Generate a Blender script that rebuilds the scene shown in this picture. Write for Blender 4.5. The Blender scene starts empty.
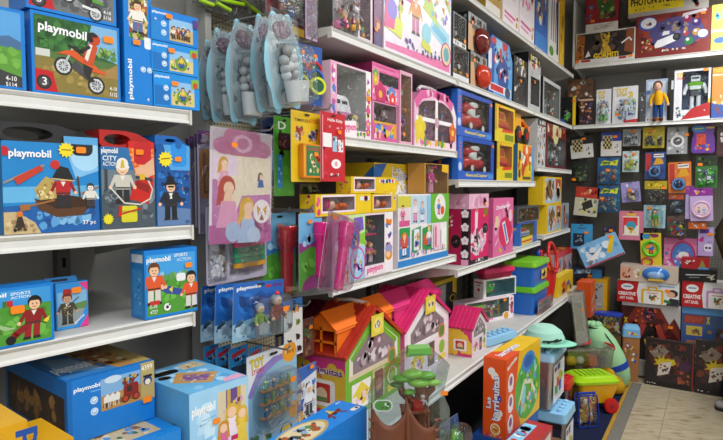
import bpy, math, random
from mathutils import Vector, Matrix
SC = bpy.context.scene
COL = SC.collection
R = math.radians
# ------------------------------------------------------------------ camera
F, CX, CY, CAMH = 580.0, 361.5, 220.0, 1.48
YAW, PIT = R(31.6), R(3.355)
FW = Vector((-math.sin(YAW)*math.cos(PIT), math.cos(YAW)*math.cos(PIT), -math.sin(PIT)))
RT = Vector((math.cos(YAW), math.sin(YAW), 0))
UP = RT.cross(FW)
CAM = Vector((0, 0, CAMH))
cd = bpy.data.cameras.new('camera')
cam = bpy.data.objects.new('camera', cd)
COL.objects.link(cam)
cam.location = CAM
cam.rotation_euler = (R(90)-PIT, 0, YAW)
cd.sensor_width = 36
cd.lens = 36*F/723
cd.clip_start = 0.02
SC.camera = cam

class Frame:
    """a vertical plane of shelf fronts: u runs along it, n points out to the aisle"""
    def __init__(s, adeg, d0):
        a = R(adeg)
        s.u = Vector((math.sin(a), math.cos(a), 0)); s.n = Vector((math.cos(a), -math.sin(a), 0))
        s.d0 = d0; s.rot = R(90)-a
    def hit(s, px, py, off=0.0):
        r = FW*F + RT*(px-CX) + UP*(CY-py)
        t = (s.d0+off - s.n.dot(CAM))/s.n.dot(r)
        return CAM + r*t
    def pt(s, a, off, z):
        p = s.u*a + s.n*(s.d0+off); p.z = z
        return p
MF = Frame(0, -1.0)
LF = Frame(7.45, -1.11)
BF = Frame(90, -4.81)

class Spot:
    def __init__(s, loc, rot, w, h):
        s.loc, s.rot, s.w, s.h = Vector(loc), rot, w, h
def spot(fr, px0, px1, yt, yb, off=0.0, z0=None):
    pm = (px0+px1)/2; ym = (yt+yb)/2
    a = fr.hit(px0, ym, off).dot(fr.u); b = fr.hit(px1, ym, off).dot(fr.u)
    zt = fr.hit(pm, yt, off).z
    zb = z0 if z0 is not None else fr.hit(pm, yb, off).z
    return Spot(fr.pt((a+b)/2, off, zb), fr.rot, abs(b-a), zt-zb)
def at(x, y, z, w, h, rotdeg=90):
    return Spot((x, y, z), R(rotdeg), w, h)

# ------------------------------------------------------------------ materials
_mats = {}
def lin(hx):
    hx = hx.lstrip('#')
    o = []
    for i in (0, 2, 4):
        c = int(hx[i:i+2], 16)/255
        o.append(c/12.92 if c <= 0.04045 else ((c+0.055)/1.055)**2.4)
    return o
KIND = {'card': (.34, .45), 'matte': (.85, .2), 'plastic': (.28, .5), 'gloss': (.1, .5), 'fabric': (.95, .1), 'satin': (.5, .4)}
def M(hx, kind='card'):
    k = (hx, kind)
    if k in _mats: return _mats[k]
    m = bpy.data.materials.new(kind+'_'+hx); m.use_nodes = True
    nt = m.node_tree; b = nt.nodes['Principled BSDF']
    c = lin(hx)
    if kind == 'metal':
        b.inputs['Metallic'].default_value = 1; b.inputs['Roughness'].default_value = .3
        rgh = .3
    else:
        rgh, sp = KIND[kind]
        b.inputs['Roughness'].default_value = rgh
        b.inputs['Specular IOR Level'].default_value = sp
    tc = nt.nodes.new('ShaderNodeTexCoord'); no = nt.nodes.new('ShaderNodeTexNoise')
    no.inputs['Scale'].default_value = 160 if kind == 'fabric' else 22
    mx = nt.nodes.new('ShaderNodeMix'); mx.data_type = 'RGBA'
    mx.inputs['A'].default_value = [v*.86 for v in c]+[1]
    mx.inputs['B'].default_value = [min(1, v*1.06+.002) for v in c]+[1]
    nt.links.new(tc.outputs['Object'], no.inputs['Vector'])
    nt.links.new(no.outputs['Fac'], mx.inputs['Factor'])
    nt.links.new(mx.outputs['Result'], b.inputs['Base Color'])
    if kind == 'fabric':
        bp = nt.nodes.new('ShaderNodeBump'); bp.inputs['Strength'].default_value = .3; bp.inputs['Distance'].default_value = .003
        nt.links.new(no.outputs['Fac'], bp.inputs['Height']); nt.links.new(bp.outputs['Normal'], b.inputs['Normal'])
    _mats[k] = m
    return m
def BUSY(pal, seed=0, scale=70, rough=.35):
    """a crowded printed picture: irregular cells of a fixed palette"""
    k = ('busy', pal, seed, scale)
    if k in _mats: return _mats[k]
    cols = pal.split()
    m = bpy.data.materials.new('print_%d' % len(_mats)); m.use_nodes = True
    nt = m.node_tree; b = nt.nodes['Principled BSDF']; b.inputs['Roughness'].default_value = rough
    tc = nt.nodes.new('ShaderNodeTexCoord'); mp = nt.nodes.new('ShaderNodeMapping')
    mp.inputs['Location'].default_value = (seed*.37, seed*.71, seed*.53)
    no = nt.nodes.new('ShaderNodeTexNoise'); no.inputs['Scale'].default_value = scale*.6; no.inputs['Detail'].default_value = 2
    add = nt.nodes.new('ShaderNodeVectorMath'); add.operation = 'MULTIPLY_ADD'
    add.inputs[1].default_value = (.02, .02, .02)
    vo = nt.nodes.new('ShaderNodeTexVoronoi'); vo.inputs['Scale'].default_value = scale
    sp = nt.nodes.new('ShaderNodeSeparateColor')
    cr = nt.nodes.new('ShaderNodeValToRGB'); cr.color_ramp.interpolation = 'CONSTANT'
    n = len(cols)
    while len(cr.color_ramp.elements) < n: cr.color_ramp.elements.new(.5)
    for i, c in enumerate(cols):
        e = cr.color_ramp.elements[i]; e.position = i/n; e.color = lin(c)+[1]
    L = nt.links.new
    L(tc.outputs['Object'], mp.inputs['Vector']); L(mp.outputs['Vector'], no.inputs['Vector'])
    L(no.outputs['Color'], add.inputs[0]); L(mp.outputs['Vector'], add.inputs[2])
    L(add.outputs['Vector'], vo.inputs['Vector']); L(vo.outputs['Color'], sp.inputs['Color'])
    L(sp.outputs['Red'], cr.inputs['Fac']); L(cr.outputs['Color'], b.inputs['Base Color'])
    _mats[k] = m
    return m
def CLEAR(tint='f4f8fa', base=.06, gain=.45, crinkle=0.0, rough=.06):
    k = ('clear', tint, base, gain, crinkle)
    if k in _mats: return _mats[k]
    m = bpy.data.materials.new('clear_plastic_'+tint); m.use_nodes = True
    nt = m.node_tree; nt.nodes.remove(nt.nodes['Principled BSDF'])
    out = nt.nodes['Material Output']
    tr = nt.nodes.new('ShaderNodeBsdfTransparent'); tr.inputs['Color'].default_value = lin(tint)+[1]
    gl = nt.nodes.new('ShaderNodeBsdfGlossy'); gl.inputs['Roughness'].default_value = rough
    lw = nt.nodes.new('ShaderNodeLayerWeight'); lw.inputs['Blend'].default_value = .35
    mr = nt.nodes.new('ShaderNodeMath'); mr.operation = 'MULTIPLY_ADD'
    mr.inputs[1].default_value = gain; mr.inputs[2].default_value = base
    mx = nt.nodes.new('ShaderNodeMixShader')
    L = nt.links.new
    L(lw.outputs['Facing'], mr.inputs[0]); L(mr.outputs[0], mx.inputs[0])
    L(tr.outputs[0], mx.inputs[1]); L(gl.outputs[0], mx.inputs[2]); L(mx.outputs[0], out.inputs['Surface'])
    if crinkle:
        tc = nt.nodes.new('ShaderNodeTexCoord'); no = nt.nodes.new('ShaderNodeTexNoise')
        no.inputs['Scale'].default_value = 38; no.inputs['Detail'].default_value = 3; no.inputs['Distortion'].default_value = 1.2
        bp = nt.nodes.new('ShaderNodeBump'); bp.inputs['Strength'].default_value = crinkle; bp.inputs['Distance'].default_value = .02
        L(tc.outputs['Object'], no.inputs['Vector']); L(no.outputs['Fac'], bp.inputs['Height'])
        for nd in (gl, lw): L(bp.outputs['Normal'], nd.inputs['Normal'])
    _mats[k] = m
    return m
FILM = lambda: CLEAR('f2f6f8', .04, .35, .5)
DOME = lambda: CLEAR('eaf2f6', .07, .5, .25)
BAGM = lambda: CLEAR('f0f2f4', .12, .5, 1.0)
# ------------------------------------------------------------------ mesh builder
class MB:
    def __init__(s): s.v = []; s.f = []; s.mi = []; s.sm = []; s.mats = []
    def k(s, m):
        if isinstance(m, str): m = M(m)
        if m not in s.mats: s.mats.append(m)
        return s.mats.index(m)
    def add(s, vs, fs, m, smooth=False):
        b = len(s.v); i = s.k(m)
        s.v.extend(tuple(v) for v in vs)
        for f in fs: s.f.append(tuple(b+q for q in f)); s.mi.append(i); s.sm.append(smooth)
        return s
    def box(s, x0, x1, y0, y1, z0, z1, m, **sides):
        v = [(x0,y0,z0),(x1,y0,z0),(x1,y1,z0),(x0,y1,z0),(x0,y0,z1),(x1,y0,z1),(x1,y1,z1),(x0,y1,z1)]
        fs = dict(bottom=(3,2,1,0), top=(4,5,6,7), front=(0,1,5,4), back=(2,3,7,6), left=(3,0,4,7), right=(1,2,6,5))
        for n, f in fs.items():
            mm = sides.get(n, m)
            if mm is None: continue
            s.add([v[q] for q in f], [(0,1,2,3)], mm)
        return s
    def rbox(s, x0, x1, y0, y1, z0, z1, m, r=.01, taper=0):
        return s.loft([(z0, (x1-x0)/2-taper, (y1-y0)/2-taper), (z1, (x1-x0)/2, (y1-y0)/2)], m, r, c=((x0+x1)/2, (y0+y1)/2))
    def loft(s, secs, m, r=.01, c=(0,0), n=4, smooth=False):
        rings = []
        for z, hx, hy in secs:
            rr = min(r, hx*.98, hy*.98); ring = []
            for q, (sx, sy) in enumerate(((1,1),(-1,1),(-1,-1),(1,-1))):
                for i in range(n+1):
                    a = R(90*q+90*i/n)
                    ring.append((c[0]+sx*(hx-rr)+rr*math.cos(a), c[1]+sy*(hy-rr)+rr*math.sin(a), z))
            rings.append(ring)
        N = len(rings[0]); vs = [p for ri in rings for p in ri]; fs = []
        for j in range(len(rings)-1):
            for i in range(N): fs.append((j*N+i, j*N+(i+1)%N, (j+1)*N+(i+1)%N, (j+1)*N+i))
        fs.append(tuple(range(N-1, -1, -1))); fs.append(tuple((len(rings)-1)*N+i for i in range(N)))
        return s.add(vs, fs, m, smooth)
    def prism(s, pts, y0, y1, m, side=None):
        """polygon in x,z pushed along y"""
        n = len(pts); vs = [(x, y0, z) for x, z in pts]+[(x, y1, z) for x, z in pts]
        s.add(vs, [tuple(range(n)), tuple(range(2*n-1, n-1, -1))], m)
        return s.add(vs, [(i, i+n, (i+1)%n+n, (i+1)%n) for i in range(n)], side or m)
    def ringprism(s, outer, inner, y0, y1, m):
        n = len(outer); P = list(outer)+list(inner)
        vs = [(x, y0, z) for x, z in P]+[(x, y1, z) for x, z in P]; fs = []
        for i in range(n):
            j = (i+1) % n
            fs += [(i, j, n+j, n+i), (2*n+i, 3*n+i, 3*n+j, 2*n+j), (i, 2*n+i, 2*n+j, j), (n+i, n+j, 3*n+j, 3*n+i)]
        return s.add(vs, fs, m)
    def tube(s, pts, rad, m, seg=8, smooth=True, flat=1.0):
        pts = [Vector(p) for p in pts]; n = len(pts)
        if not isinstance(rad, (list, tuple)): rad = [rad]*n
        rings = []; prev = None
        for i, p in enumerate(pts):
            t = (pts[min(i+1, n-1)]-pts[max(i-1, 0)]).normalized()
            a = prev if prev is not None else (Vector((0,0,1)) if abs(t.z) < .9 else Vector((0,1,0)))
            x = t.cross(a)
            if x.length < 1e-6: x = t.cross(Vector((1,0,0)))
            x.normalize(); y = x.cross(t).normalized(); prev = y
            rings.append([p+(x*math.cos(2*math.pi*k/seg)+y*math.sin(2*math.pi*k/seg)*flat)*rad[i] for k in range(seg)])
        vs = [q for ri in rings for q in ri]; fs = []
        for j in range(n-1):
            for i in range(seg): fs.append((j*seg+i, j*seg+(i+1)%seg, (j+1)*seg+(i+1)%seg, (j+1)*seg+i))
        s.add(vs, fs, m, smooth)
        return s.add(rings[0]+rings[-1], [tuple(range(seg-1,-1,-1)), tuple(range(seg, 2*seg))], m)
    def ball(s, c, r, m, seg=14, rings=9):
        if not isinstance(r, (tuple, list)): r = (r, r, r)
        vs = []; fs = []
        for j in range(rings+1):
            th = math.pi*j/rings
            for i in range(seg):
                a = 2*math.pi*i/seg
                vs.append((c[0]+r[0]*math.sin(th)*math.cos(a), c[1]+r[1]*math.sin(th)*math.sin(a), c[2]+r[2]*math.cos(th)))
        for j in range(rings):
            for i in range(seg): fs.append((j*seg+i, (j+1)*seg+i, (j+1)*seg+(i+1)%seg, j*seg+(i+1)%seg))
        return s.add(vs, fs, m, True)
    def lathe(s, prof, m, c=(0,0,0), seg=20, axis='z', mats=None):
        vs = []
        for r_, z in prof:
            for i in range(seg):
                a = 2*math.pi*i/seg; p = (r_*math.cos(a), r_*math.sin(a), z)
                if axis == 'y': p = (p[0], p[2], p[1])
                if axis == 'x': p = (p[2], p[0], p[1])
                vs.append((c[0]+p[0], c[1]+p[1], c[2]+p[2]))
        for j in range(len(prof)-1):
            s.add([vs[j*seg+i] for i in range(seg)]+[vs[(j+1)*seg+i] for i in range(seg)],
                  [(i, (i+1)%seg, seg+(i+1)%seg, seg+i) for i in range(seg)], mats[j] if mats else m, True)
        s.add(vs[:seg], [tuple(range(seg-1,-1,-1))], mats[0] if mats else m)
        return s.add(vs[-seg:], [tuple(range(seg))], mats[-1] if mats else m)
    def art(s, A, O, U, V):
        """lay printed shapes on a face: O lower left corner, U and V unit directions; each print layer sits a hair above the last"""
        O, U, V = Vector(O), Vector(U), Vector(V); N = U.cross(V)
        for i, (pts, fcs, m) in enumerate(A.ops):
            e = N*(.00012+.00003*i)
            s.add([O+U*x+V*y+e for x, y in pts], fcs, m)
        return s
    def build(s, name, parent=None, loc=None, rot=None):
        me = bpy.data.meshes.new(name); me.from_pydata(s.v, [], s.f)
        for m in s.mats: me.materials.append(m)
        me.polygons.foreach_set('material_index', s.mi); me.polygons.foreach_set('use_smooth', s.sm)
        me.update()
        o = bpy.data.objects.new(name, me); COL.objects.link(o)
        if parent is not None: o.parent = parent
        if loc is not None: o.location = loc
        if rot is not None: o.rotation_euler = rot if isinstance(rot, (tuple, list)) else (0, 0, rot)
        return o
# ------------------------------------------------------------------ text outlines
_txt = {}
def textmesh(sx, bold):
    k = (sx, bold)
    if k in _txt: return _txt[k]
    cu = bpy.data.curves.new('t', 'FONT'); cu.body = sx; cu.resolution_u = 2; cu.offset = bold
    o = bpy.data.objects.new('t', cu); COL.objects.link(o)
    dg = bpy.context.evaluated_depsgraph_get()
    me = bpy.data.meshes.new_from_object(o.evaluated_get(dg))
    vs = [(v.co.x, v.co.y) for v in me.vertices]; fs = [tuple(p.vertices) for p in me.polygons]
    bpy.data.objects.remove(o); bpy.data.curves.remove(cu); bpy.data.meshes.remove(me)
    x0 = min(v[0] for v in vs); x1 = max(v[0] for v in vs); y0 = min(v[1] for v in vs); y1 = max(v[1] for v in vs)
    _txt[k] = ([((a-x0)/(x1-x0), (b-y0)/(y1-y0)) for a, b in vs], fs)
    return _txt[k]
class Art:
    """print on a face: all coordinates 0..1 across and up the face"""
    def __init__(s, W, H, hole=None, clip=True): s.W, s.H, s.ops, s.hole, s.clip = W, H, [], hole, clip
    def _o(s, pts, fcs, m):
        if s.clip: pts = [(min(1, max(0, x)), min(1, max(0, y))) for x, y in pts]
        s.ops.append(([(x*s.W, y*s.H) for x, y in pts], fcs, M(m) if isinstance(m, str) else m)); return s
    def p(s, pts, c): return s._o(pts, [tuple(range(len(pts)))], c)
    def r(s, x0, y0, x1, y1, c):
        k = s.hole
        if k and x0 < k[2]-1e-4 and x1 > k[0]+1e-4 and y0 < k[3]-1e-4 and y1 > k[1]+1e-4:
            for a, b, d, e in ((x0,y0,x1,min(y1,k[1])),(x0,max(y0,k[3]),x1,y1),(x0,max(y0,k[1]),min(x1,k[0]),min(y1,k[3])),(max(x0,k[2]),max(y0,k[1]),x1,min(y1,k[3]))):
                if d-a > 1e-4 and e-b > 1e-4: s.p([(a,b),(d,b),(d,e),(a,e)], c)
            return s
        return s.p([(x0,y0),(x1,y0),(x1,y1),(x0,y1)], c)
    def e(s, cx, cy, rx, c, ry=None, n=18, a0=0, a1=360):
        ry = rx*s.W/s.H if ry is None else ry
        return s.p([(cx+rx*math.cos(R(a0+(a1-a0)*i/n)), cy+ry*math.sin(R(a0+(a1-a0)*i/n))) for i in range(n+(a1-a0 < 360))], c)
    def rr(s, x0, y0, x1, y1, c, q=.25):
        rx = q*min((x1-x0)*s.W, (y1-y0)*s.H)/s.W; ry = rx*s.W/s.H; P = []
        for k, (cx, cy) in enumerate(((x1-rx,y1-ry),(x0+rx,y1-ry),(x0+rx,y0+ry),(x1-rx,y0+ry))):
            for i in range(5): a = R(90*k+22.5*i); P.append((cx+rx*math.cos(a), cy+ry*math.sin(a)))
        return s.p(P, c)
    def l(s, pts, w, c):
        """a stroke of width w (fraction of the face width)"""
        P = [Vector((x*s.W, y*s.H)) for x, y in pts]; w = w*s.W/2; vs = []; fs = []
        for a, b in zip(P, P[1:]):
            d = (b-a).normalized(); n = Vector((-d.y, d.x))*w; i = len(vs)
            vs += [a-n-d*w*.4, b-n+d*w*.4, b+n+d*w*.4, a+n-d*w*.4]; fs.append((i, i+1, i+2, i+3))
        return s._o([(v[0]/s.W, v[1]/s.H) for v in vs], fs, c)
    def star(s, cx, cy, r, c, n=10, q=.65):
        P = []
        for i in range(2*n):
            a = math.pi*i/n; k = r if i % 2 == 0 else r*q
            P.append((cx+k*math.cos(a), cy+k*math.sin(a)*s.W/s.H))
        return s.p(P, c)
    def t(s, tx, x, y, w, h, c, rot=0, bold=.015, out=None, ob=.06, shear=0):
        for col, b, g in ((out, ob, ob*.5), (c, bold, 0)):
            if col is None: continue
            vs, fs = textmesh(tx, b); W, H = w*s.W, h*s.H; ca, sa = math.cos(R(rot)), math.sin(R(rot)); P = []
            for a, q in vs:
                X = a*W+shear*q*H - (g*H*(1-2*a)*.6 if g else 0); Y = q*H - (g*H*(1-2*q)*.8 if g else 0)
                P.append((x*s.W+X*ca-Y*sa, y*s.H+X*sa+Y*ca))
            s.ops.append((P, fs, M(col) if isinstance(col, str) else col))
        return s
    def b(s, x0, y0, x1, y1, n, cols, smin, smax, seed=0):
        """n small irregular patches: the confused detail of a printed picture"""
        rg = random.Random(seed); cl = cols.split()
        for c in cl:
            vs = []; fs = []
            for _ in range(max(1, n//len(cl))):
                r_ = rg.uniform(smin, smax); cx = rg.uniform(x0+r_, x1-r_) if x1-x0 > 2*r_ else (x0+x1)/2
                ryy = r_*s.W/s.H; cy = rg.uniform(y0+ryy, y1-ryy) if y1-y0 > 2*ryy else (y0+y1)/2
                q_ = s.hole
                if q_ and q_[0]-r_ < cx < q_[2]+r_ and q_[1]-ryy < cy < q_[3]+ryy: continue
                k = rg.randint(5, 8); i = len(vs); a0 = rg.random()*6
                for q in range(k):
                    a = a0+2*math.pi*q/k; g = rg.uniform(.6, 1.1)
                    vs.append((cx+r_*g*math.cos(a)*rg.uniform(.7, 1.2), cy+ryy*g*math.sin(a)))
                fs.append(tuple(range(i, i+k)))
            # patches of one colour may overlap each other freely: same colour, same plane
            if fs: s._o(vs, fs, c)
        return s
    def pic(s, x0, y0, x1, y1, pal, seed=0, scale=70): return s.r(x0, y0, x1, y1, BUSY(pal, seed, scale))
    def fg(s, x, y, h, hair='3a2417', skin='f0c29a', top='c8322c', leg='2b3a6b', arm=None, lean=0):
        """a little printed toy figure standing at x,y"""
        k = s.H/s.W; w = h*k
        X = lambda a, b: x+a*w+lean*b*w
        P = lambda pts, c: s.p([(X(a, b), y+b*h) for a, b in pts], c)
        P([(-.17,0),(-.02,0),(-.02,.36),(-.16,.36)], leg); P([(.02,0),(.17,0),(.16,.36),(.02,.36)], leg)
        P([(-.17,.34),(.17,.34),(.2,.68),(-.2,.68)], top)
        P([(-.2,0),(-.02,0),(-.03,.06),(-.17,.07)], '2a2624'); P([(.02,0),(.2,0),(.17,.07),(.03,.06)], '2a2624'); P([(-.17,.36),(.17,.36),(.17,.395),(-.17,.395)], '3a302a'); P([(-.06,.66),(.06,.66),(0,.54)], 'e8e4dc')
        P([(-.2,.68),(-.32,.42),(-.26,.38),(-.15,.6)], arm or top); P([(.2,.68),(.32,.42),(.26,.38),(.15,.6)], arm or top)
        s.e(X(-.3,.39), y+.39*h, .045*w, skin); s.e(X(.3,.39), y+.39*h, .045*w, skin)
        s.e(X(0,.85), y+.85*h, .155*w, hair); s.e(X(0,.80), y+.80*h, .122*w, skin); s.e(X(0,.85), y+.85*h, .145*w, hair, n=10, a0=15, a1=165)
        s.e(X(-.045,.81), y+.81*h, .016*w, '2a1c14'); s.e(X(.045,.81), y+.81*h, .016*w, '2a1c14'); s.l([(X(-.04,.745), y+.75*h), (X(0,.74), y+.737*h), (X(.04,.745), y+.75*h)], .014*w, 'a04a3a')
        return s
# ------------------------------------------------------------------ tagging
def tag(o, label, cat, group=None, kind=None):
    o['label'] = label; o['category'] = cat
    if group: o['group'] = group
    if kind: o['kind'] = kind
    return o
def empty(name, loc, rot=0):
    o = bpy.data.objects.new(name, None); COL.objects.link(o); o.empty_display_size = .05
    o.location = loc; o.rotation_euler = rot if isinstance(rot, (tuple, list)) else (0, 0, rot)
    return o
def sticker(parent, x, z, w=.021, y=-.0018, col='ff8a1c', rot=0):
    mb = MB(); P = []
    hw, hh = w/2, w*.31; q = hh*.5
    for k, (cx, cy) in enumerate(((hw-q,hh-q),(-hw+q,hh-q),(-hw+q,-hh+q),(hw-q,-hh+q))):
        for i in range(4): a = R(90*k+30*i); P.append((cx+q*math.cos(a), cy+q*math.sin(a)))
    c, s_ = math.cos(R(rot)), math.sin(R(rot))
    mb.prism([(x+a*c-b*s_, z+a*s_+b*c) for a, b in P], y, y+.0004, M(col))
    return mb.build('price_sticker', parent)
def stickers(o, st, w, h):
    if not st: return
    if not isinstance(st, list): st = [st]
    for q in st:
        sticker(o, (q[0]-.5)*w, q[1]*h, q[2] if len(q) > 2 else max(.017, min(.026, w*.13)), rot=q[3] if len(q) > 3 else 0, y=q[4] if len(q) > 4 else -.0035)
def rot_of(S, rx=0, ry=0): return (R(rx), R(ry), S.rot) if not (rx and 0) else 0
# ------------------------------------------------------------------ kinds of package
def carton(name, label, cat, S, depth, col, front=None, left=None, top=None, right=None, st=None, group=None, rx=0, ry=0, sides=None, dz=0, kind=None):
    """a printed cardboard box; origin at the middle of its front lower edge"""
    w, h = S.w, S.h; mb = MB()
    mb.box(-w/2, w/2, 0, depth, 0, h, M(col), **{k: M(v) for k, v in (sides or {}).items()})
    if front: A = Art(w, h); front(A); mb.art(A, (-w/2, 0, 0), (1,0,0), (0,0,1))
    if left: A = Art(depth, h); left(A); mb.art(A, (-w/2, depth, 0), (0,-1,0), (0,0,1))
    if right: A = Art(depth, h); right(A); mb.art(A, (w/2, 0, 0), (0,1,0), (0,0,1))
    if top: A = Art(w, depth); top(A); mb.art(A, (-w/2, 0, h), (1,0,0), (0,1,0))
    o = mb.build(name, loc=S.loc+Vector((0,0,dz)), rot=(R(rx), R(ry), S.rot))
    tag(o, label, cat, group); stickers(o, st, w, h)
    return o
def fig3(parent, x, y, z, h, hair='6b3a1c', skin='efbf98', top='d8417f', leg='f2b8d0', name='figure', dress=False, hat=None):
    """a small moulded toy figure"""
    mb = MB(); r_ = h*.13
    if dress: mb.lathe([(h*.2, 0), (h*.19, h*.05), (h*.1, h*.45), (h*.12, h*.62), (h*.05, h*.7)], M(leg,'plastic'), (x, y, z), 12)
    else:
        for sx in (-1, 1): mb.tube([(x+sx*h*.09, y, z), (x+sx*h*.08, y, z+h*.38)], [h*.065, h*.075], M(leg,'plastic'), 8)
    mb.lathe([(h*.1, h*.34), (h*.13, h*.5), (h*.15, h*.64), (h*.06, h*.71)], M(top,'plastic'), (x, y, z), 12)
    for sx in (-1, 1):
        mb.tube([(x+sx*h*.14, y, z+h*.62), (x+sx*h*.22, y-h*.03, z+h*.48), (x+sx*h*.24, y-h*.1, z+h*.4)], [h*.055, h*.05, h*.045], M(top,'plastic'), 7)
        mb.ball((x+sx*h*.24, y-h*.11, z+h*.39), h*.05, M(skin,'plastic'), 8, 6)
    mb.ball((x, y, z+h*.82), r_, M(skin,'plastic'), 12, 8)
    mb.ball((x, y+h*.035, z+h*.86), (r_*1.12, r_*1.05, r_*1.02), M(hair,'plastic'), 12, 8)
    for sx in (-1, 1): mb.ball((x+sx*h*.045, y-r_*.93, z+h*.83), h*.018, M('241a16','plastic'), 6, 4)
    if hat: mb.lathe([(h*.2, h*.9), (h*.2, h*.92), (h*.11, h*.93), (h*.09, h*1.03)], M(hat,'plastic'), (x, y, z), 12)
    return mb.build(name, parent)
def window_box(name, label, cat, S, depth, col, win, front=None, left=None, inside='dcdcdc', fill=None, st=None, group=None, top=None, ry=0, rx=0, film=True, shape=None):
    """a carton with a clear film window; win = x0,y0,x1,y1 of the front face"""
    w, h = S.w, S.h; mb = MB(); x0, y0, x1, y1 = win
    X0, X1, Z0, Z1 = -w/2+x0*w, -w/2+x1*w, y0*h, y1*h; m = M(col); mi = M(inside) if isinstance(inside, str) else inside
    mb.box(-w/2, w/2, 0, depth, 0, h, m, front=None)
    for a, b, c, d in ((-w/2, w/2, 0, Z0), (-w/2, w/2, Z1, h), (-w/2, X0, Z0, Z1), (X1, w/2, Z0, Z1)):
        if b-a > 1e-4 and d-c > 1e-4: mb.add([(a,0,c),(b,0,c),(b,0,d),(a,0,d)], [(0,1,2,3)], m)
    e = .0015
    mb.box(X0-e, X1+e, .001, depth-e, Z0-e, Z1+e, mi, front=None)
    if front: A = Art(w, h, win); front(A); mb.art(A, (-w/2, 0, 0), (1,0,0), (0,0,1))
    if left: A = Art(depth, h); left(A); mb.art(A, (-w/2, depth, 0), (0,-1,0), (0,0,1))
    if top: A = Art(w, depth); top(A); mb.art(A, (-w/2, 0, h), (1,0,0), (0,1,0))
    o = mb.build(name, loc=S.loc, rot=(R(rx), R(ry), S.rot)); tag(o, label, cat, group)
    if film:
        f = MB(); f.add([(X0,.0008,Z0),(X1,.0008,Z0),(X1,.0008,Z1),(X0,.0008,Z1)], [(0,1,2,3)], FILM()); f.build('window_film', o)
    if fill: fill(o, X0, X1, Z0, Z1, depth)
    stickers(o, st, w, h)
    return o
def outline(w, h, kind):
    if kind == 'cloud':
        P = []
        for cx, cz, r_ in ((.5,.93,.3),(.16,.8,.18),(.08,.55,.12),(.1,.1,.14),(.5,.05,.3),(.9,.1,.14),(.92,.55,.12),(.84,.8,.18)): pass
        n = 40
        for i in range(n):
            a = 2*math.pi*i/n; k = 1+.07*math.cos(6*a)
            x = math.copysign(abs(math.cos(a))**.62, math.cos(a))*k; z = math.copysign(abs(math.sin(a))**.62, math.sin(a))*k
            t = (z+1)/2
            P.append((x*w/2*.93*(1-.28*max(0, t-.55)/.45), (z*.465+.5)*h))
        return P
    if kind == 'bell':
        return [(-w*.42,0),(w*.42,0),(w*.5,h*.06),(w*.47,h*.5),(w*.4,h*.66),(w*.46,h*.8),(w*.42,h*.94),(w*.25,h),(-w*.25,h),(-w*.42,h*.94),(-w*.46,h*.8),(-w*.4,h*.66),(-w*.47,h*.5),(-w*.5,h*.06)]
    if kind == 'arch':
        return [(-w/2,0),(w/2,0),(w/2,h*.72)]+[(w/2*math.cos(R(a)), h*.72+h*.28*math.sin(R(a))) for a in range(15, 180, 15)]+[(-w/2,h*.72)]
    q = min(w, h)*.05; P = []
    for k, (cx, cz) in enumerate(((w/2-q,h-q),(-w/2+q,h-q),(-w/2+q,q),(w/2-q,q))):
        for i in range(4): a = R(90*k+30*i); P.append((cx+q*math.cos(a), cz+q*math.sin(a)))
    return P
def dome_mesh(x0, x1, z0, z1, d, m, y=0, r=None, n=4):
    """a rounded clear blister bulging out of a card"""
    mb = MB(); rr = r if r is not None else min(x1-x0, z1-z0)*.22
    cx, cz = (x0+x1)/2, (z0+z1)/2; hx, hz = (x1-x0)/2, (z1-z0)/2; rings = []
    for yy, k in ((0, 1.0), (-d*.7, .97), (-d*.93, .9), (-d, .78)):
        ring = []; a_, b_ = hx*k, hz*k; q = min(rr*k, a_*.99, b_*.99)
        for t, (sx, sz) in enumerate(((1,1),(-1,1),(-1,-1),(1,-1))):
            for i in range(n+1):
                a = R(90*t+90*i/n); ring.append((cx+sx*(a_-q)+q*math.cos(a), y+yy, cz+sz*(b_-q)+q*math.sin(a)))
        rings.append(ring)
    N = len(rings[0]); vs = [p for g in rings for p in g]
    fs = [(j*N+i, j*N+(i+1)%N, (j+1)*N+(i+1)%N, (j+1)*N+i) for j in range(3) for i in range(N)]
    fs.append(tuple(3*N+i for i in range(N)))
    mb.add(vs, fs, m, False)
    return mb
def blister(name, label, cat, S, col, art=None, dome=None, d=.03, fill=None, st=None, shape='card', group=None, rx=0, ry=0, hole=True, back=None, dm=None, thick=.0012):
    """a hanging card with a clear bubble; origin at the middle of its lower edge"""
    w, h = S.w, S.h; mb = MB(); P = outline(w, h, shape)
    mb.prism(P, 0, thick, M(col) if isinstance(col, str) else col, M(back or 'c9ccd0'))
    if art: A = Art(w, h); art(A); mb.art(A, (-w/2, 0, 0), (1,0,0), (0,0,1))
    if hole:
        A = Art(w, h); A.rr(.42, .945, .58, .97, '1c1d20', .5); mb.art(A, (-w/2, -.003, 0), (1,0,0), (0,0,1))
    o = mb.build(name, loc=S.loc, rot=(R(rx), R(ry), S.rot)); tag(o, label, cat, group)
    if dome:
        x0, x1, z0, z1 = -w/2+dome[0]*w, -w/2+dome[2]*w, dome[1]*h, dome[3]*h
        if fill: fill(o, x0, x1, z0, z1, d)
        dome_mesh(x0, x1, z0, z1, d, dm or DOME(), -.0045).build('blister', o)
    if st:
        for q in (st if isinstance(st, list) else [st]):
            inside = dome and dome[0] < q[0] < dome[2] and dome[1] < q[1] < dome[3]
            sticker(o, (q[0]-.5)*w, q[1]*h, q[2] if len(q) > 2 else max(.017, min(.028, w*.16)), y=-(d+.006) if inside else -.0055)
    return o
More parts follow.
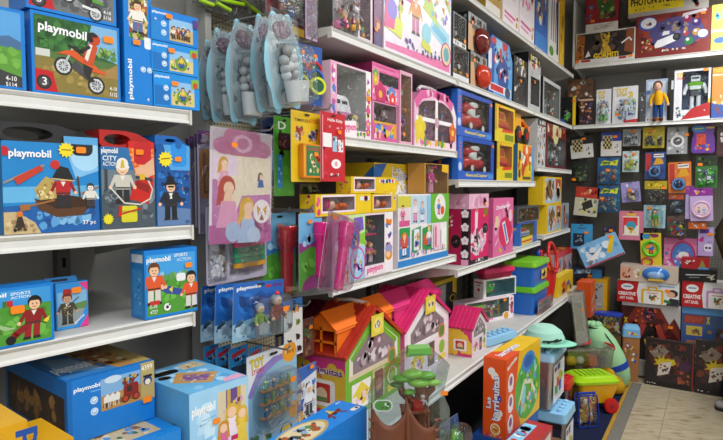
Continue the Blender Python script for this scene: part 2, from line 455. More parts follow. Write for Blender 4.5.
def pouch(parent, x0, x1, z0, z1, d, m, seed=0, name='clear_bag', y=0, nx=9, nz=11):
    """a crinkled clear bag bulging to the front"""
    rg = random.Random(seed); vs = []; fs = []
    for sgn in (-1, .25):
        b = len(vs)
        for j in range(nz):
            for i in range(nx):
                a, c = i/(nx-1), j/(nz-1); k = (math.sin(math.pi*a)*math.sin(math.pi*c))**.45
                vs.append((x0+(x1-x0)*a, y+sgn*d*k*rg.uniform(.72, 1.06), z0+(z1-z0)*c))
        fs += [(b+j*nx+i, b+j*nx+i+1, b+(j+1)*nx+i+1, b+(j+1)*nx+i) for j in range(nz-1) for i in range(nx-1)]
    mb = MB(); mb.add(vs, fs, m, True)
    return mb.build(name, parent)
def lumps(parent, x0, x1, z0, z1, d, cols, n, seed=0, name='toy_pieces', rmin=.006, rmax=.014, y=0, kind='plastic'):
    """small moulded pieces packed inside clear plastic (one uncountable heap)"""
    rg = random.Random(seed); mb = MB(); cl = cols.split()
    for i in range(n):
        r_ = rg.uniform(rmin, rmax); c = (rg.uniform(x0+r_, x1-r_), y-rg.uniform(.2, .75)*d, rg.uniform(z0+r_, z1-r_))
        m = M(cl[i % len(cl)], kind)
        if i % 3 == 0:
            q = r_*.8; mb.loft([(c[2]-q, q, q*.6), (c[2]+q, q*.8, q*.5)], m, q*.3, (c[0], c[1]), 2)
        elif i % 3 == 1: mb.ball(c, (r_, min(r_, d*.3), r_*rg.uniform(.7, 1.3)), m, 8, 6)
        else:
            t = Vector((rg.uniform(-1,1), rg.uniform(-.2,.2), rg.uniform(-1,1)))*r_*1.3
            mb.tube([Vector(c)-t, Vector(c)+t], r_*.35, m, 6)
    o = mb.build(name, parent); o['kind'] = 'stuff'
    return o
# ================================================================== room shell
def tiles_mat():
    m = bpy.data.materials.new('vinyl_tile_floor'); m.use_nodes = True; nt = m.node_tree; b = nt.nodes['Principled BSDF']
    L = nt.links.new; tc = nt.nodes.new('ShaderNodeTexCoord')
    mp = nt.nodes.new('ShaderNodeMapping'); mp.inputs['Scale'].default_value = (9, 24, 9)
    m0 = nt.nodes.new('ShaderNodeMapping'); m0.inputs['Rotation'].default_value = (0, 0, -.35); L(tc.outputs['Object'], m0.inputs['Vector'])
    no = nt.nodes.new('ShaderNodeTexNoise'); no.inputs['Scale'].default_value = 1.1; no.inputs['Detail'].default_value = 5; no.inputs['Roughness'].default_value = .6
    cr = nt.nodes.new('ShaderNodeValToRGB')
    for e, (p, c) in zip(cr.color_ramp.elements, ((.33, '85704c'), (.42, 'aa9d82'))): e.position = p; e.color = lin(c)+[1]
    e = cr.color_ramp.elements.new(.68); e.color = lin('bdb298')+[1]
    br = nt.nodes.new('ShaderNodeTexBrick'); br.offset = 0; br.inputs['Scale'].default_value = 1
    br.inputs['Brick Width'].default_value = .60; br.inputs['Row Height'].default_value = .60; br.inputs['Mortar Size'].default_value = .003
    br.inputs['Mortar'].default_value = lin('8a8478')+[1]; br.inputs['Mortar Smooth'].default_value = .2
    ms = nt.nodes.new('ShaderNodeMapping'); ms.inputs['Location'].default_value = (.255, .21, 0)
    L(m0.outputs['Vector'], mp.inputs['Vector']); L(mp.outputs['Vector'], no.inputs['Vector']); L(no.outputs['Fac'], cr.inputs['Fac'])
    L(tc.outputs['Object'], ms.inputs['Vector']); L(ms.outputs['Vector'], br.inputs['Vector'])
    L(cr.outputs['Color'], br.inputs['Color1']); L(cr.outputs['Color'], br.inputs['Color2'])
    L(br.outputs['Color'], b.inputs['Base Color']); b.inputs['Roughness'].default_value = .32
    return m
def plaster(hx, bump=.35, scale=60):
    m = bpy.data.materials.new('plaster_'+hx); m.use_nodes = True; nt = m.node_tree; b = nt.nodes['Principled BSDF']
    tc = nt.nodes.new('ShaderNodeTexCoord'); no = nt.nodes.new('ShaderNodeTexNoise'); no.inputs['Scale'].default_value = scale; no.inputs['Detail'].default_value = 4
    bp = nt.nodes.new('ShaderNodeBump'); bp.inputs['Strength'].default_value = bump; bp.inputs['Distance'].default_value = .004
    b.inputs['Base Color'].default_value = lin(hx)+[1]; b.inputs['Roughness'].default_value = .8
    nt.links.new(tc.outputs['Object'], no.inputs['Vector']); nt.links.new(no.outputs['Fac'], bp.inputs['Height']); nt.links.new(bp.outputs['Normal'], b.inputs['Normal'])
    return m
def pegboard(hx, hole, pitch=.025, rad=.2):
    m = bpy.data.materials.new('pegboard_'+hx); m.use_nodes = True; nt = m.node_tree; b = nt.nodes['Principled BSDF']; L = nt.links.new
    tc = nt.nodes.new('ShaderNodeTexCoord'); sx = nt.nodes.new('ShaderNodeSeparateXYZ'); L(tc.outputs['Object'], sx.inputs[0])
    def n(op, a, bb):
        q = nt.nodes.new('ShaderNodeMath'); q.operation = op
        for i, v in enumerate((a, bb)):
            if isinstance(v, (int, float)): q.inputs[i].default_value = v
            else: L(v, q.inputs[i])
        return q.outputs[0]
    d = []
    for ax in ('X', 'Z'):
        v = n('MULTIPLY', sx.outputs[ax], 1/pitch); v = n('FRACT', v, 0); v = n('SUBTRACT', v, .5); d.append(n('MULTIPLY', v, v))
    s_ = n('LESS_THAN', n('ADD', d[0], d[1]), rad*rad)
    mx = nt.nodes.new('ShaderNodeMix'); mx.data_type = 'RGBA'; mx.inputs['A'].default_value = lin(hx)+[1]; mx.inputs['B'].default_value = lin(hole)+[1]
    L(s_, mx.inputs['Factor']); L(mx.outputs['Result'], b.inputs['Base Color']); b.inputs['Roughness'].default_value = .5
    return m
def struct(name, mb):
    o = mb.build(name); o['kind'] = 'structure'; return o
FX0, FX1, FY0, FY1, CZ = -1.85, 1.7, -1.6, 5.75, 2.95
mb = MB(); mb.box(FX0, FX1, FY0, FY1, -.06, 0, tiles_mat()); struct('floor', mb)
mb = MB(); mb.box(FX0, FX1, FY0, FY1, CZ, CZ+.06, plaster('c9c8c4', .1)); struct('ceiling', mb)
mb = MB(); mb.box(FX0-.08, FX0, FY0, FY1, 0, CZ, plaster('b9b8b4')); struct('wall_left', mb)
mb = MB(); mb.box(FX1, FX1+.08, FY0, FY1, 0, CZ, plaster('c4c2bc')); struct('wall_right', mb)
mb = MB(); mb.box(FX0, FX1, FY1, FY1+.08, 0, CZ, plaster('c6c5c1')); struct('wall_back', mb)
mb = MB(); mb.box(FX0, FX1, FY0-.08, FY0, 0, CZ, plaster('b5b3ae')); struct('wall_front', mb)
# the carpet strip along the gondola, its brass nosing and the grey threshold strip
mb = MB(); mb.box(-1.84, -.535, -1.59, 4.80, .0005, .006, M('1d2440','fabric')); o = mb.build('carpet_runner')
tag(o, 'dark navy carpet strip on the floor along the foot of the shelving', 'carpet')
mb = MB(); mb.box(-.534, -.512, -1.59, 4.72, .0005, .009, M('b08a34','satin')); o = mb.build('edge_strip')
tag(o, 'narrow brass edging strip between navy carpet and grey band', 'edging strip')
mb = MB(); mb.box(-.511, -.445, -1.59, 4.72, .0005, .004, M('77746c','matte')); o = mb.build('threshold_strip')
tag(o, 'flat grey band of floor trim between brass edging and beige tiles', 'floor trim')

# ================================================================== gondola shelving
WHITE = M('d6d6d2', 'satin'); SHELFM = M('c2c1bc', 'satin'); PANEL = M('8d8a84', 'matte'); POST = M('6d6a66', 'satin'); DARKP = M('55514d', 'matte')
def shelf_part(root, x0, x1, z, depth, off=0, ends=True, rail=.030):
    """a shelf board: x along the bay, y into it, with a moulded price rail on its front edge"""
    mb = MB(); y0 = -off
    mb.box(x0, x1, y0+.013, depth, z-.022, z, SHELFM)
    if ends:
        for xa, xb in ((x0, x0+.003), (x1-.003, x1)):
            mb.add([(xa,y0+.013,z-.022),(xa,depth,z-.022),(xa,depth,z-.10),(xa,y0+.08,z-.035),(xb,y0+.013,z-.022),(xb,depth,z-.022),(xb,depth,z-.10),(xb,y0+.08,z-.035)],
                   [(0,1,2,3),(7,6,5,4),(0,3,7,4),(3,2,6,7)], SHELFM)
    o = mb.build('shelf', root)
    r = MB(); prof = [(y0+.013,z-.0006),(y0+.004,z-.0005),(y0+.001,z-.003),(y0+.004,z-.008),(y0+.006,z-.010),(y0+.005,z-.022),(y0+.001,z-.026),(y0,z-rail),(y0+.004,z-rail-.001),(y0+.013,z-rail+.002)]
    n = len(prof); xa, xb = x0+.0005, x1-.0005
    r.add([(xa,a,b) for a, b in prof]+[(xb,a,b) for a, b in prof], [(i, (i+1)%n, (i+1)%n+n, i+n) for i in range(n)]+[tuple(range(n-1,-1,-1)), tuple(range(n, 2*n))], WHITE)
    for xx in (x0, x1-.004):
        r.box(xx-.0006, xx+.0046, y0-.001, y0+.014, z-rail-.003, z-.0004, M('cfccc2','satin'))
    r.build('price_rail', o)
    return o
def unit(label, fr, s0, s1, zmax, panel, posts=(), yb=.45, ext=0):
    p = fr.pt(s0, 0, 0); o = empty('shelving_unit', p, fr.rot); tag(o, label, 'shelving', 'white metal shelving bays')
    mb = MB(); mb.box(.004, s1-s0-.004+ext, yb+.002, yb+.02, .02, zmax, panel); mb.build('back_panel', o)
    for x in posts:
        q = MB(); q.box(x-.016, x+.016, .424, .4515, .008, zmax, POST)
        for i in range(int(zmax/.05)): q.box(x-.004, x+.004, .4225, .4241, .02+i*.05, .045+i*.05, M('17171a','matte'))
        q.build('upright', o)
    return o
# left bay (slightly turned)
L0, L1 = -.62, .772
U1 = unit('white shelving bay holding blue boxes and carry cases, before the pegboard', LF, L0, L1, 2.6, plaster('b4b3ae', .5, 90), (.30, L1-L0-.10), ext=.31)
for z in (1.648, 1.393, 1.196): shelf_part(U1, .002, L1-L0-.002, z, .45)
# pegboard bay
U2 = unit('cream pegboard bay with long metal hooks between two shelf bays', MF, 1.135, 1.45, 2.6, pegboard('d9d0b4', '1b1a18', .0125, .22), (), yb=.22)
q = MB(); q.box(-.022, .0, .17, .24, .73, 2.6, M('a3a29c','satin')); q.build('upright', U2)
HOOKS = []
def hook(y, z, x_end=-.97, rise=.012):
    y = max(1.153, min(1.428, y)); mb = MB(); L_ = -1.452-x_end
    mb.tube([(y-1.135, .222, z), (y-1.135, -(x_end+1)+.012, z-.002), (y-1.135, -(x_end+1)+.004, z+rise*.5), (y-1.135, -(x_end+1), z+rise)], .0026, M('b9bcc0','metal'), 8)
    mb.box(y-1.135-.016, y-1.135+.016, -0+.2175, .2215, z-.012, z+.012, M('b9bcc0','metal'))
    return mb.build('hook', U2)
# centre bays
U3 = unit('long white shelf bay of pink doll sets, next to the pegboard', MF, 1.452, 2.442, 2.9, PANEL, (.02, .97))
for z in (1.957, 1.637, 1.172): shelf_part(U3, .002, .988, z, .45)
U4 = unit('middle white shelf bay with toy robots and magenta boxes', MF, 2.446, 3.70, 2.9, PANEL, (.02, .63, 1.23))
shelf_part(U4, .02, 1.252, 2.358, .45)
shelf_part(U4, .002, 1.252, 1.957, .45)
shelf_part(U4, .012, 1.30, 1.510, .45, rail=.034)
shelf_part(U4, .012, .906, 1.098, .45, rail=.032)
shelf_part(U4, .91, 1.53, 1.11, .415, off=-.02)
U5 = unit('far white shelf bay in the corner beside the back shelves', MF, 3.704, 4.806, 2.9, PANEL, (.06, 1.05))
for z in (2.358, 1.957): shelf_part(U5, .002, 1.098, z, .45)
shelf_part(U5, .076, 1.10, 1.607, .45)
shelf_part(U5, .278, 1.10, 1.145, .45)
# one deep bottom shelf runs under the three centre bays
dk = empty('bottom_shelf', MF.pt(1.458, 0, 0), MF.rot); tag(dk, 'deep white lowest shelf under the toy houses and plastic tubs', 'shelf')
shelf_part(dk, 0, 3.33, .690, .42, off=.10, rail=.034).name = 'shelf_board'
mb = MB(); mb.box(0, 3.33, .02, .42, .01, .02, M('17171b','matte')); mb.box(.0, 3.33, .38, .42, .02, .66, M('141417','matte')); mb.build('kick_panel', dk)
# back wall shelving
U6 = empty('shelving_unit', BF.pt(-.998, 0, 0), BF.rot); tag(U6, 'shelving across the back wall with action figures above a dark pegboard', 'shelving', 'white metal shelving bays')
mb = MB(); mb.box(-.44, 1.75, .452, .47, .02, 1.95, pegboard('77736b', '2a2826', .02, .2)); mb.box(-.44, 1.75, .452, .47, 1.952, 2.93, plaster('a5a29c', .1)); mb.build('back_panel', U6)
for x in (0.0, .60, 1.2):
    q = MB(); q.box(x-.018, x+.018, .424, .4515, 0, 2.93, POST); q.build('upright', U6)
q = MB(); q.box(-.016, -.001, .012, .448, 2.41, 2.93, M('d8d6d0','satin')); q.build('end_panel', U6)
shelf_part(U6, .004, 1.745, 2.430, .45, rail=.034)
shelf_part(U6, .004, 1.745, 1.958, .45, rail=.030)
mb = MB(); mb.box(.02, 1.745, .06, .45, .02, .14, M('9a978f','satin')); mb.build('base_plinth', U6)
# hooks of the back pegboard are added with the packs that hang on them
def hk(S, fwd=.03, dy=0): return hook(S.loc.y+dy, S.loc.z+S.h+.006, S.loc.x+fwd)
def bhook(x, z, y_end=-.06):
    mb = MB(); X = x+.998
    mb.tube([(X, .452, z), (X, y_end, z), (X, y_end-.004, z+.008)], .003, M('b9bcc0','metal'), 6)
    return mb.build('hook', U6)
# low display plinth under the boxes at the front of the pegboard bay, below the edge of the picture
pl = MB(); pl.box(-.98, -.55, -.35, 1.38, .006, .70, M('b9b6ad','satin')); pl.box(-.99, -.54, -.36, 1.39, .70, .72, M('cfccc4','satin'))
tag(pl.build('display_plinth'), 'low white display plinth below the stacked boxes, nearest the aisle', 'plinth')

# ================================================================== light
w_ = bpy.data.worlds.new('world'); SC.world = w_; w_.use_nodes = True
w_.node_tree.nodes['Background'].inputs['Color'].default_value = (.9, .95, 1, 1); w_.node_tree.nodes['Background'].inputs['Strength'].default_value = .25
def area(x, y, z, sx, sy, e, col=(.97, .985, 1), rot=(0,0,0)):
    l = bpy.data.lights.new('area_light', 'AREA'); l.shape = 'RECTANGLE'; l.size = sx; l.size_y = sy; l.energy = e; l.color = col
    o = bpy.data.objects.new('area_light', l); COL.objects.link(o); o.location = (x, y, z); o.rotation_euler = rot
    return o
for y, e in ((-.5, 40), (1.2, 43), (2.9, 47), (4.2, 46)):
    area(.25, y, 2.93, .35, 1.2, e, rot=(0, R(-12), 0))  # row of lamps just under the ceiling, along the aisle
area(.9, -.9, 2.3, .8, .8, 20, rot=(R(62), 0, R(28)))  # unseen square lamp behind the camera, below ceiling height, aimed at the shelves
SC.view_settings.view_transform = 'Standard'
SC.view_settings.look = 'None'
SC.cycles.sample_clamp_indirect = 2.5
SC.cycles.sample_clamp_direct = 6.0
SC.view_settings.exposure = -0.12
# ================================================================== left bay: blue boxed toys
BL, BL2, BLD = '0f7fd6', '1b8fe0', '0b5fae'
def logo(A, x, y, w, h, rot=0, c='f4f6f8'): A.t('playmobil', x, y, w, h, c, rot=rot, bold=.03)
def circles(A, pts, r):
    for x, y in pts: A.e(x, y, r, 'cfe2f2'); A.e(x, y, r*.72, '9cc3e6'); A.l([(x-r*.3, y), (x+r*.35, y+r*.3*A.W/A.H)], r*.5, 'e8f2fa')
def dirt_bike(A, x, y, s, body='d85a26', rider=True):
    k = A.W/A.H; X = lambda a: x+a*s; Y = lambda b: y+b*s*k
    for wx, wy in ((0, 0), (.62, -.28)):
        A.e(X(wx), Y(wy), .17*s, '2a2a2c'); A.e(X(wx), Y(wy), .13*s, 'c9cdd0'); A.e(X(wx), Y(wy), .09*s, '5d6064'); A.e(X(wx), Y(wy), .03*s, 'd8dadc')
        for a in range(0, 180, 36): A.l([(X(wx-.13*math.cos(R(a))), Y(wy-.13*math.sin(R(a)))), (X(wx+.13*math.cos(R(a))), Y(wy+.13*math.sin(R(a))))], .012*s, 'dfe2e4')
    A.l([(X(0), Y(0)), (X(.17), Y(.34))], .04*s, 'b9bcc0'); A.l([(X(.62), Y(-.28)), (X(.3), Y(-.02))], .045*s, '8d9094')
    A.p([(X(.13),Y(.0)),(X(.45),Y(-.2)),(X(.52),Y(-.06)),(X(.22),Y(.14))], '4a4b4f')
    A.p([(X(-.12),Y(.22)),(X(.12),Y(.22)),(X(.36),Y(.1)),(X(.62),Y(-.02)),(X(.66),Y(.06)),(X(.4),Y(.2)),(X(.2),Y(.33)),(X(.05),Y(.3))], body)
    A.p([(X(.5),Y(-.02)),(X(.82),Y(-.06)),(X(.8),Y(.0)),(X(.56),Y(.06))], body)
    A.l([(X(.1), Y(.4)), (X(.26), Y(.36))], .04*s, '2a2a2c')
    if rider:
        A.p([(X(.38),Y(.1)),(X(.56),Y(.04)),(X(.5),Y(-.12)),(X(.6),Y(-.2)),(X(.5),Y(-.24)),(X(.38),Y(-.1))], '2d2b2c')
        A.p([(X(.36),Y(.12)),(X(.56),Y(.08)),(X(.66),Y(.46)),(X(.5),Y(.52)),(X(.4),Y(.34))], 'c8502a')
        A.p([(X(.4),Y(.2)),(X(.5),Y(.5)),(X(.56),Y(.48)),(X(.46),Y(.16))], 'e8e4dc')
        A.l([(X(.5), Y(.44)), (X(.34), Y(.32)), (X(.24), Y(.36))], .06*s, '2d2b2c')
        A.e(X(.6), Y(.6), .115*s, 'c5441f'); A.e(X(.57), Y(.63), .1*s, '2a2627', a0=10, a1=190); A.e(X(.53), Y(.58), .05*s, '1d1b1c')
def art_bike(A):
    A.r(0,0,1,1,BL); A.r(.03,.03,.97,.96,'55763d')
    A.p([(.03,.55),(.97,.5),(.97,.96),(.03,.96)], '2f6132'); A.b(.03,.52,.66,.96,60,'275526 3a7436 1f4a22 457f3c',.03,.06,1)
    A.p([(.6,.62),(.97,.5),(.97,.96),(.66,.96)], '7fb4dc'); A.b(.68,.5,.97,.72,20,'5d8b45 4c7a3a 8bae57',.02,.05,2)
    A.p([(.03,.03),(.97,.03),(.97,.45),(.5,.36),(.03,.5)], '8a7a3c'); A.b(.03,.03,.97,.42,40,'a48d4a 77702f 9a8443 b59a58',.02,.06,3)
    A.p([(.7,.3),(.97,.5),(.97,.3)], 'a8854c')
    A.r(.04,.46,.19,.55,'cfd4cd')
    A.p([(.03,.03),(.27,.03),(.21,.28),(.03,.3)], 'c52026'); A.e(.12,.14,.08,'2b2b2d'); A.e(.12,.14,.055,'4a4a4d'); A.t('3',.1,.1,.05,.1,'ececec')
    logo(A,.07,.74,.53,.15,-3); dirt_bike(A,.33,.37,.60)
    A.t('4-10',.86,.14,.09,.05,'f4f4f4'); A.t('5115',.86,.06,.09,.05,'f4f4f4')
S = spot(LF, 30, 118.5, 18.5, 0, -.012, 1.649)
carton('toy_box', 'blue box picturing a rider on an orange dirt bike on the top shelf', 'toy box', S, .075, BL, art_bike, left=lambda A: (A.r(.3,.6,.7,.8,'d9e6ee'), A.r(.25,.1,.75,.5,'1a4a86'), A.r(.3,.0,.8,.05,'c52026')), st=(.855,.81,.02), group='blue boxed toys')
hb = S.h
def art_bike2(A):
    A.r(0,0,1,1,BL); A.r(.03,.05,.97,.96,'6f7274'); A.b(.03,.05,.97,.5,40,'5e6163 7d8082 54575a 8d9092',.03,.08,4)
    A.p([(.03,.5),(.97,.45),(.97,.96),(.03,.96)], '9fb7c8')
    A.p([(.03,.05),(.3,.05),(.25,.3),(.03,.32)], 'c52026'); A.e(.13,.16,.08,'2b2b2d'); A.e(.13,.16,.055,'4a4a4d'); A.t('3',.11,.12,.05,.1,'ececec')
    dirt_bike(A,.44,.34,.5,'5aa03a'); A.l([(.6,.22),(.8,.17)], .03, 'dfe2e4')
    A.t('4-10',.84,.17,.09,.06,'f4f4f4'); A.t('5116',.84,.08,.09,.06,'f4f4f4'); logo(A,.07,.76,.5,.14)
S2 = spot(LF, 25, 115.5, -45, 17, -.012, 1.649+hb+.002)
carton('toy_box', 'blue box with grey road picture lying on top of the dirt bike box', 'toy box', S2, .075, BL, art_bike2, left=lambda A: A.r(.2,.2,.8,.8,'1a4a86'), group='blue boxed toys')
def art_land(A):
    A.r(0,0,1,1,BL); A.r(.02,.03,.95,.96,'7fb8e6'); A.p([(.02,.5),(.95,.55),(.95,.96),(.02,.96)],'5aa2de')
    A.p([(.02,.62),(.6,.62),(.8,.66),(.95,.6),(.95,.5),(.02,.5)],'4a6f9a'); A.p([(.02,.6),(.5,.6),(.66,.52),(.95,.5),(.95,.1),(.02,.1)],'5d9a3a')
    A.b(.02,.25,.95,.55,30,'6fae44 528c34 79b64e',.04,.1,5); A.p([(.02,.03),(.95,.03),(.95,.16),(.7,.22),(.4,.34),(.02,.4)],'3c3d3f')
    A.t('4-10',.74,.1,.14,.06,'f0f0f0'); A.t('5114',.74,.03,.14,.05,'f0f0f0'); logo(A,.05,.78,.5,.12)
S = spot(LF, -62, 23.5, 2, 0, -.008, 1.649)
carton('toy_box', 'blue box with green hills and road, cut off by the left edge', 'toy box', S, .075, BL, art_land, group='blue boxed toys')
def art_tall(A):
    A.r(0,0,1,1,BL); A.pic(.18,.55,.86,.96,'6d8f3a c9b27a e8e2d2 8b4a2a 3f7a35 d8c79a 5b4632 b0562f',3,110); A.b(.2,.58,.84,.94,40,'e8e4da 7fae3c c44a2a 4c7f35 d8b36a',.05,.1,6)
    A.fg(.5,.6,.28,'4a2f1c','f0c29a','ece8e0','5c6aa0'); A.rr(.72,.48,.98,.58,'e6eef4',.3)
    A.t('playmobil',.3,.03,.62*A.H/A.W*.55,.14*A.W/A.H*1.4,'f4f6f8',90,bold=.03); circles(A,[(.66,.3),(.9,.3)],.1); A.t('4',.78,.03,.08,.03,'f0f0f0')
S = spot(LF, 123, 150.5, -14, 0, -.006, 1.649)
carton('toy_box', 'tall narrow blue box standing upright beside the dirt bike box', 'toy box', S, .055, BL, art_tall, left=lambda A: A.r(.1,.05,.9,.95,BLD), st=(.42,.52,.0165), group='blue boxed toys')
def art_small(seed):
    def f(A):
        A.r(0,0,1,1,BL2 if seed else BL); logo(A,.03,.82,.3,.1); A.r(.02,.05,.34,.62,'1f86d4' if seed == 0 else '1672c2')
        circles(A,[(.26,.56),(.26,.28)],.055)
        A.r(.37,.08,.88,.78,'8fbfe8'); A.p([(.37,.08),(.88,.08),(.88,.5),(.37,.44)],'cbb073' if seed == 0 else 'd9c68c')
        A.b(.38,.1,.87,.62,46,'6a4a2c e8e2d2 a4432a 3f4c7a d8b36a 2f2a26' if seed == 0 else '3f7a35 d8c53a e8e2d2 3a5a9a a4632a c4d04a',.02,.05,20+seed)
        if seed:
            A.e(.62,.36,.13,'6d9a3a'); A.e(.62,.36,.075,'3a5a9a'); A.fg(.62,.22,.42,'3a2417','f0c29a','e0c23a','3a5a9a'); A.p([(.82,.62),(.98,.68),(.98,.94),(.8,.9)],'7fb83a'); A.e(.9,.74,.06,'c44a3a')
        else:
            for i, x in enumerate((.46,.56,.66,.76)): A.fg(x,.16,.4,('2a1a14','7a3a1c')[i%2],'e8b890',('e8e2d2','a4432a','3f4c7a','c9a86a')[i],'4a3a2a')
            A.e(.93,.76,.06,'5a3a8a'); A.r(.88,.62,.98,.9,'5a3a8a'); A.t('4+',.06,.6,.05,.1,'e8f0f8')
    return f
zs = 1.649
for i, (a, b, yt, yb, sd, lab, stx) in enumerate(((152.5,198.5,74.5,0,2,'small blue box on the shelf itself, lowest of the stack of three',(.44,.72)),
        (151.5,198.2,44.5,74,1,'small blue box with wheeled toy picture, middle of the stack of three',(.40,.76)),
        (150.8,198,12.5,43.5,0,'small blue box with picture of many figures, topmost of the stack of three',(.36,.82)))):
    S = spot(LF, a, b, yt, yb, -.004, zs)
    carton('toy_box', lab, 'toy box', S, .07, BL, art_small(sd), st=stx+(.0155,), group='blue boxed toys'); zs += S.h+.0015

# carry cases on the second shelf
def case(label, S, lid, art, hole, lx, st, depth=.07):
    w, h = S.w, S.h; mb = MB(); zl = h*.82
    prof = [(-w/2,0),(w/2,0),(w/2,h*.90),(w*.42,h*.93),(lx*w,h*.985),(-w/2,h)]
    mb.prism(prof[:3]+[(w/2,zl),(-w/2,zl)], 0, depth, M('2a7fc0')); A = Art(w, h); art(A); mb.art(A, (-w/2,0,0),(1,0,0),(0,0,1))
    o = mb.build('carry_case', loc=S.loc, rot=S.rot); tag(o, label, 'carry case', 'toy carry cases on the second shelf')
    hb_ = MB(); n = 24; (hx, hz, hrx, hrz) = hole; out = []; inn = []
    x0, x1 = -w/2, w/2; z0 = zl+.0006
    top = lambda x: h*(1 if x < lx*w else 1-(x-lx*w)/(w/2-lx*w)*.1)
    for i in range(n):
        a = 2*math.pi*i/n; ca, sa = math.cos(a), math.sin(a); inn.append((hx*w+hrx*w*ca, hz*h+hrz*h*sa))
        px = max(x0, min(x1, hx*w+ca*w*1.2)); pz = hz*h+sa*h*.6
        if abs(sa) > .05 and abs(ca) > .05:
            t1 = ((x1 if ca > 0 else x0)-hx*w)/ca; xx = lambda t: hx*w+t*ca
            t2 = ((h*.97 if sa > 0 else z0)-hz*h)/sa; t = min(t1, t2); px, pz = hx*w+t*ca, hz*h+t*sa
        out.append((px, max(z0, min(top(px), pz if pz < h*.94 else top(px)))))
    hb_.ringprism(out, inn, .004, depth-.004, M(lid, 'plastic')); hb_.build('carry_handle', o)
    stickers(o, st, w, h)
    return o
def art_pirate(A):
    A.r(0,0,1,.83,'1f86cc'); A.p([(0,.0),(1,.0),(1,.3),(0,.25)],'1a5fa8'); A.p([(0,.28),(1,.3),(1,.44),(0,.42)],'63b4e4'); A.b(.3,.02,1,.34,40,'2a74bc 1a4f92 5b9fd6 7fb8e2',.03,.08,7)
    A.p([(0,0),(.36,0),(.3,.1),(.12,.2),(0,.2)],'c9b184'); A.b(0,0,.33,.16,16,'b59a68 d8c498 a2855a',.02,.05,8)
    A.p([(.62,.83),(1,.83),(1,.58),(.74,.5)],'7fbdea'); A.e(.86,.72,.17,'a8d6f4')
    A.rr(.7,.72,.94,.92,'2c2c30',.3); A.e(.82,.9,.06,'16161a')
    A.r(.62,.83,1,.9,'5aa6de')
    # rowing boat with a figure in a cocked hat
    A.p([(.3,.32),(.34,.22),(.52,.14),(.8,.15),(.97,.3),(.86,.26),(.56,.24)],'5b3a22'); A.p([(.34,.3),(.52,.22),(.84,.23),(.93,.3),(.7,.34),(.45,.35)],'3d2717')
    A.p([(.3,.4),(.42,.52),(.56,.46),(.56,.32),(.36,.3)],'b9a05a'); A.b(.3,.3,.55,.5,16,'d8c07a 9a7a3a e6d8a0',.02,.04,9)
    A.fg(.6,.22,.38,'2a1c14','f0c29a','b8262a','2b2a30',arm='8f1c20'); A.p([(.48,.5),(.72,.48),(.66,.6),(.56,.62)],'222226'); A.e(.52,.63,.05,'c8322c'); A.l([(.48,.5),(.72,.48)],.012,'d8c07a')
    A.l([(.2,.24),(.5,.3)],.02,'a0693a'); A.l([(.8,.36),(1,.42)],.02,'a0693a'); A.p([(.16,.2),(.26,.22),(.24,.27),(.15,.26)],'a0693a')
    A.fg(.9,.22,.24,'3a3a3a','e8e4da','e8e4da','3a3a40'); A.l([(.78,.3),(.76,.52)],.02,'4a3a2a')
    A.l([(0,.46),(.4,.62)],.03,'8a8f96'); A.p([(.1,.5),(.36,.62),(.4,.58),(.14,.44)],'c5402c'); A.e(.02,.74,.05,'c22430')
    A.p([(.1,.06),(.2,.06),(.17,.16),(.13,.16)],'3a2f2a'); A.e(.15,.18,.03,'e07a2a'); A.b(.08,.02,.24,.07,10,'4a4038 2f2a26',.01,.02,10)
    logo(A,.06,.67,.42,.09); A.t('37 pc',.8,.05,.15,.05,'f4f4f4'); A.star(.64,.77,.09,'f2dc2a',12,.72); A.l([(.59,.77),(.69,.77)],.012,'8a6a1a')
S = spot(LF, -2, 95.4, 124, 0, -.015, 1.394)
case('carry case with black lid picturing a pirate figure in a rowing boat', S, '2b2b2f', art_pirate, (-.23,.905,.25,.06), .14, (.80,.775,.019))
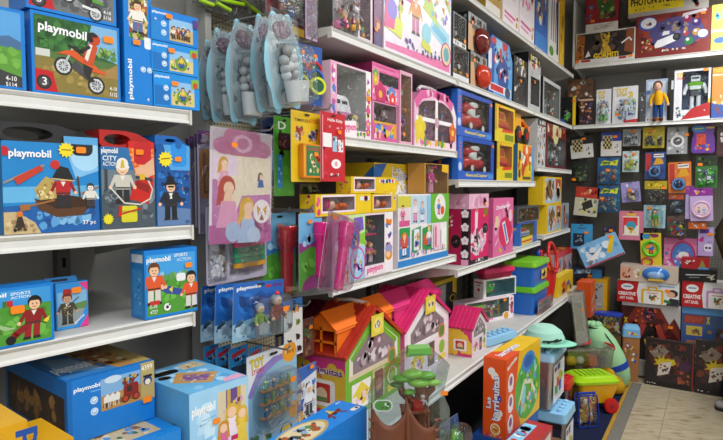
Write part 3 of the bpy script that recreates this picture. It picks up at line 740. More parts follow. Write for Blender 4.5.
def art_fire(A):
    A.r(0,0,1,.83,'6d7c88'); A.p([(0,.0),(1,.0),(1,.3),(0,.35)],'4a565f'); A.p([(0,.6),(.6,.6),(.6,.83),(0,.83)],'2a6ea8'); A.b(0,.05,1,.5,30,'5d6a74 7d8c98 3d474f',.04,.08,11)
    A.p([(.5,.83),(1,.83),(1,.52),(.62,.56)],'e0622a'); A.p([(.5,.83),(1,.83),(1,.9),(.5,.9)],'d2281f'); A.star(.76,.76,.25,'f0a04a',14,.7); A.rr(.6,.66,.94,.9,'c4222a',.25)
    A.p([(.5,.3),(.86,.24),(.98,.4),(.96,.55),(.6,.48)],'c8241f'); A.p([(.62,.42),(.88,.36),(.9,.44),(.64,.5)],'8f1a18')
    A.fg(.38,.25,.44,'e8e4da','f0c29a','c9c6ba','2b2a2c'); A.e(.38,.66,.11,'ece8dc'); A.l([(.26,.63),(.5,.63)],.03,'ece8dc'); A.p([(.34,.62),(.42,.62),(.4,.7),(.36,.7)],'d8b02a')
    A.p([(.6,.62),(.8,.66),(.98,.74),(1,.56),(.84,.52),(.66,.53)],'e2b08c'); A.l([(.62,.56),(.76,.53),(.9,.5)],.05,'d99f7a')
    A.l([(.15,.42),(.4,.26),(.7,.24),(.9,.3),(.95,.4),(.86,.5)],.026,'d8d4ca'); A.l([(.64,.53),(.94,.5)],.05,'3a3a3e'); A.r(.7,.5,.8,.56,'d8b02a')
    A.rr(.34,.06,.64,.23,'d6cf2a',.12); A.r(.34,.16,.64,.18,'a8a020'); A.l([(.3,.14),(.72,.2)],.03,'b8261f'); A.p([(.28,.12),(.34,.12),(.36,.22),(.3,.24)],'c8281f')
    A.l([(.08,.3),(.08,.6)],.05,'3a424a'); A.b(0,.22,.3,.4,10,'8a949c 55606a',.03,.06,12)
    A.t('playmobil',.0,.75,.3,.07,'f4f6f8',bold=.03); A.t('CITY',.02,.69,.26,.05,'f4f6f8'); A.t('ACTION',.02,.635,.26,.045,'e8ecf0'); A.star(.1,.1,.1,'e8dc2a',12,.72); 
S = spot(LF, 98.4, 152.2, 131, 0, -.013, 1.394)
case('carry case with red lid picturing a firefighter figure and hose', S, 'b4201f', art_fire, (-.18,.91,.24,.055), .12, (.70,.79,.0175))
def art_spy(A):
    A.r(0,0,1,.9,'14549c'); A.p([(0,.0),(1,.0),(1,.18),(0,.22)],'5f7fae'); A.b(0,.2,1,.7,40,'0f3f7c 1c66b4 2a78c8 0c3468',.05,.1,13); A.b(.5,.3,1,.66,14,'5fa8e0 3a86cc d86a3a',.02,.04,14)
    A.p([(.2,.9),(1,.9),(1,.62),(.4,.62)],'4fa2e2'); A.star(.64,.78,.3,'8fd0f8',16,.7); A.rr(.42,.66,.9,.92,'2a8fe0',.25); A.e(.66,.9,.1,'1a66b0')
    A.fg(.4,.06,.46,'1d1b1e','efc09a','23262e','1b1d24'); A.l([(.2,.46),(.6,.47)],.05,'17171b'); A.p([(.28,.46),(.52,.47),(.5,.55),(.3,.55)],'17171b'); A.p([(.36,.3),(.44,.3),(.41,.36)],'e8e8ec'); A.r(.32,.425,.5,.445,'101014')
    A.l([(.6,.27),(.8,.3)],.03,'2a2a2e'); A.star(.26,.74,.22,'f0dc2a',12,.72); A.l([(.14,.74),(.38,.75)],.03,'8a6a1a'); A.r(.84,.02,.96,.05,'3a5a86')
S = spot(LF, 154.4, 188, 136, 0, -.011, 1.394)
case('narrow blue carry case picturing a figure in a black hat and suit', S, '1766b6', art_spy, (-.05,.95,.16,.02), .2, (.62,.745,.0165))

# third shelf: three boxes, a wide gap in the middle
def pitch(A, x0=0, y0=0, x1=1, y1=1):
    A.r(x0,y0,x1,y1,'4f9a34'); A.b(x0,y0,x1,y0+(y1-y0)*.9,24,'5fae3e 437f2c 6cb84a',.04,.1,15)
def art_soccer(A):
    A.r(0,0,1,1,BL); pitch(A,.02,.04,.97,.7); A.r(.02,.68,.97,.95,'3a9ae0'); A.p([(.02,.5),(.4,.62),(.4,.9),(.02,.9)],'b8d0a8')
    logo(A,.12,.83,.4,.09); A.t('SPORTS',.56,.86,.2,.05,'e8f0f8'); A.t('ACTION',.56,.8,.2,.045,'e8f0f8'); A.r(.48,.68,.58,.78,'c22a30'); A.r(.48,.68,.52,.78,'2f7a35')
    A.fg(.76,.08,.74,'1d1614','f0c29a','8e1a22','9c1f28',lean=.1); A.l([(.7,.3),(.6,.2),(.56,.13)],.07,'8e1a22'); A.e(.55,.11,.05,'1b1b1d'); A.p([(.88,.36),(.96,.44),(.92,.32)],'e8d82a')
    A.e(.36,.5,.09,'f0f0f0'); A.e(.36,.5,.03,'222226'); A.e(.42,.55,.02,'222226'); A.e(.3,.46,.02,'222226'); A.p([(.4,.42),(.6,.3),(.5,.28),(.36,.4)],'9fc48a')
    A.t('5-10',.3,.14,.1,.05,'f0f0f0'); A.t('4734',.3,.06,.11,.05,'f0f0f0')
S = spot(LF, -58, 48.5, 289.5, 0, -.002, 1.197)
carton('toy_box', 'blue box with footballer in dark red kit, standing at the shelf edge', 'toy box', S, .05, BL, art_soccer, st=(.62,.62,.023), group='blue boxed toys')
def art_warrior(A):
    A.r(0,0,1,1,'2f93dc'); A.r(.04,.06,.96,.8,'7fb4d8'); A.p([(.04,.06),(.96,.06),(.96,.5),(.5,.42),(.04,.5)],'8f9a9c'); A.p([(.3,.5),(.96,.56),(.96,.4),(.5,.4)],'5f8a4a')
    A.p([(.7,.97),(1,.97),(1,.76)],'e0408c'); A.p([(.55,.0),(1,.5),(1,0)],'2f8ad8'); A.p([(.72,.0),(1,.26),(1,0)],'e23a90'); A.t('special',.58,.06,.4,.07,'f4f4f8',38)
    A.fg(.34,.1,.68,'7a1c1c','c89a78','4a4034','3a3630'); A.p([(.2,.76),(.48,.76),(.44,.86),(.24,.86)],'a8281f'); A.l([(.2,.4),(.7,.66)],.03,'3a3630'); A.b(.2,.2,.5,.6,20,'c9b58a 2a2622 8a7a5a d8c9a0',.02,.04,16)
S = spot(LF, 51, 83.5, 282.5, 0, -.058, 1.197)
o = carton('hanging_box', 'small blue and pink box with an armoured figure and a top hanging tab', 'toy box', S, .035, '2f93dc', art_warrior, st=(.62,.82,.0185), group='blue boxed toys')
mb = MB(); A = Art(S.w, S.h, clip=False); mb.prism([(-S.w*.98,S.h*.985),(-S.w*.98,S.h*1.0),(-S.w*.8,S.h*1.13),(S.w*.15,S.h*1.13),(S.w*.2,S.h+.0004),(-S.w*.5,S.h+.0004)], .002, .004, M('2a86d0'))
A.rr(-.12,1.04,.38,1.09,'21242a',.5); A.p([(-.48,1.0),(-.3,1.0),(-.3,1.12)],'e23a90'); mb.art(A, (-S.w/2,.0016,0),(1,0,0),(0,0,1)); mb.build('hang_tab', o)
def art_stretch(A):
    A.r(0,0,1,1,BL); pitch(A,.04,.04,.96,.72); A.r(.04,.62,.96,.93,'3f9fe2'); A.b(.04,.5,.96,.68,14,'7fb07a 5f9a5a 8fc0d8',.05,.1,17)
    logo(A,.04,.80,.44,.1); A.t('SPORTS',.55,.87,.26,.05,'e8f0f8'); A.t('ACTION',.6,.8,.28,.05,'c9dcf0')
    A.l([(.14,.46),(.95,.3)],.03,'d8dcde'); A.p([(.26,.42),(.4,.46),(.74,.36),(.7,.28),(.4,.34)],'2f4f9a'); A.e(.33,.46,.07,'2a1c16'); A.e(.33,.45,.05,'f0c29a'); A.p([(.44,.4),(.52,.44),(.5,.34)],'e0cf2a')
    A.fg(.17,.2,.62,'6a3a1c','f0c29a','e0592a','d8d4ce'); A.fg(.87,.06,.58,'1d1614','f0c29a','e0592a','d8d4ce'); A.r(.08,.2,.26,.26,'c8322c')
    A.rr(.58,.5,.76,.62,'e8ecee',.3); A.e(.4,.14,.065,'f0f0f0'); A.e(.4,.14,.028,'222226'); A.e(.44,.17,.015,'222226'); A.t('5-10',.08,.15,.13,.055,'f0f0f0'); A.t('4727',.08,.07,.14,.055,'f0f0f0')
S = spot(LF, 141, 194.5, 249, 0, -.006, 1.197)
def left_panel(A): A.r(0,0,1,1,'2a7fc4'); A.r(.1,.82,.9,.94,'dfe8f0'); A.r(.15,.06,.85,.72,'3f93d4'); A.b(.2,.1,.8,.7,14,'8fc0e6 2a70b4',.05,.1,18)
carton('toy_box', 'blue box with two orange-vested figures carrying a stretcher, alone at shelf end', 'toy box', S, .055, BL, art_stretch, left=left_panel, st=(.82,.73,.018), group='blue boxed toys')

# ---- lowest stack of the left bay, on the plinth
BLW = '1479cf'
def top_coach(A):
    A.r(0,0,1,1,BLW); A.p([(.03,.04),(.97,.04),(.97,.96),(.03,.96)],'b98a48'); A.p([(.03,.04),(.6,.04),(.3,.96),(.03,.96)],'3f86cc'); A.p([(.1,.2),(.5,.1),(.4,.5),(.14,.6)],'8fb8dc'); A.b(.35,.1,.97,.96,60,'8a5a2a c9a05a 6a3f22 e0d2b0 3f2a1c a8542a',.03,.07,19); A.p([(.82,.04),(1,.04),(1,.96),(.82,.96)],'b8a05a'); logo(A,.04,.16,.42,.2)
def art_coach(A):
    A.r(0,0,1,1,BLW); A.r(.0,.0,.05,1,'0f69b8'); logo(A,.07,.78,.3,.09); A.l([(.25,.75),(.37,.75)],.012,'6fb4e8'); circles(A,[(.285,.6),(.285,.42)],.042)
    A.r(.36,.38,.83,.9,'b88a4a'); A.p([(.36,.62),(.83,.66),(.83,.9),(.36,.9)],'7fb0dc'); A.e(.5,.86,.1,'c9dcec',.06); A.b(.37,.39,.82,.56,30,'a87838 c99c5a 8a5f2e',.02,.05,20)
    for x in (.42,.48,.54): A.p([(x-.03,.5),(x+.03,.5),(x+.04,.6),(x+.01,.64),(x-.03,.58)],'e8e6e0'); A.l([(x-.02,.5),(x-.02,.42)],.008,'d8d6d0'); A.l([(x+.02,.5),(x+.02,.42)],.008,'d8d6d0')
    A.rr(.62,.5,.8,.72,'8a2420',.2); A.r(.66,.58,.72,.68,'3a2a22'); 
    for x in (.64,.77): A.e(x,.48,.045,'5a2a1c'); A.e(x,.48,.03,'b8402a')
    A.b(.6,.7,.82,.88,20,'3a5a3a 8a2a22 2a2a2e c9a05a',.015,.03,21)
    A.r(.83,.36,1,1,'b9a468'); A.t('4399',.84,.86,.14,.09,'f0ece0',4); A.e(.915,.68,.055,'2f3f78'); A.r(.86,.74,.97,.78,'1d1d22'); A.e(.915,.66,.035,'ece0c8')
S = spot(LF, 67, 154.5, 371, 432, .0)
carton('toy_box', 'large blue box with stagecoach picture lying under the third shelf', 'toy box', S, .30, BLW, art_coach, left=lambda A: (A.r(.04,.05,.96,.72,'3a2a1c'), A.b(.06,.08,.95,.7,40,'6a4a26 8a6230 4a3018 a87a3a',.03,.07,22)), top=top_coach, st=(.90,.36,.02), group='blue boxed toys')
cz0 = S.loc.z; coachS = S
def art_under(A): A.r(0,0,1,1,'1a84d8'); A.r(.72,.15,.76,.5,'e8f0f8'); A.b(.1,.1,.6,.8,10,'2f93e0 1470c0',.03,.06,23)
def top_under(A): A.r(0,0,1,1,'1a84d8'); A.r(.1,.1,.85,.9,'c9b48a'); A.b(.1,.1,.85,.9,50,'8a5a2a e0d2b0 5f8fc0 a8542a 3f6a3a',.03,.07,24); logo(A,.05,.02,.4,.12)
S = spot(LF, 92, 181, 421, 452, .09); S.h = cz0-.002-S.loc.z if cz0-.002-S.loc.z > .03 else .05; S.loc.z = cz0-.002-S.h
carton('toy_box', 'flat blue box lying directly under the stagecoach box', 'toy box', S, .28, '1a84d8', art_under, top=top_under, group='blue boxed toys')
uz = S.loc.z
S = at(0,0,0,.165,uz-.7225); S.loc = LF.pt(.582, .08, .7215); S.rot = LF.rot; S.h = uz-.7235
carton('toy_box', 'dark blue and purple box at the very bottom of the left stack', 'toy box', S, .27, '26307e', lambda A: (A.r(0,0,1,1,'2a3a94'), A.r(0,.62,1,1,'5a2f8c'), A.b(.1,.65,.9,.95,16,'c9a8e0 8a5ac0 e8e0f4',.02,.04,25)), group='blue boxed toys')
# yellow boxes
def yel(A):
    A.r(0,0,1,1,'d9a012'); A.t('playmobil',.86,.97,.62*A.H/A.W,.10,'1c4fa0',-90,bold=.03)
S = spot(LF, -70, 28, 420, 460, .18); S.loc.z = .7215; S.h = LF.hit(28, 420, .18).z-.7215
carton('toy_box', 'mustard yellow box with blue lettering in the bottom corner, cut by the frame', 'toy box', S, .12, 'd9a012', yel, sides={'top': 'e0a90f'})  # lighter top colour paints in the shading between top and front
S = spot(LF, 29.8, 74, 437, 460, .16); S.loc.z = .7215; S.h = LF.hit(74, 437, .16).z-.7215
carton('toy_box', 'plain mustard yellow box between the lettered yellow one and the stagecoach box', 'toy box', S, .125, 'd39a0f', None, sides={'top': 'd8a210'})  # top lightened in colour too, standing in for light from above
# princess castle box
def lady(A, x, y, h, hair, dress):
    k = h*A.H/A.W
    A.p([(x-.3*k,y),(x+.3*k,y),(x+.1*k,y+.5*h),(x-.1*k,y+.5*h)],dress); A.p([(x-.12*k,y+.46*h),(x+.12*k,y+.46*h),(x+.13*k,y+.72*h),(x-.13*k,y+.72*h)],dress)
    A.e(x,y+.84*h,.14*k,hair); A.p([(x-.14*k,y+.84*h),(x-.17*k,y+.56*h),(x-.06*k,y+.6*h)],hair); A.p([(x+.14*k,y+.84*h),(x+.17*k,y+.56*h),(x+.06*k,y+.6*h)],hair); A.e(x,y+.81*h,.1*k,'f0c6a4')
def art_castle(A):
    A.r(0,0,1,1,'9fd0f0'); A.b(0,.0,.5,1,20,'b8def6 8cc4ea c9e8fa',.08,.16,26); logo(A,.04,.83,.38,.08,0); A.l([(.2,.8),(.42,.81)],.012,'6fa8d8')
    A.r(.46,.42,.96,.95,'d8c9a8'); A.r(.46,.42,.96,.6,'b8824a'); A.r(.6,.66,.86,.95,'6a4a8c'); A.r(.62,.6,.68,.95,'c9a84a'); A.r(.8,.6,.86,.95,'c9a84a'); A.b(.47,.44,.95,.9,40,'e8d8f0 c8a0c8 e0b84a 8a4a3a d8a0b8',.02,.05,27)
    lady(A,.7,.5,.36,'d8b03a','f0e0ee'); lady(A,.55,.46,.3,'c9902a','d86a9a'); lady(A,.88,.5,.32,'d8b03a','e8c84a'); A.r(.68,.6,.8,.63,'c8286a')
    A.e(.27,.4,.15,'6fb0e0'); A.e(.27,.4,.12,'8fc4ec'); A.r(.46,.04,.68,.36,'e8e0e8'); A.r(.72,.04,.96,.36,'e8dce0'); lady(A,.56,.06,.28,'6a3a22','c85a8a'); lady(A,.84,.06,.28,'7a4a2a','a86aa0')
def left_castle(A):
    A.r(0,0,1,1,'5fb0e0'); A.p([(0,.2),(.34,.3),(.3,.62),(.12,.74),(0,.7)],'b8a468'); A.p([(0,.24),(.24,.32),(.2,.56),(0,.62)],'7a6a4a'); A.e(.72,.5,.24,'d88ab8'); lady(A,.72,.3,.48,'6a4226','b8287e'); A.r(.6,.0,1,.14,'d88ab8')
def top_castle(A):
    A.r(0,0,1,1,'6fb8e6'); A.b(0,0,1,1,30,'8fcaf0 5aa8dc b8e0f8',.06,.14,28); A.p([(.1,.42),(.5,.14),(.86,.4),(.4,.7)],'c99a5a'); A.p([(.24,.42),(.5,.24),(.72,.4),(.42,.58)],'8a6a9a'); A.b(.26,.26,.72,.56,24,'d8b84a c8326a e8dcc8 6a4a8c',.02,.04,29)
    A.rr(.06,.72,.5,.86,'14110f',.5); A.e(.16,.64,.1,'1a1512',.06); A.p([(.6,.04),(.98,.02),(.98,.16),(.7,.14)],'e8a8c8'); A.p([(.55,.74),(.95,.7),(.9,.94),(.6,.92)],'d8c9a8'); A.b(.56,.74,.92,.92,14,'8a6a4a c8a05a e8e0d0',.02,.04,30)
def art_castle_sp(): 
    S = spot(LF, 189.5, 248.5, 385, 460, .10); S.h = S.loc.z+S.h-.7215; S.loc.z = .7215; return S
S = art_castle_sp()
o = carton('toy_box', 'sky blue castle playset box with pink picture and a handle slot on top', 'toy box', S, .20, '7fc4ec', art_castle, left=left_castle, top=top_castle, st=(.42,(S.h-.075)/S.h,.019))
# ================================================================== hanging goods of the pegboard bay
# hooks: y along the aisle, z height, how far they reach
# ---- bath cups hanging in pale blue cards
CLB = CLEAR('b8dcea', .10, .5, .5)
def cup_pack(S, label, seed, tilt=0):
    w, h = S.w, S.h; mb = MB(); P = outline(w, h, 'cloud')
    mb.prism(P, 0, .0012, M('8fc3d6'), M('7fb4c8'))
    A = Art(w, h); m_ = 'a4b4ba'
    A.rr(.13,.05,.87,.95,m_,.5); A.b(.15,.08,.85,.95,36,'8a969c b8c4c8 6f7a80 c8d0d2 98a8b0',.05,.1,seed+2)
    A.e(.5,.80,.24,'7a5568',.085); A.b(.28,.72,.72,.88,14,'b898ac 6a3f58 a8889c',.03,.06,seed); A.b(.26,.36,.74,.68,24,'5f5c5a b0aeaa 4a4846 8a8682',.04,.09,seed+1)
    mb.art(A, (-w/2,0,0),(1,0,0),(0,0,1))
    o = mb.build('bath_cup_pack', loc=S.loc, rot=(0, R(tilt), S.rot)); tag(o, label, 'blister pack', 'pale blue bath cup packs')
    c = MB(); r_ = w*.25
    c.lathe([(r_*.74,h*.1),(r_*.82,h*.105),(r_*.98,h*.30),(r_*1.0,h*.305),(r_*.95,h*.305),(r_*.8,h*.13)], M('e9e7e6','plastic'), (0,-r_-.004,0), 18); c.v = [(x, (y+.004)*.62-.004, z) for x, y, z in c.v]; c.build('cup', o)
    q = MB()
    for i, (a, b) in enumerate(((-.1,.36),(.12,.38),(.0,.45),(-.13,.5),(.1,.53),(-.02,.6),(.13,.46),(-.12,.42))):
        q.ball((a*w,-.014,b*h), w*.078, M(('dedcda','b9b4b2')[i%2],'plastic'), 10, 7)
    q.build('bath_beads', o)
    dome_mesh(-w*.33,w*.33,h*.07,h*.66,r_*1.24+.006,CLEAR('eef4f6',.07,.5,.4),-.004,n=5).build('blister', o)
    dome_mesh(-w*.36,w*.36,h*.69,h*.93,.012,CLEAR('eef4f6',.1,.5,.8),-.004,n=5).build('label_blister', o)
    return o
for i, (a, b, yt, yb, off, rz, tl, lab) in enumerate((
        (197, 230, 38, 124, -.163, 0, 0, 'pale blue bath cup pack at the very back, touching the small blue boxes'),
        (206, 243, 26, 127, -.114, 0, 0, 'second pale blue bath cup pack from the back, before the small blue boxes'),
        (222, 263, 17, 128, -.058, 6, 1, 'third pale blue bath cup pack from the back, its white cup fully showing'),
        (250, 288, 13, 117, .0, 6, -4, 'pale blue bath cup pack hanging just behind the very front one'),
        (265, 309, 11, 113, .062, 6, -8, 'frontmost pale blue bath cup pack with white cup, before the sunglasses'))):
    S = spot(MF, a, b, yt, yb, off); S.rot += R(rz)
    o = cup_pack(S, lab, 40+i*3, tl)
    if i == 4: sticker(o, .02, S.h*.58, .017, -.045)
    if i == 4: hk(S, .03)
# ---- sunglasses card
def art_sun(A): A.r(0,0,1,1,'1f4f9e'); A.b(.05,.05,.95,.3,14,'2f7fc8 1a3f86 5aa0dc',.08,.16,44); A.b(.2,.76,.9,.82,14,'c9d8ec 8fb0dc',.03,.05,45); A.b(.4,.70,.95,.74,10,'c9d8ec',.02,.04,46)
S = spot(MF, 290, 319.5, 44, 104, -.03); hk(S); S.rot += R(-8)
o = blister('sunglasses_card', 'blue card holding red, blue and yellow toy sunglasses', 'blister pack', S, '1f4f9e', art_sun, st=(.75,.83,.018))
def glasses(parent, z, col, w, lens='1d5a3c', yo=0):
    mb = MB(); m = M(col, 'gloss')
    for sx in (-1, 1):
        cx = sx*w*.25; n = 18; O = []; I = []
        for i in range(n):
            a = 2*math.pi*i/n; O.append((cx+w*.25*math.cos(a), z+w*.19*math.sin(a))); I.append((cx+w*.185*math.cos(a), z+w*.135*math.sin(a)))
        mb.ringprism(O, I, -.012-yo, -.006-yo, m); mb.tube([(sx*w*.49,-.01-yo,z+w*.05),(sx*w*.46,.0-.003,z+w*.02)], .004, m, 6)
    mb.box(-w*.05, w*.05, -.012-yo, -.007-yo, z+.0, z+w*.09, m)
    o = mb.build('sunglasses', parent)
    l = MB()
    for sx in (-1, 1): l.prism([(sx*w*.25+w*.18*math.cos(R(20*i)), z+w*.13*math.sin(R(20*i))) for i in range(18)], -.0095-yo, -.0085-yo, M(lens,'gloss'))
    l.build('lens', o)
glasses(o, S.h*.60, 'c8282e', S.w*.86, '24584a'); glasses(o, S.h*.47, '2a5fb8', S.w*.88, '1d4a3c', .004); glasses(o, S.h*.32, 'd8e02a', S.w*.96, '1d5a3a', .008)
# ---- packages at the top
def art_red(A): A.r(0,0,1,1,'6a1f24'); A.b(.05,.3,.95,.97,40,'8a2a2c 4a1418 b0502a 2a1a1c',.05,.1,47); A.b(.2,.32,.9,.6,24,'2a4f9a 3a5a4a c9a23a 1c2430 4a6a8a',.05,.09,48); A.r(.1,.18,.95,.28,'8a8f96'); A.r(.04,.02,.97,.13,'e0b81a')
S = spot(MF, 266, 305, -42, 33, -.06)
blister('figure_blister', 'dark red pack with toy soldiers and a yellow lower strip, above the sunglasses', 'blister pack', S, '6a1f24', art_red, dome=(.1,.2,.92,.7), d=.02, fill=lambda o,a,b,c,d_,e: [fig3(o, a+(b-a)*t, -.011, c+.004, (d_-c)*.75, hair=hc, top=tc, leg=lc) for t, hc, tc, lc in ((.25,'2a2420','2a3a7a','8a2a22'),(.55,'3a2a1c','5a4a2a','2a4a8a'),(.8,'1c1a1a','3a4a3a','2a2a2e'))], st=(.72,.62,.02), hole=False)
def art_pink(A): A.r(0,0,1,1,'c8a8cc'); A.b(.1,.05,.9,.95,30,'d8c0dc b088c0 e8d8ec d86aa0 e8a03a',.08,.16,49); A.rr(.2,.4,.6,.8,'b884b8',.5)
S = spot(MF, 305.5, 317, -40, 40, -.03)
o = blister('trinket_bag', 'narrow lilac bag of trinkets beside the dark red soldier pack', 'bag', S, 'c8a8cc', art_pink, st=(.5,.72,.0165), hole=False)
pouch(o, -S.w*.48, S.w*.48, S.h*.03, S.h*.97, .012, BAGM(), 5, y=-.004)
S = spot(MF, 192, 266, -60, 17, -.155)
mb = MB(); mb.prism([(-S.w/2,0),(S.w/2,0),(S.w/2,S.h),(-S.w/2,S.h)], 0, .001, M('5a5c58')); A = Art(S.w, S.h); A.b(.0,.0,1,1,60,'6a6c66 4a4c48 8a8c88 3a3c3a a8aaa6',.03,.08,50); mb.art(A,(-S.w/2,0,0),(1,0,0),(0,0,1))
o = mb.build('glow_stick_bag', loc=S.loc, rot=S.rot); tag(o, 'clear crinkled bag with lime green sticks, top of the pegboard bay', 'bag')
mb = MB()
for (a, b), (c, d) in (((.55,.28),(.95,.12)),((.25,.10),(.42,.06)),((.3,.16),(.6,.2)),((.05,.06),(.2,.05))):
    mb.tube([(-S.w/2+a*S.w,-.012,b*S.h),(-S.w/2+c*S.w,-.016,d*S.h)], .0055, M('a8d81a','plastic'), 8)
mb.build('glow_stick', o); pouch(o, -S.w*.49, S.w*.49, 0, S.h, .022, BAGM(), 8, y=-.002, nx=14, nz=14)
# ---- dress-up foam bags: lilac bags at the back, cream set in front
def dressup(S, label, seed, front):
    w, h = S.w, S.h; mb = MB(); mb.prism([(-w/2,0),(w/2,0),(w/2,h*.98),(w*.3,h),(-w*.3,h),(-w/2,h*.98)], 0, .0012, M('b9b2c4'))
    A = Art(w, h); A.b(0,0,1,1,24,'c8c2d2 a8a0b8 d8d4e0',.08,.18,seed); A.r(0,.86,1,1,'5a3a6e'); A.b(.05,.87,.95,.99,16,'c23a5a e8e0ec 3a2a5a 4a8a5a',.05,.1,seed+1)
    if front:
        A.rr(.04,.34,.92,.82,'e0951a',.12); A.l([(.14,.78),(.14,.4),(.4,.4),(.5,.55)],.05,'8a3a1c'); A.l([(.14,.6),(.3,.66),(.4,.76)],.05,'8a3a1c')
    else: A.rr(.2,.3,.85,.82,'d08a1c',.12)
    mb.art(A,(-w/2,0,0),(1,0,0),(0,0,1))
    o = mb.build('foam_craft_bag', loc=S.loc, rot=S.rot); tag(o, label, 'bag', 'foam craft bags hanging one behind the other')
    pouch(o, -w*.49, w*.49, .002, h*.97, .011, CLEAR('eeeef4',.08,.45,.9), seed, y=-.003)
    return o
for i, (a, b, yt, yb, off, lab) in enumerate(((186, 226, 140, 222, -.165, 'orange foam craft bag at the back of its hook, mostly hidden'), (190, 230, 138, 224, -.14, 'orange foam craft bag, second from the back of its hook'), (195, 236, 136, 226, -.115, 'orange foam craft bag, third from the back of its hook'), (198, 241, 132, 232, -.085, 'orange foam craft bag directly behind the cream craft set'))):
    S = spot(MF, a, b, yt, yb, off); dressup(S, lab, 60+3*i, i == 3)
S = spot(MF, 206, 266.5, 205, 281, -.062)
o = MB(); o.prism(outline(S.w, S.h, 'card'), 0, .001, M('a9a4b6')); A = Art(S.w, S.h); A.b(0,0,1,1,40,'b8b4c6 989cae c8c6d4 8c88a0',.05,.12,73); A.b(.05,.05,.32,.4,24,'e8ecf4 c8d0e4 f4f6fa',.02,.05,74); A.e(.2,.72,.06,'d8821c'); A.e(.19,.86,.07,'d8821c'); o.art(A,(-S.w/2,0,0),(1,0,0),(0,0,1))
o = o.build('foam_craft_bag', loc=S.loc, rot=S.rot); tag(o, 'lilac craft bag with a packet of pink, green and mustard foam sticks', 'bag')
mb = MB(); cols = ('c2587a','2f7a5a','3a8a62','2f7a5a','b8862a')
for i, c in enumerate(cols): mb.rbox(-S.w*.12, S.w*.4, -.016, -.004, S.h*(.45-.068*i), S.h*(.45-.068*i+.062), M(c,'matte'), .004)
mb.build('foam_stick', o); pouch(o, -S.w*.15, S.w*.43, S.h*.10, S.h*.62, .024, CLEAR('f0f2f4',.1,.5,.9), 9, 'inner_bag', y=-.002); pouch(o, -S.w*.48, -S.w*.2, S.h*.04, S.h*.6, .02, BAGM(), 10, 'glitter_bag', y=-.002)
def art_craft(A):
    A.r(0,0,1,1,'d8d0d8'); A.r(0,.80,1,1,'b8b0b8')
    for x, y, r_ in ((.5,.93,.3),(.22,.85,.18),(.78,.84,.2),(.5,.83,.24)): A.e(x,y,r_,'b86a94',r_*.42)
    A.e(.5,.88,.16,'d8a8c4',.08); A.e(.5,.88,.1,'b86a94',.05)
    A.r(.04,.08,.98,.77,'ebe2c8'); A.p([(.04,.08),(.98,.08),(.98,.44),(.5,.42),(.42,.3),(.04,.6)],'c07ab4'); A.p([(.04,.55),(.42,.6),(.42,.76),(.04,.76)],'ead8ea')
    A.b(.42,.02,.99,.36,30,'a85a9c c888bc d8a8d0 9a4a8c',.04,.08,75)
    A.r(0,.0,1,.16,'b05a98'); A.b(.45,.02,.98,.3,20,'9c4488 c070a8',.05,.1,76)
    # cut-out paper ladies, no faces
    def prl(x, y, h, hair, dress, sk='f2cfae'):
        k = h*A.H/A.W
        A.e(x, y+.78*h, .2*k, hair); A.p([(x-.2*k,y+.8*h),(x-.26*k,y+.4*h),(x-.02*k,y+.5*h)],hair); A.e(x+.04*k, y+.74*h, .13*k, sk)
        A.p([(x-.06*k,y+.64*h),(x+.12*k,y+.64*h),(x+.16*k,y+.46*h),(x-.1*k,y+.46*h)],sk); A.p([(x-.26*k,y),(x+.34*k,y),(x+.2*k,y+.5*h),(x-.14*k,y+.5*h)],dress)
    prl(.2,.5,.26,'d8a02a','e8b0c8'); prl(.26,.14,.46,'b8341c','e0a0c4'); prl(.58,.0,.42,'e0b42a','a8c4e4'); A.e(.36,.1,.12,'a8c4e4',.09); A.e(.7,.06,.11,'b8d0ea',.08)
    prl(.8,.5,.14,'1d1a22','2f62b0'); A.e(.83,.28,.15,'f4f0f2',.11); A.p([(.76,.24),(.81,.3),(.74,.34)],'c8a02a'); A.p([(.9,.24),(.85,.3),(.92,.34)],'c8a02a'); A.p([(.79,.2),(.87,.2),(.83,.26)],'8a5a2a')
S = spot(MF, 210, 268, 130, 243, -.022); hk(S, .05); S.rot += R(-4)
o = MB(); o.prism(outline(S.w, S.h, 'card'), 0, .0014, M('d8d0d8')); A = Art(S.w, S.h); art_craft(A); o.art(A,(-S.w/2,0,0),(1,0,0),(0,0,1))
o = o.build('craft_set_bag', loc=S.loc, rot=(0, R(2), S.rot)); tag(o, 'cream and purple craft set bag with pictured ladies and a pink cloud header', 'bag')
pouch(o, -S.w*.49, S.w*.5, 0, S.h, .01, CLEAR('fbfafb',.03,.22,.6), 11, y=-.006, nx=12, nz=16); sticker(o, -S.w*.22, S.h*.855, .019, -.021)
# ---- cards of small goods
S = spot(MF, 262, 282, 112, 186, -.17)
blister('card_pack', 'narrow dark blue card behind the green card', 'blister pack', S, '1d4f9a', lambda A: (A.r(0,0,1,1,'1d4f9a'), A.e(.3,.35,.4,'4a9ae0'), A.b(.05,.5,.95,.9,14,'16386e 2a6ab8',.1,.2,77)), hole=False)
def art_green(A): A.r(0,0,1,1,'4fa030'); A.b(0,0,1,1,20,'5fb03c 438c28',.1,.2,78); A.t('D',.2,.84,.4,.1,'dfe8dc',bold=.02); A.rr(.2,.58,.85,.8,'3a2420',.2); A.b(.22,.6,.83,.78,16,'b8745a 7a4a3a 5a2f5a',.06,.12,79); A.r(.14,.1,.4,.52,'3a8ad0'); A.b(.15,.12,.4,.5,8,'2a6ab0 8fc0e4',.04,.08,80)
S = spot(MF, 274, 294, 117, 196, -.06); hk(S)
blister('stationery_card', 'green card with small pictures and a blue stick, beside the yellow stamp card', 'blister pack', S, '4fa030', art_green)
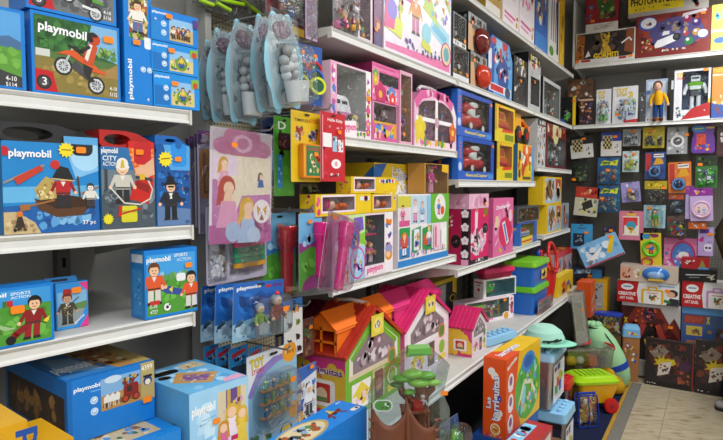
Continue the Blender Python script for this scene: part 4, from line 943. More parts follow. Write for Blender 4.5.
def art_stamp(A): 
    A.r(0,0,1,1,'e8bf1c'); A.t('TIMBRES',.1,.85,.46,.045,'2a2418'); A.t('ASTERIX',.56,.85,.38,.055,'c22a20'); A.b(.1,.56,.46,.8,26,'d8a06a 3a8a4a 8a5a2a c8c2b0 b83a2a',.03,.07,81); A.b(.54,.56,.92,.8,26,'c8c2b0 8a8478 d8a06a b83a2a 4a5a8a',.03,.07,82)
S = spot(MF, 291, 321, 112, 182, -.0); hk(S)
o = blister('stamp_card', 'yellow card with a small green and orange stamp box and comic lettering', 'blister pack', S, 'e8bf1c', art_stamp)
mb = MB(); w, h = S.w, S.h; mb.box(-w*.28, w*.38, -.018, -.004, h*.06, h*.54, M('d8801c')); A = Art(w*.66, h*.48); A.r(.16,.06,.96,.95,'2f7a4a'); A.t('ASTERIX',.24,.8,.62,.1,'c8302a'); A.b(.25,.1,.9,.75,20,'d8b06a c8302a e8d8b8 5a8a3a',.06,.12,83); A.r(.03,.05,.12,.95,'e8a02a'); mb.art(A, (-w*.28,-.018,h*.06),(1,0,0),(0,0,1)); mb.build('stamp_box', o)
sticker(o, w*.14, h*.40, .019, -.020)
def art_kit(A): 
    A.r(0,0,1,1,'c8202e'); A.b(.03,.02,.3,.98,10,'d83a46 b01824',.05,.1,84); A.t('Hello Kitty',.28,.86,.62,.06,'f4f0f0'); A.b(.3,.77,.9,.82,8,'f0d0d4',.02,.04,85); A.r(.1,.5,.44,.7,'f2eef0'); A.r(.48,.44,.66,.66,'8fc8e0'); A.r(.7,.44,.92,.62,'e8e8f0'); A.b(.46,.44,.92,.68,16,'3a3a40 8fc8e0 f4f4f4 d83a46',.03,.06,86)
    A.e(.62,.26,.2,'f4f0f0',.07); A.e(.62,.26,.06,'e8a0b0'); A.b(.35,.05,.9,.14,14,'f0d0d4 2a2a2e',.02,.04,87); A.l([(.08,.05),(.08,.95)],.03,'e8a8b0'); A.e(.22,.6,.12,'f4f0f0',.04)
S = spot(MF, 320.5, 345, 113, 181.5, .02); hk(S, .03, -.05)
blister('sticker_card', 'red card with white flowers, hanging beside the yellow stamp card', 'blister pack', S, 'c8202e', art_kit, st=(.72,.73,.0185))
# small things hanging below the cards
S = spot(MF, 300, 318, 184, 210, -.16)
o = blister('trinket_pack', 'small clear pack with green and brown trinkets below the stamp card', 'blister pack', S, '8a7a6a', lambda A: (A.r(0,0,1,1,'8a7a6a'), A.b(0,0,1,1,30,'5a7a3a 6a4a3a b8a890 4a3a34 98b868',.1,.2,88)), dome=(.08,.08,.92,.8), d=.02, hole=False)
# ---- torches
def torch(parent, x, y, z, L_, rad, col, tilt, name='torch', col2=None):
    mb = MB(); m = M(col, 'gloss'); c2 = M(col2 or col, 'gloss')
    prof = [(rad*.5, -L_*.5),(rad*.62, -L_*.48),(rad*.62, -L_*.1),(rad*.68, L_*.12),(rad*.98, L_*.24),(rad, L_*.27),(rad, L_*.29),(rad*1.0, L_*.48),(rad*.92, L_*.5)]
    mats = [m,m,m,m,m,M('b0202a' if col.startswith('c8') else 'c23a86','plastic'),m,c2]
    mb.lathe(prof, m, (0,0,0), 20, mats=mats)
    mb.rbox(-rad*.16, rad*.16, -rad*.86, -rad*.5, -L_*.06, L_*.08, c2, .003)
    o = mb.build(name, parent); o.location = (x, y, z); o.rotation_euler = (0, R(tilt), 0)
    return o
def art_torch(c1, c2):
    def f(A): A.r(0,0,1,1,c1); A.r(0,.62,1,1,'6fb4dc'); A.b(0,.55,1,.75,14,'8fc8e8 5a9ad0 a8d4ec',.08,.16,89); A.p([(0,.0),(1,.0),(1,.5),(.5,.56),(0,.48)],'4f9a34'); A.b(0,.05,1,.5,14,'5fb03c 438c28 6fbe4a',.08,.14,90); A.e(.6,.0,.5,c2,.18)
    return f
S = spot(MF, 264, 294, 213, 296, -.09); hk(S, .04); S.rot += R(-6)
o = blister('torch_card', 'green and blue card holding a red torch', 'blister pack', S, '4f9a34', art_torch('2f7ac0','4f9a34'), st=(.5,.85,.0185))
torch(o, .006, -.024, S.h*.45, S.h*.80, S.w*.22, 'c81f28', 0)
dome_mesh(-S.w*.26,S.w*.34,S.h*.04,S.h*.88,.05,DOME(),-.004).build('blister', o)
S = spot(MF, 287, 297.5, 213, 296, -.155)
o = blister('torch_card', 'red torch card hanging behind the other red torch, mostly hidden', 'blister pack', S, '8a1c24', lambda A: (A.r(0,0,1,1,'7a1a22'), A.b(0,0,1,1,16,'a8242e 5a1218 c83a3a',.1,.2,91), A.r(.1,.86,.9,.97,'2f5fa8')), st=(.5,.85,.016))
S = spot(MF, 299, 322, 213, 289, -.005); hk(S, .01)
o = blister('torch_card', 'meadow picture card with a pink torch half hidden behind another', 'blister pack', S, '6fb4dc', art_torch('8a3a7e','8a2f74'), st=(.42,.89,.0185), hole=False)
torch(o, S.w*.18, -.020, S.h*.52, S.h*.72, S.w*.2, 'd81f7e', 3)
S = spot(MF, 317, 338, 212, 292, .075); hk(S, -.05)
o = blister('torch_card', 'pink torch in a tilted clear pack, nearest in front of the pink doll boxes', 'blister pack', S, CLEAR('f0e0f0',.16,.45,.4), None, st=(.3,.93,.019), ry=14, hole=False)
torch(o, S.w*.1, -.026, S.h*.47, S.h*.86, S.w*.215, 'e02488', 0)
A = Art(S.w, S.h); A.b(.35,.1,.6,.32,12,'e8c84a f0b0c0 e07a3a',.04,.08,93); mb = MB(); mb.art(A, (-S.w/2+S.w*.1,-.053,0),(1,0,0),(0,0,1)); mb.build('torch_decal', o)
dome_mesh(-S.w*.42,S.w*.46,S.h*.02,S.h*.96,.054,CLEAR('f2e8f2',.07,.5,.3),-.004).build('blister', o)
# ---- knight blisters, one behind the other
def art_knight(A): A.r(0,0,1,1,'1f62b4'); A.p([(0,0),(1,0),(1,.34),(.5,.4),(0,.3)],'8fb8d0'); A.b(0,.0,1,.4,18,'5a7f9a 3a5a78 a8c8dc',.06,.12,94); A.b(0,.4,1,.85,14,'1a4f9a 2a74c8 173f80',.08,.16,95); A.t('playmobil',.06,.86,.46,.085,'f0f4f8',2,bold=.03); A.r(.62,.88,.72,.93,'b8282e'); A.r(.76,.88,.96,.94,'5a3a8a')
def knights(o, a, b, c, d_, e):
    for t, ht, top, leg, hair in ((.28,.78,'7fa03a','8a8e94','9a9ea6'),(.68,.95,'8f1f22','5a5e66','a4a8b0')):
        f = fig3(o, a+(b-a)*t, -e*.45, c+.004, (d_-c)*ht, hair=hair, top=top, leg=leg, name='knight_figure')
    m = MB(); m.prism([(a+(b-a)*.2,c+.01),(a+(b-a)*.42,c+.012),(a+(b-a)*.42,c+(d_-c)*.3),(a+(b-a)*.3,c+(d_-c)*.38),(a+(b-a)*.18,c+(d_-c)*.3)], -e*.8, -e*.74, M('a8acb2','plastic')); m.build('shield', o)
    m = MB(); m.ball((a+(b-a)*.68,-e*.45,c+(d_-c)*.98),.007,M('d8262a','plastic'),8,6); m.build('plume', o)
for i, (a, b, yt, yb, off, lab) in enumerate(((201, 244, 284, 338, -.10, 'blue knight figure pack at the back of the hook'), (215, 260, 283, 339, -.05, 'blue knight figure pack in the middle of the hook'), (233, 281, 282, 338, .0, 'front blue knight figure pack with two grey knights and an orange sticker'))):
    S = spot(MF, a, b, yt, yb, off); S.rot += R(-3)
    blister('knight_pack', lab, 'blister pack', S, '1f62b4', art_knight, dome=(.2,.02,1.04,.78), d=.034, fill=knights if i else None, st=(.82,.5,.0215) if i == 2 else None, ry=3, group='knight figure packs on one hook')
# ---- white card of small brown stamps, red pack behind
def art_icons(A):
    A.r(0,0,1,1,'e9e8e4'); A.r(0,.82,1,1,'2f7ac8'); A.b(.1,.72,.9,.92,16,'c8602a d8a03a 2a4a9a e8d8c0',.06,.12,96)
    for x, y, c in ((.3,.56,'4a2a22'),(.75,.58,'7a9a2a'),(.3,.26,'3a221c'),(.75,.32,'4a2a22'),(.45,.06,'4a3a5a'),(.82,.1,'4a2a22')):
        A.b(x-.16,y-.06,x+.16,y+.06,5,c,.06,.11,int(x*90+y*50)); A.l([(x-.1,y-.05),(x-.02,y),(x-.12,y+.05)],.05,c); A.l([(x+.02,y-.05),(x+.06,y+.03)],.06,c)
S = spot(MF, 284, 302.5, 299, 356, -.045); hook(S.loc.y, S.loc.z+S.h-.012, -.985)
blister('stamp_set_card', 'white card with rows of small brown figures and a blue top', 'blister pack', S, 'e9e8e4', art_icons, hole=True)
S = spot(MF, 303, 314, 318, 356, -.09)
blister('figure_blister', 'narrow brown pack with orange sticker beside the orange toy house', 'blister pack', S, '4a2420', lambda A: (A.r(0,0,1,1,'5a2a26'), A.b(0,0,1,1,24,'7a3a2c 3a1c1a 8a5a3a 3f6a3a',.1,.2,97)), st=(.6,.76,.0185), hole=False)
S = spot(MF, 276, 300, 334, 356, -.125)
blister('card_pack', 'dark blue and yellow striped card behind the white stamp card', 'blister pack', S, '1a2a6a', lambda A: (A.r(0,0,1,1,'1d2f7a'), [A.r(.1+.25*i,0,.2+.25*i,1,'a8942a') for i in range(3)]), hole=False)
# ---- small blue figure cards with a red emblem
def art_red_emblem(A): A.r(0,0,1,1,'2a8ccc'); A.b(0,0,1,1,12,'1f78b8 3f9edc',.1,.2,98); A.p([(.15,.72),(.85,.82),(.85,.92),(.15,.84)],'c22a34'); A.b(.15,.6,.85,.74,10,'e8e8ee 1a3a6a',.06,.1,99); A.r(.1,.1,.9,.5,'1a3a5a')
for i, (a, b, yt, off, lab) in enumerate(((204, 219, 345, -.15, 'small blue card with red emblem, rearmost of its row'), (216, 231, 346, -.12, 'small blue card with red emblem, second from the back of its row'), (229, 248, 346.5, -.09, 'small blue card with red emblem, directly left of the white dome pack'), (249, 262, 346, -.13, 'small blue card with red emblem, behind the white dome pack'))):
    S = spot(MF, a, b, yt, 384, off)
    blister('figure_card', lab, 'blister pack', S, '2a8ccc', art_red_emblem, dome=(.1,.08,.9,.55), d=.015, group='small blue cards with red emblem', hole=True)
# ---- white dome pack with little green men shelves
def art_dome(A):
    A.r(0,0,1,1,'8fb8d0'); A.p([(0,.62),(0,1),(1,1),(1,.9),(.6,.9),(.3,.8)],'e6e6e8'); A.p([(.0,.62),(.2,.84),(.5,.92),(1,.93),(1,.88),(.6,.86),(.3,.78),(.08,.6)],'8f7fc0')
    A.t('TOY',.06,.86,.28,.1,'e8c81a',4,bold=.04,out='3a6a3a'); A.t('STORY',.09,.81,.25,.045,'c8302a',4,bold=.03); A.e(.84,.92,.15,'e8981a'); A.b(.72,.89,.96,.95,6,'f0d8a0 b8701a',.02,.05,100)
    A.e(.5,.5,.4,'7fa0b4'); A.e(.93,.32,.12,'e8981a'); A.e(.76,.14,.13,'2a4f9a'); A.e(.76,.14,.1,'e8c020'); A.p([(.7,.0),(1,.06),(1,.14),(.72,.07)],'b8282e'); A.b(.02,.02,.5,.28,24,'8fa8b0 5a6a70 c8d0d0 3f7a4a',.04,.08,101); A.r(.1,.0,.6,.09,'4a8a3a')
S = spot(MF, 248, 296, 349, 452, -.015); hk(S, .06); S.rot += R(-2)
def greenies(o, a, b, c, d_, e):
    m = MB()
    for z in (.28, .52, .74): m.box(a+(b-a)*.12, a+(b-a)*.9, -e*.7, -.006, c+(d_-c)*z-.0025, c+(d_-c)*z, M('a86a2c','plastic'))
    m.build('display_ledge', o); k = 0
    for z in (.285, .525, .745):
        for t in (.24, .42, .6, .78):
            q = MB(); k += 1; q.tube([(0,0,0),(0,0,.013)], [.006,.0045], M(('3f8a4a','2f6a8a','5a7a3a')[k%3],'plastic'), 8); q.ball((0,0,.018), .0055, M(('7fa84a','c9a08a','6a8a9a')[k%3],'plastic'), 8, 6)
            f = q.build('mini_figure', o); f.location = (a+(b-a)*t, -e*.4, c+(d_-c)*z)
blister('figure_blister', 'white and blue pack with a clear oval dome over shelves of tiny figures', 'blister pack', S, '8fb8d0', art_dome, dome=(.08,.24,.92,.8), d=.035, fill=greenies, st=(.68,.70,.022))
def art_sold(A): A.r(0,0,1,1,'d8dce4'); A.p([(0,.8),(1,.9),(1,1),(0,1)],'2f62b8'); A.b(0,.3,1,.85,50,'2f62b8 e8ecf4 8a6a4a 3a3f4a b8c4d8 5a8acc c8a878',.06,.12,102); A.e(.4,.14,.3,'8fb0d0'); A.e(.4,.14,.24,'c8b49a'); A.fg(.25,.36,.4,'3a4a8a','e8c49c','2f62b8','c89a5a'); A.fg(.66,.42,.36,'e8e8ee','e8c49c','e8ecf4','2a2f3a'); A.b(0,0,1,.1,10,'2a4f9a c8d0e0',.08,.14,103)
S = spot(MF, 293.5, 316.5, 366, 452, -.035)
blister('figure_blister', 'white and blue card crowded with soldiers, next to the clear dome pack', 'blister pack', S, 'd8dce4', art_sold, st=(.75,.97,.02), hole=False)
# ================================================================== centre bays: dolls, houses, robots
PK, PKL, PKD = 'e04a94', 'f0b8d4', 'b82a6a'
def speck(A, n, cols, s0, s1, seed, box=(0,0,1,1)): A.b(*box, n, cols, s0, s1, seed)
def flower(A, x, y, r, c, m='f2d84a'):
    for k in range(5): A.e(x+r*.6*math.cos(R(72*k+18)), y+r*.6*math.sin(R(72*k+18))*A.W/A.H, r*.45, c, n=9)
    A.e(x, y, r*.32, m, n=9)
def pony(A, x, y, w, h, c='e0408c'): A.t('pinypon', x, y, w, h, c, 2, bold=.04, out='f6e4ee')
def dolls_fill(hairs, tops, h=.8, dress=False, legs='f2b8d0'):
    def f(o, x0, x1, z0, z1, d):
        n = len(hairs)
        for i in range(n): fig3(o, x0+(x1-x0)*(i+.5)/n, d*.45, z0+.003, (z1-z0)*h, hair=hairs[i], top=tops[i], leg=legs, dress=dress, name='doll')
    return f
Z0, Z2, Z3, ZD = 1.9575, 1.6375, 1.1725, .6905
# ---------- top shelf of the doll bay
S = spot(MF, 333, 343, -20, 0, -.012, Z0)
o = blister('doll_bag', 'clear bag of small coloured dolls at the open end of the high shelf', 'bag', S, 'b8a8b0', lambda A: (A.r(0,0,1,1,'b0a8b0'), speck(A,40,'d8a03a 5a3a7a e8e0e8 c8485a 3a7a5a f0d8a0',.05,.11,120)), hole=False)
lumps(o, -S.w*.42, S.w*.42, .004, S.h*.6, .035, 'd8a03a 6a3a7a e8d8e0 c8485a f0c8a0 5a8a4a', 22, 1, rmin=.006, rmax=.011); pouch(o, -S.w*.49, S.w*.49, 0, S.h, .036, BAGM(), 21, y=-.003)
S = spot(MF, 344, 356.5, -26, 0, -.012, Z0)
o = blister('doll_bag', 'clear bag of dolls in black and gold beside the tall doll box', 'bag', S, '5a4a4a', lambda A: (A.r(0,0,1,1,'6a5a5a'), speck(A,40,'2a2426 d8a03a e8e0e8 c8485a 8a6a3a',.05,.11,121)), hole=False, st=(.62,.72,.02))
lumps(o, -S.w*.42, S.w*.42, .004, S.h*.6, .03, '2a2426 d8a03a 8a3a5a e8d8e0 c87a2a', 20, 2, rmin=.006, rmax=.011); pouch(o, -S.w*.49, S.w*.49, 0, S.h, .031, BAGM(), 22, y=-.003)
mb = MB(); mb.ball((0,0,.016), .016, M('d86aa0','gloss')); 
p = MF.pt(1.50, -.012, Z0+.0002); o = mb.build('toy_ball', loc=p); tag(o, 'small pink ball at the open end of the high shelf', 'ball')
S = spot(MF, 358, 372.5, -34, 0, -.012, Z0)
window_box('doll_box', 'tall slim window box with a small blue haired doll and green base', 'doll box', S, .07, 'd8c8d0', (.12,.04,.86,.97), inside='8a6a78', fill=lambda o,a,b,c,d_,dp: [lumps(o,a,b,c,c+(d_-c)*.22,.03,'3a8a4a 5aaa3a e0a03a 4a7ac8',12,3,rmin=.006,rmax=.012,y=.04), fig3(o,(a+b)/2,.035,c+.03,(d_-c)*.42,hair='3aa0c8',top='8a4aa0',leg='e8b0c8',name='doll'), fig3(o,(a+b)/2,.04,c+.03+(d_-c)*.45,(d_-c)*.4,hair='c87a2a',top='d8426a',leg='e8d8e0',name='doll')])
S = spot(MF, 374, 382.5, -34, 0, -.012, Z0)
carton('doll_box', 'thin purple doll box squeezed beside the big white doll house carton', 'doll box', S, .08, '6a2a5a', lambda A: (A.r(0,0,1,1,'6a2a5a'), speck(A,24,'8a3a74 4a1a44 a8508a',.1,.2,122), A.e(.5,.28,.3,'a83a2a'), A.e(.5,.26,.2,'d89a74'), A.r(.2,.02,.8,.16,'4a4a7a')), st=(.18,.2,.019))
def art_dollhouse(A):
    A.r(0,0,1,1,'ece4f0'); A.p([(.02,.02),(.98,.02),(.98,.1),(.02,.06)],'e878ae'); A.p([(.0,.3),(.22,.5),(.18,1),(0,1)],'a8d0ec'); A.p([(.02,.36),(.1,.44),(.13,1),(.04,1)],'a8cf4a')
    A.p([(.22,.98),(.95,1),(.98,.28),(.7,.1),(.22,.26)],'f4eef6'); A.p([(.72,.98),(.9,.8),(.985,.5),(.985,.98)],'a8cce8'); A.p([(.5,1),(.98,.5),(.98,.56),(.56,1)],'b8cf5a'); A.p([(.6,1),(1,.86),(1,1)],'c86aa8'); A.p([(.66,.97),(.97,.89),(.97,.96)],'7a6a7a'); A.b(.68,.92,.96,.96,10,'c8485a d8c8a0 5a7a9a',.01,.025,128)
    A.r(.28,.42,.38,.68,'d8468f'); A.r(.26,.7,.44,.76,'e8a8c8'); A.r(.42,.5,.56,.66,'7fc8d8'); A.r(.4,.67,.58,.72,'e8a8c8'); A.r(.24,.8,.46,.98,'dfe8f0'); speck(A,16,'3a7a6a d8a03a c8485a 4a6aa8',.02,.035,123,(.25,.82,.45,.95))
    A.p([(.62,.3),(.95,.18),(.97,.34),(.7,.42)],'9fd8ec'); A.p([(.66,.32),(.9,.24),(.92,.3),(.72,.37)],'6fbce0'); A.p([(.52,.44),(.64,.4),(.8,.34),(.62,.6)],'b8d04a')
    A.e(.71,.84,.07,'e0902a'); speck(A,14,'f0d84a e88a3a a8507a',.015,.03,124,(.64,.7,.8,.92)); A.b(.55,.38,.95,.7,24,'8a6ac8 e8b83a 6fb4d8 d8609a',.012,.03,125)
    A.fg(.42,.2,.36,'6a8ac8','f0c8a4','d88a2a','c86a9a'); A.e(.42,.52,.045,'6a8ad0'); A.e(.58,.25,.07,'8fd0e0'); A.p([(.5,.14),(.66,.1),(.64,.17),(.52,.2)],'d8d84a'); A.p([(.0,.16),(.22,.12),(.24,.24),(.06,.3)],'d8e04a'); A.p([(0,.16),(.12,.16),(.16,.34),(.02,.36)],'e0428a'); A.e(.1,.3,.06,'7a6ad0'); A.l([(.2,.24),(.2,.48)],.02,'d8c84a'); speck(A,12,'d8d84a e0609a 5aa84a',.015,.03,126,(.16,.3,.28,.52))
    speck(A,18,'5a3a9a 3a4a8a 7a4a9a',.012,.022,127,(.2,.06,.85,.16)); A.e(.91,.16,.09,'c83a7e',.10); A.e(.91,.16,.075,'e8d0a8'); A.e(.91,.16,.05,'5aa8b8')
S = spot(MF, 384, 451.5, -70, 0, -.008, Z0)
carton('doll_house_carton', 'large white and pink doll house carton with a pool picture on the high shelf', 'toy box', S, .14, 'ecdfea', art_dollhouse, left=lambda A: (A.r(0,0,1,1,'e8d8e8'), speck(A,20,'d8608f c8a0d0 a8cf4a',.06,.14,129)), st=(.93,.60,.022))
# ---------- second shelf of the doll bay
def art_car(A):
    A.r(0,0,.2,1,'e8a8c8'); speck(A,26,'d8468f f0d0e0 b85a9a 5a7ac8 f4eef4',.04,.09,130,(0,0,.2,1)); A.r(.84,0,1,1,'f4eef2'); speck(A,24,'e0508f c8a03a 5a9ad0 8a4aa0 d8d04a',.03,.06,131,(.85,.02,.99,.9))
    A.r(0,0,1,.10,'f0dce8'); A.p([(.12,0),(.62,0),(.6,.24),(.14,.2)],'f6ecf2'); pony(A,.2,.05,.4,.13); A.e(.92,.42,.06,'e0508f',.05); flower(A,.92,.22,.07,'e86aa8'); flower(A,.92,.1,.06,'d8468f'); speck(A,14,'5a9ad0 e8c83a 6aa84a',.02,.04,132,(.6,0,.9,.1))
def fill_car(o, a, b, c, d_, dp):
    w = b-a; h = d_-c; m = MB(); P = M('e48ab4','plastic'); W = M('f0ecf0','plastic')
    m.loft([(c+.02, w*.4, .06),(c+.05, w*.44, .064),(c+h*.3, w*.44, .064)], P, .02, (a+w*.46, .09)); m.loft([(c+h*.3, w*.42, .06),(c+h*.52, w*.36, .055),(c+h*.58, w*.3, .05)], W, .02, (a+w*.42, .09))
    for x in (.2, .68): m.lathe([(.026,-.012),(.028,0),(.026,.01)], M('3a3438','plastic'), (a+w*x, .03, c+.028), 16, axis='y'); m.lathe([(.014,-.004),(.01,0)], W, (a+w*x,.017,c+.028), 12, axis='y')
    m.box(a+w*.16, a+w*.40, .033, .036, c+h*.33, c+h*.5, M('4a4650','gloss')); m.box(a+w*.46, a+w*.64, .033, .036, c+h*.33, c+h*.49, M('4a4650','gloss')); m.box(a+w*.05, a+w*.85, .024, .028, c+h*.2, c+h*.24, M('d8468f','plastic'))
    m.build('toy_caravan', o); lumps(o, a+w*.5, b-.01, c+.004, c+h*.3, .05, 'e0508f c8c84a 5a9ad0 f0c8a0', 10, 4, rmin=.006, rmax=.012, y=.05, name='doll_accessory')
S = spot(MF, 330.5, 371, 66, 0, -.01, Z2)
window_box('doll_vehicle_box', 'pink edged window box with a white and pink caravan, beside the stacked doll boxes', 'doll box', S, .15, 'e8c0d4', (.14,.10,.86,.97), front=art_car, inside='b8b8b4', fill=fill_car, st=(.92,.6,.026))
def art_pinkdoll(A): A.r(0,0,1,.46,'e878ae'); speck(A,24,'d8468f f0c8dc c82a6a f4e0ea',.04,.08,133,(0,0,1,.46)); flower(A,.3,.2,.22,'c82a6a','f0b83a'); flower(A,.72,.28,.14,'5a8ad0'); flower(A,.75,.12,.13,'e83a3a','f4f0e0'); A.r(0,.82,1,1,'e05a9c'); A.p([(0,.82),(.2,.78),(.4,.84),(.6,.78),(.8,.84),(1,.8),(1,.9),(0,.9)],'e878b0'); A.t('barriguitas',.15,.88,.7,.07,'b82a5a',bold=.03); A.r(0,.46,.24,.82,'e88ab8'); flower(A,.12,.7,.1,'5aa84a'); flower(A,.12,.55,.1,'d8b83a')
S1 = spot(MF, 372.5, 397, 103, 0, -.014, Z2)
window_box('doll_box', 'lower pink window box with a jar shaped toy, under the yellow haired doll', 'doll box', S1, .10, 'd88ab0', (.06,.5,.98,.96), front=lambda A: (A.r(0,0,1,.5,'d8609a'), speck(A,30,'e88ab8 c83a7a f0d0dc 5a8ad0 e8c03a',.05,.1,134,(0,0,1,.5)), A.r(.05,.44,.8,.5,'d8a83a'), A.r(.86,.1,.98,.5,'e8a02a')), inside='9a7a84', fill=lambda o,a,b,c,d_,dp: lumps(o,a,b,c,d_-.01,.05,'c8b0a8 8a6a74 e0c8c8 b88a9a',10,5,rmin=.008,rmax=.016,y=.06))
S = spot(MF, 372, 399, 66, 0, -.012, Z2+S1.h+.001)
window_box('doll_box', 'upper pink window box with a yellow haired doll and printed flowers', 'doll box', S, .11, 'e05a9c', (.26,.46,.98,.78), front=art_pinkdoll, left=lambda A: A.r(0,0,1,1,'7a1f4a'), inside='5a4a50', fill=lambda o,a,b,c,d_,dp: fig3(o,a+(b-a)*.32,.05,c-.0,(d_-c)*1.15,hair='e0b02a',top='c83a6a',leg='e8b0c8',name='doll'))
S = spot(MF, 400, 412.5, 72, 0, -.02, Z2)
window_box('doll_box', 'tall slim clear box packed with tiny multicoloured dolls', 'doll box', S, .06, 'e0a8c0', (.1,.04,.9,.95), inside='a87a5a', fill=lambda o,a,b,c,d_,dp: lumps(o,a,b,c,d_-.01,.045,'d88a3a 4a8a3a c8324a e8d0a0 6a4a9a 3a7ac8 e8c8b0',34,6,rmin=.006,rmax=.012,y=.052), st=(.3,.14,.02))
# arched doll display
S = spot(MF, 415, 457, 91, 0, -.012, Z2); w, h = S.w, S.h
P = [(-w/2,0),(w/2,0),(w/2,h*.62),(w*.40,h*.84),(w*.2,h*.97),(-w*.12,h),(-w*.38,h*.9),(-w/2,h*.72)]
I = [(-w*.42,h*.12),(w*.42,h*.12),(w*.42,h*.6),(w*.33,h*.74),(w*.16,h*.82),(-w*.1,h*.82),(-w*.32,h*.77),(-w*.42,h*.66)]
mb = MB(); mb.ringprism(P, I, 0, .004, M('f0c8dc')); mb.prism(P, .072, .076, M('c88aa8')); 
n = len(P)
for i in range(n): (a, b), (c, d) = P[i], P[(i+1) % n]; mb.add([(a,.004,b),(c,.004,d),(c,.072,d),(a,.072,b)], [(0,1,2,3)], M('d884b0'))
A = Art(w, h)
for i in range(2, 7): (a, b), (c, d) = [( (p[0]/w+.5)*.94+.03, p[1]/h*.96) for p in (P[i], P[(i+1) % 8])]; A.l([(a,b),(c,d)], .09, 'e060a0' if 3 <= i <= 6 else 'f4e4ec')
A.r(.03,.43,.97,.5,'f6f0f4'); A.r(.46,.08,.52,.86,'f6f0f4'); A.r(0,0,1,.12,'f2d4e2'); speck(A,24,'e0508f e8c83a 5aa84a f0a03a d86aa8',.03,.055,135,(0,0,1,.16)); flower(A,.12,.3,.12,'e8d03a'); flower(A,.9,.32,.1,'d86a3a'); A.e(.5,.45,.05,'c8a0b0'); speck(A,14,'f2c8dc c83a80',.03,.05,136,(.2,.86,.8,.98))
mb.art(A, (-w/2,0,0),(1,0,0),(0,0,1)); o = mb.build('doll_display_case', loc=S.loc, rot=S.rot); tag(o, 'arched pink doll case with white window bars, at the end of the doll shelf', 'doll box')
for i, (x, z) in enumerate(((-.3,.15),(-.1,.15),(.14,.15),(.32,.15),(-.28,.51),(-.1,.51),(.14,.51),(.3,.5))):
    fig3(o, x*w, .035, z*h, h*.26, hair=('c8a03a','4a2a1c','8a3a2a','d88ab0')[i%4], top=('d8468f','8a5ac0','e8e0e8','5a9ad0')[i%4], leg='e0b0c0', name='doll')
f = MB(); f.prism(I, .0015, .0022, FILM()); f.build('window_film', o)
hm = MB(); hm.tube([(-w*.25,.038,h*.99),(-w*.2,.038,h*1.05),(0,.038,h*1.075),(w*.15,.038,h*1.05),(w*.18,.038,h*.985)], .008, M('d8d6d6','plastic')); hm.build('handle', o); sticker(o, w*.36, h*.44, .02, -.004)

# ---------- third shelf of the doll bay
def art_casa(A):
    A.r(0,0,1,1,'f0cc1c'); A.p([(0,.98),(.12,.86),(.24,1)],'2a6ac0'); A.p([(0,.78),(.16,.92),(.04,.97),(0,.95)],'2f7ad0'); A.e(.52,.86,.07,'f6f6f8'); A.e(.94,.93,.06,'f6f6f8')
    A.t('Las',.34,.9,.18,.07,'f4f4f8',4,bold=.03,out='2a5ab8'); A.t('barriguitas',.34,.80,.62,.10,'f4f4f8',4,bold=.03,out='3a5ac0'); A.t('CASA',.3,.66,.44,.12,'f6f6fa',5,bold=.05,out='2a5ab8'); A.e(.83,.73,.08,'6ab84a',.06); A.r(0,.6,1,.63,'8ac83a')
S = spot(MF, 374, 423.5, 164, 0, -.10, Z3)
carton('doll_playset_box', 'big yellow playset carton with a blue roof picture, behind the baby doll boxes', 'toy box', S, .14, 'e8c41c', art_casa, left=lambda A: (A.r(0,0,1,1,'e8c020'), A.p([(.2,.7),(1,.98),(1,.8),(.5,.62)],'2f72c8'), A.r(0,0,1,.6,'b88a1a')), st=(.13,.845,.024))
def art_rooms(A):
    A.r(0,0,1,1,'f0ecf0'); A.r(.96,0,1,1,'6ab83a'); A.r(0,0,1,.09,'2f86d0')
    A.r(.0,.82,.3,.98,'d8d04a'); A.r(.02,.56,.2,.82,'e8d8e0'); A.fg(.08,.6,.26,'6a4a3a','f0c8a4','d8609a','c85a8a'); A.r(.02,.56,.2,.64,'d85a90')
    A.r(.22,.58,.52,.98,'c0d8ec'); A.fg(.3,.6,.34,'c8a0a8','f0d0b4','e8e0ec','d880a8'); A.fg(.43,.6,.3,'b89a9a','f0d0b4','8fb0d8','e8e8f0'); A.r(.53,.56,.6,.98,'8fc8e8'); A.r(.6,.56,1,1,'6ab83a'); A.e(.8,.8,.12,'f0ece8',.2); A.fg(.77,.68,.24,'d8a03a','f0c8a4','3a7ad0','d85a8a'); A.e(.85,.74,.04,'e0602a')
    A.r(.02,.12,.2,.54,'3a86c8'); A.r(.02,.42,.2,.54,'2f9a4a'); A.e(.1,.36,.07,'d8522a'); A.fg(.1,.14,.34,'c8a03a','f0c8a4','d85a4a','e8e8f0'); A.p([(.24,.14),(.4,.2),(.4,.54),(.24,.5)],'3a9a5a'); A.r(.27,.2,.37,.5,'e8ecf4'); speck(A,14,'d85a8a 3a6ac0 e0a03a',.015,.028,140,(.27,.2,.37,.5)); A.p([(.44,.16),(.62,.18),(.62,.54),(.44,.5)],'2f9a4a'); A.rr(.46,.24,.6,.42,'d8501f',.4); A.fg(.56,.22,.32,'d8b04a','f0c8a4','e8e8f0','5a7ac8')
    A.r(.66,.14,.8,.54,'f0d0dc'); A.r(.68,.18,.72,.5,'e0609a'); A.r(.82,.14,.94,.46,'f4f4f8'); speck(A,30,'3a6ac8 e0609a f0b0c8 c8d0e0',.01,.022,141,(.2,.1,.95,.22))
S = spot(MF, 398.5, 449.5, 194, 0, -.012, Z3)
carton('playset_box', 'white and green carton of room pictures at the end of the third doll shelf', 'toy box', S, .08, 'e8e4ea', art_rooms, left=lambda A: A.r(0,0,1,1,'d8d0d8'))
S2 = spot(MF, 425, 449.3, 164, 0, -.013, Z3+S.h+.0012)
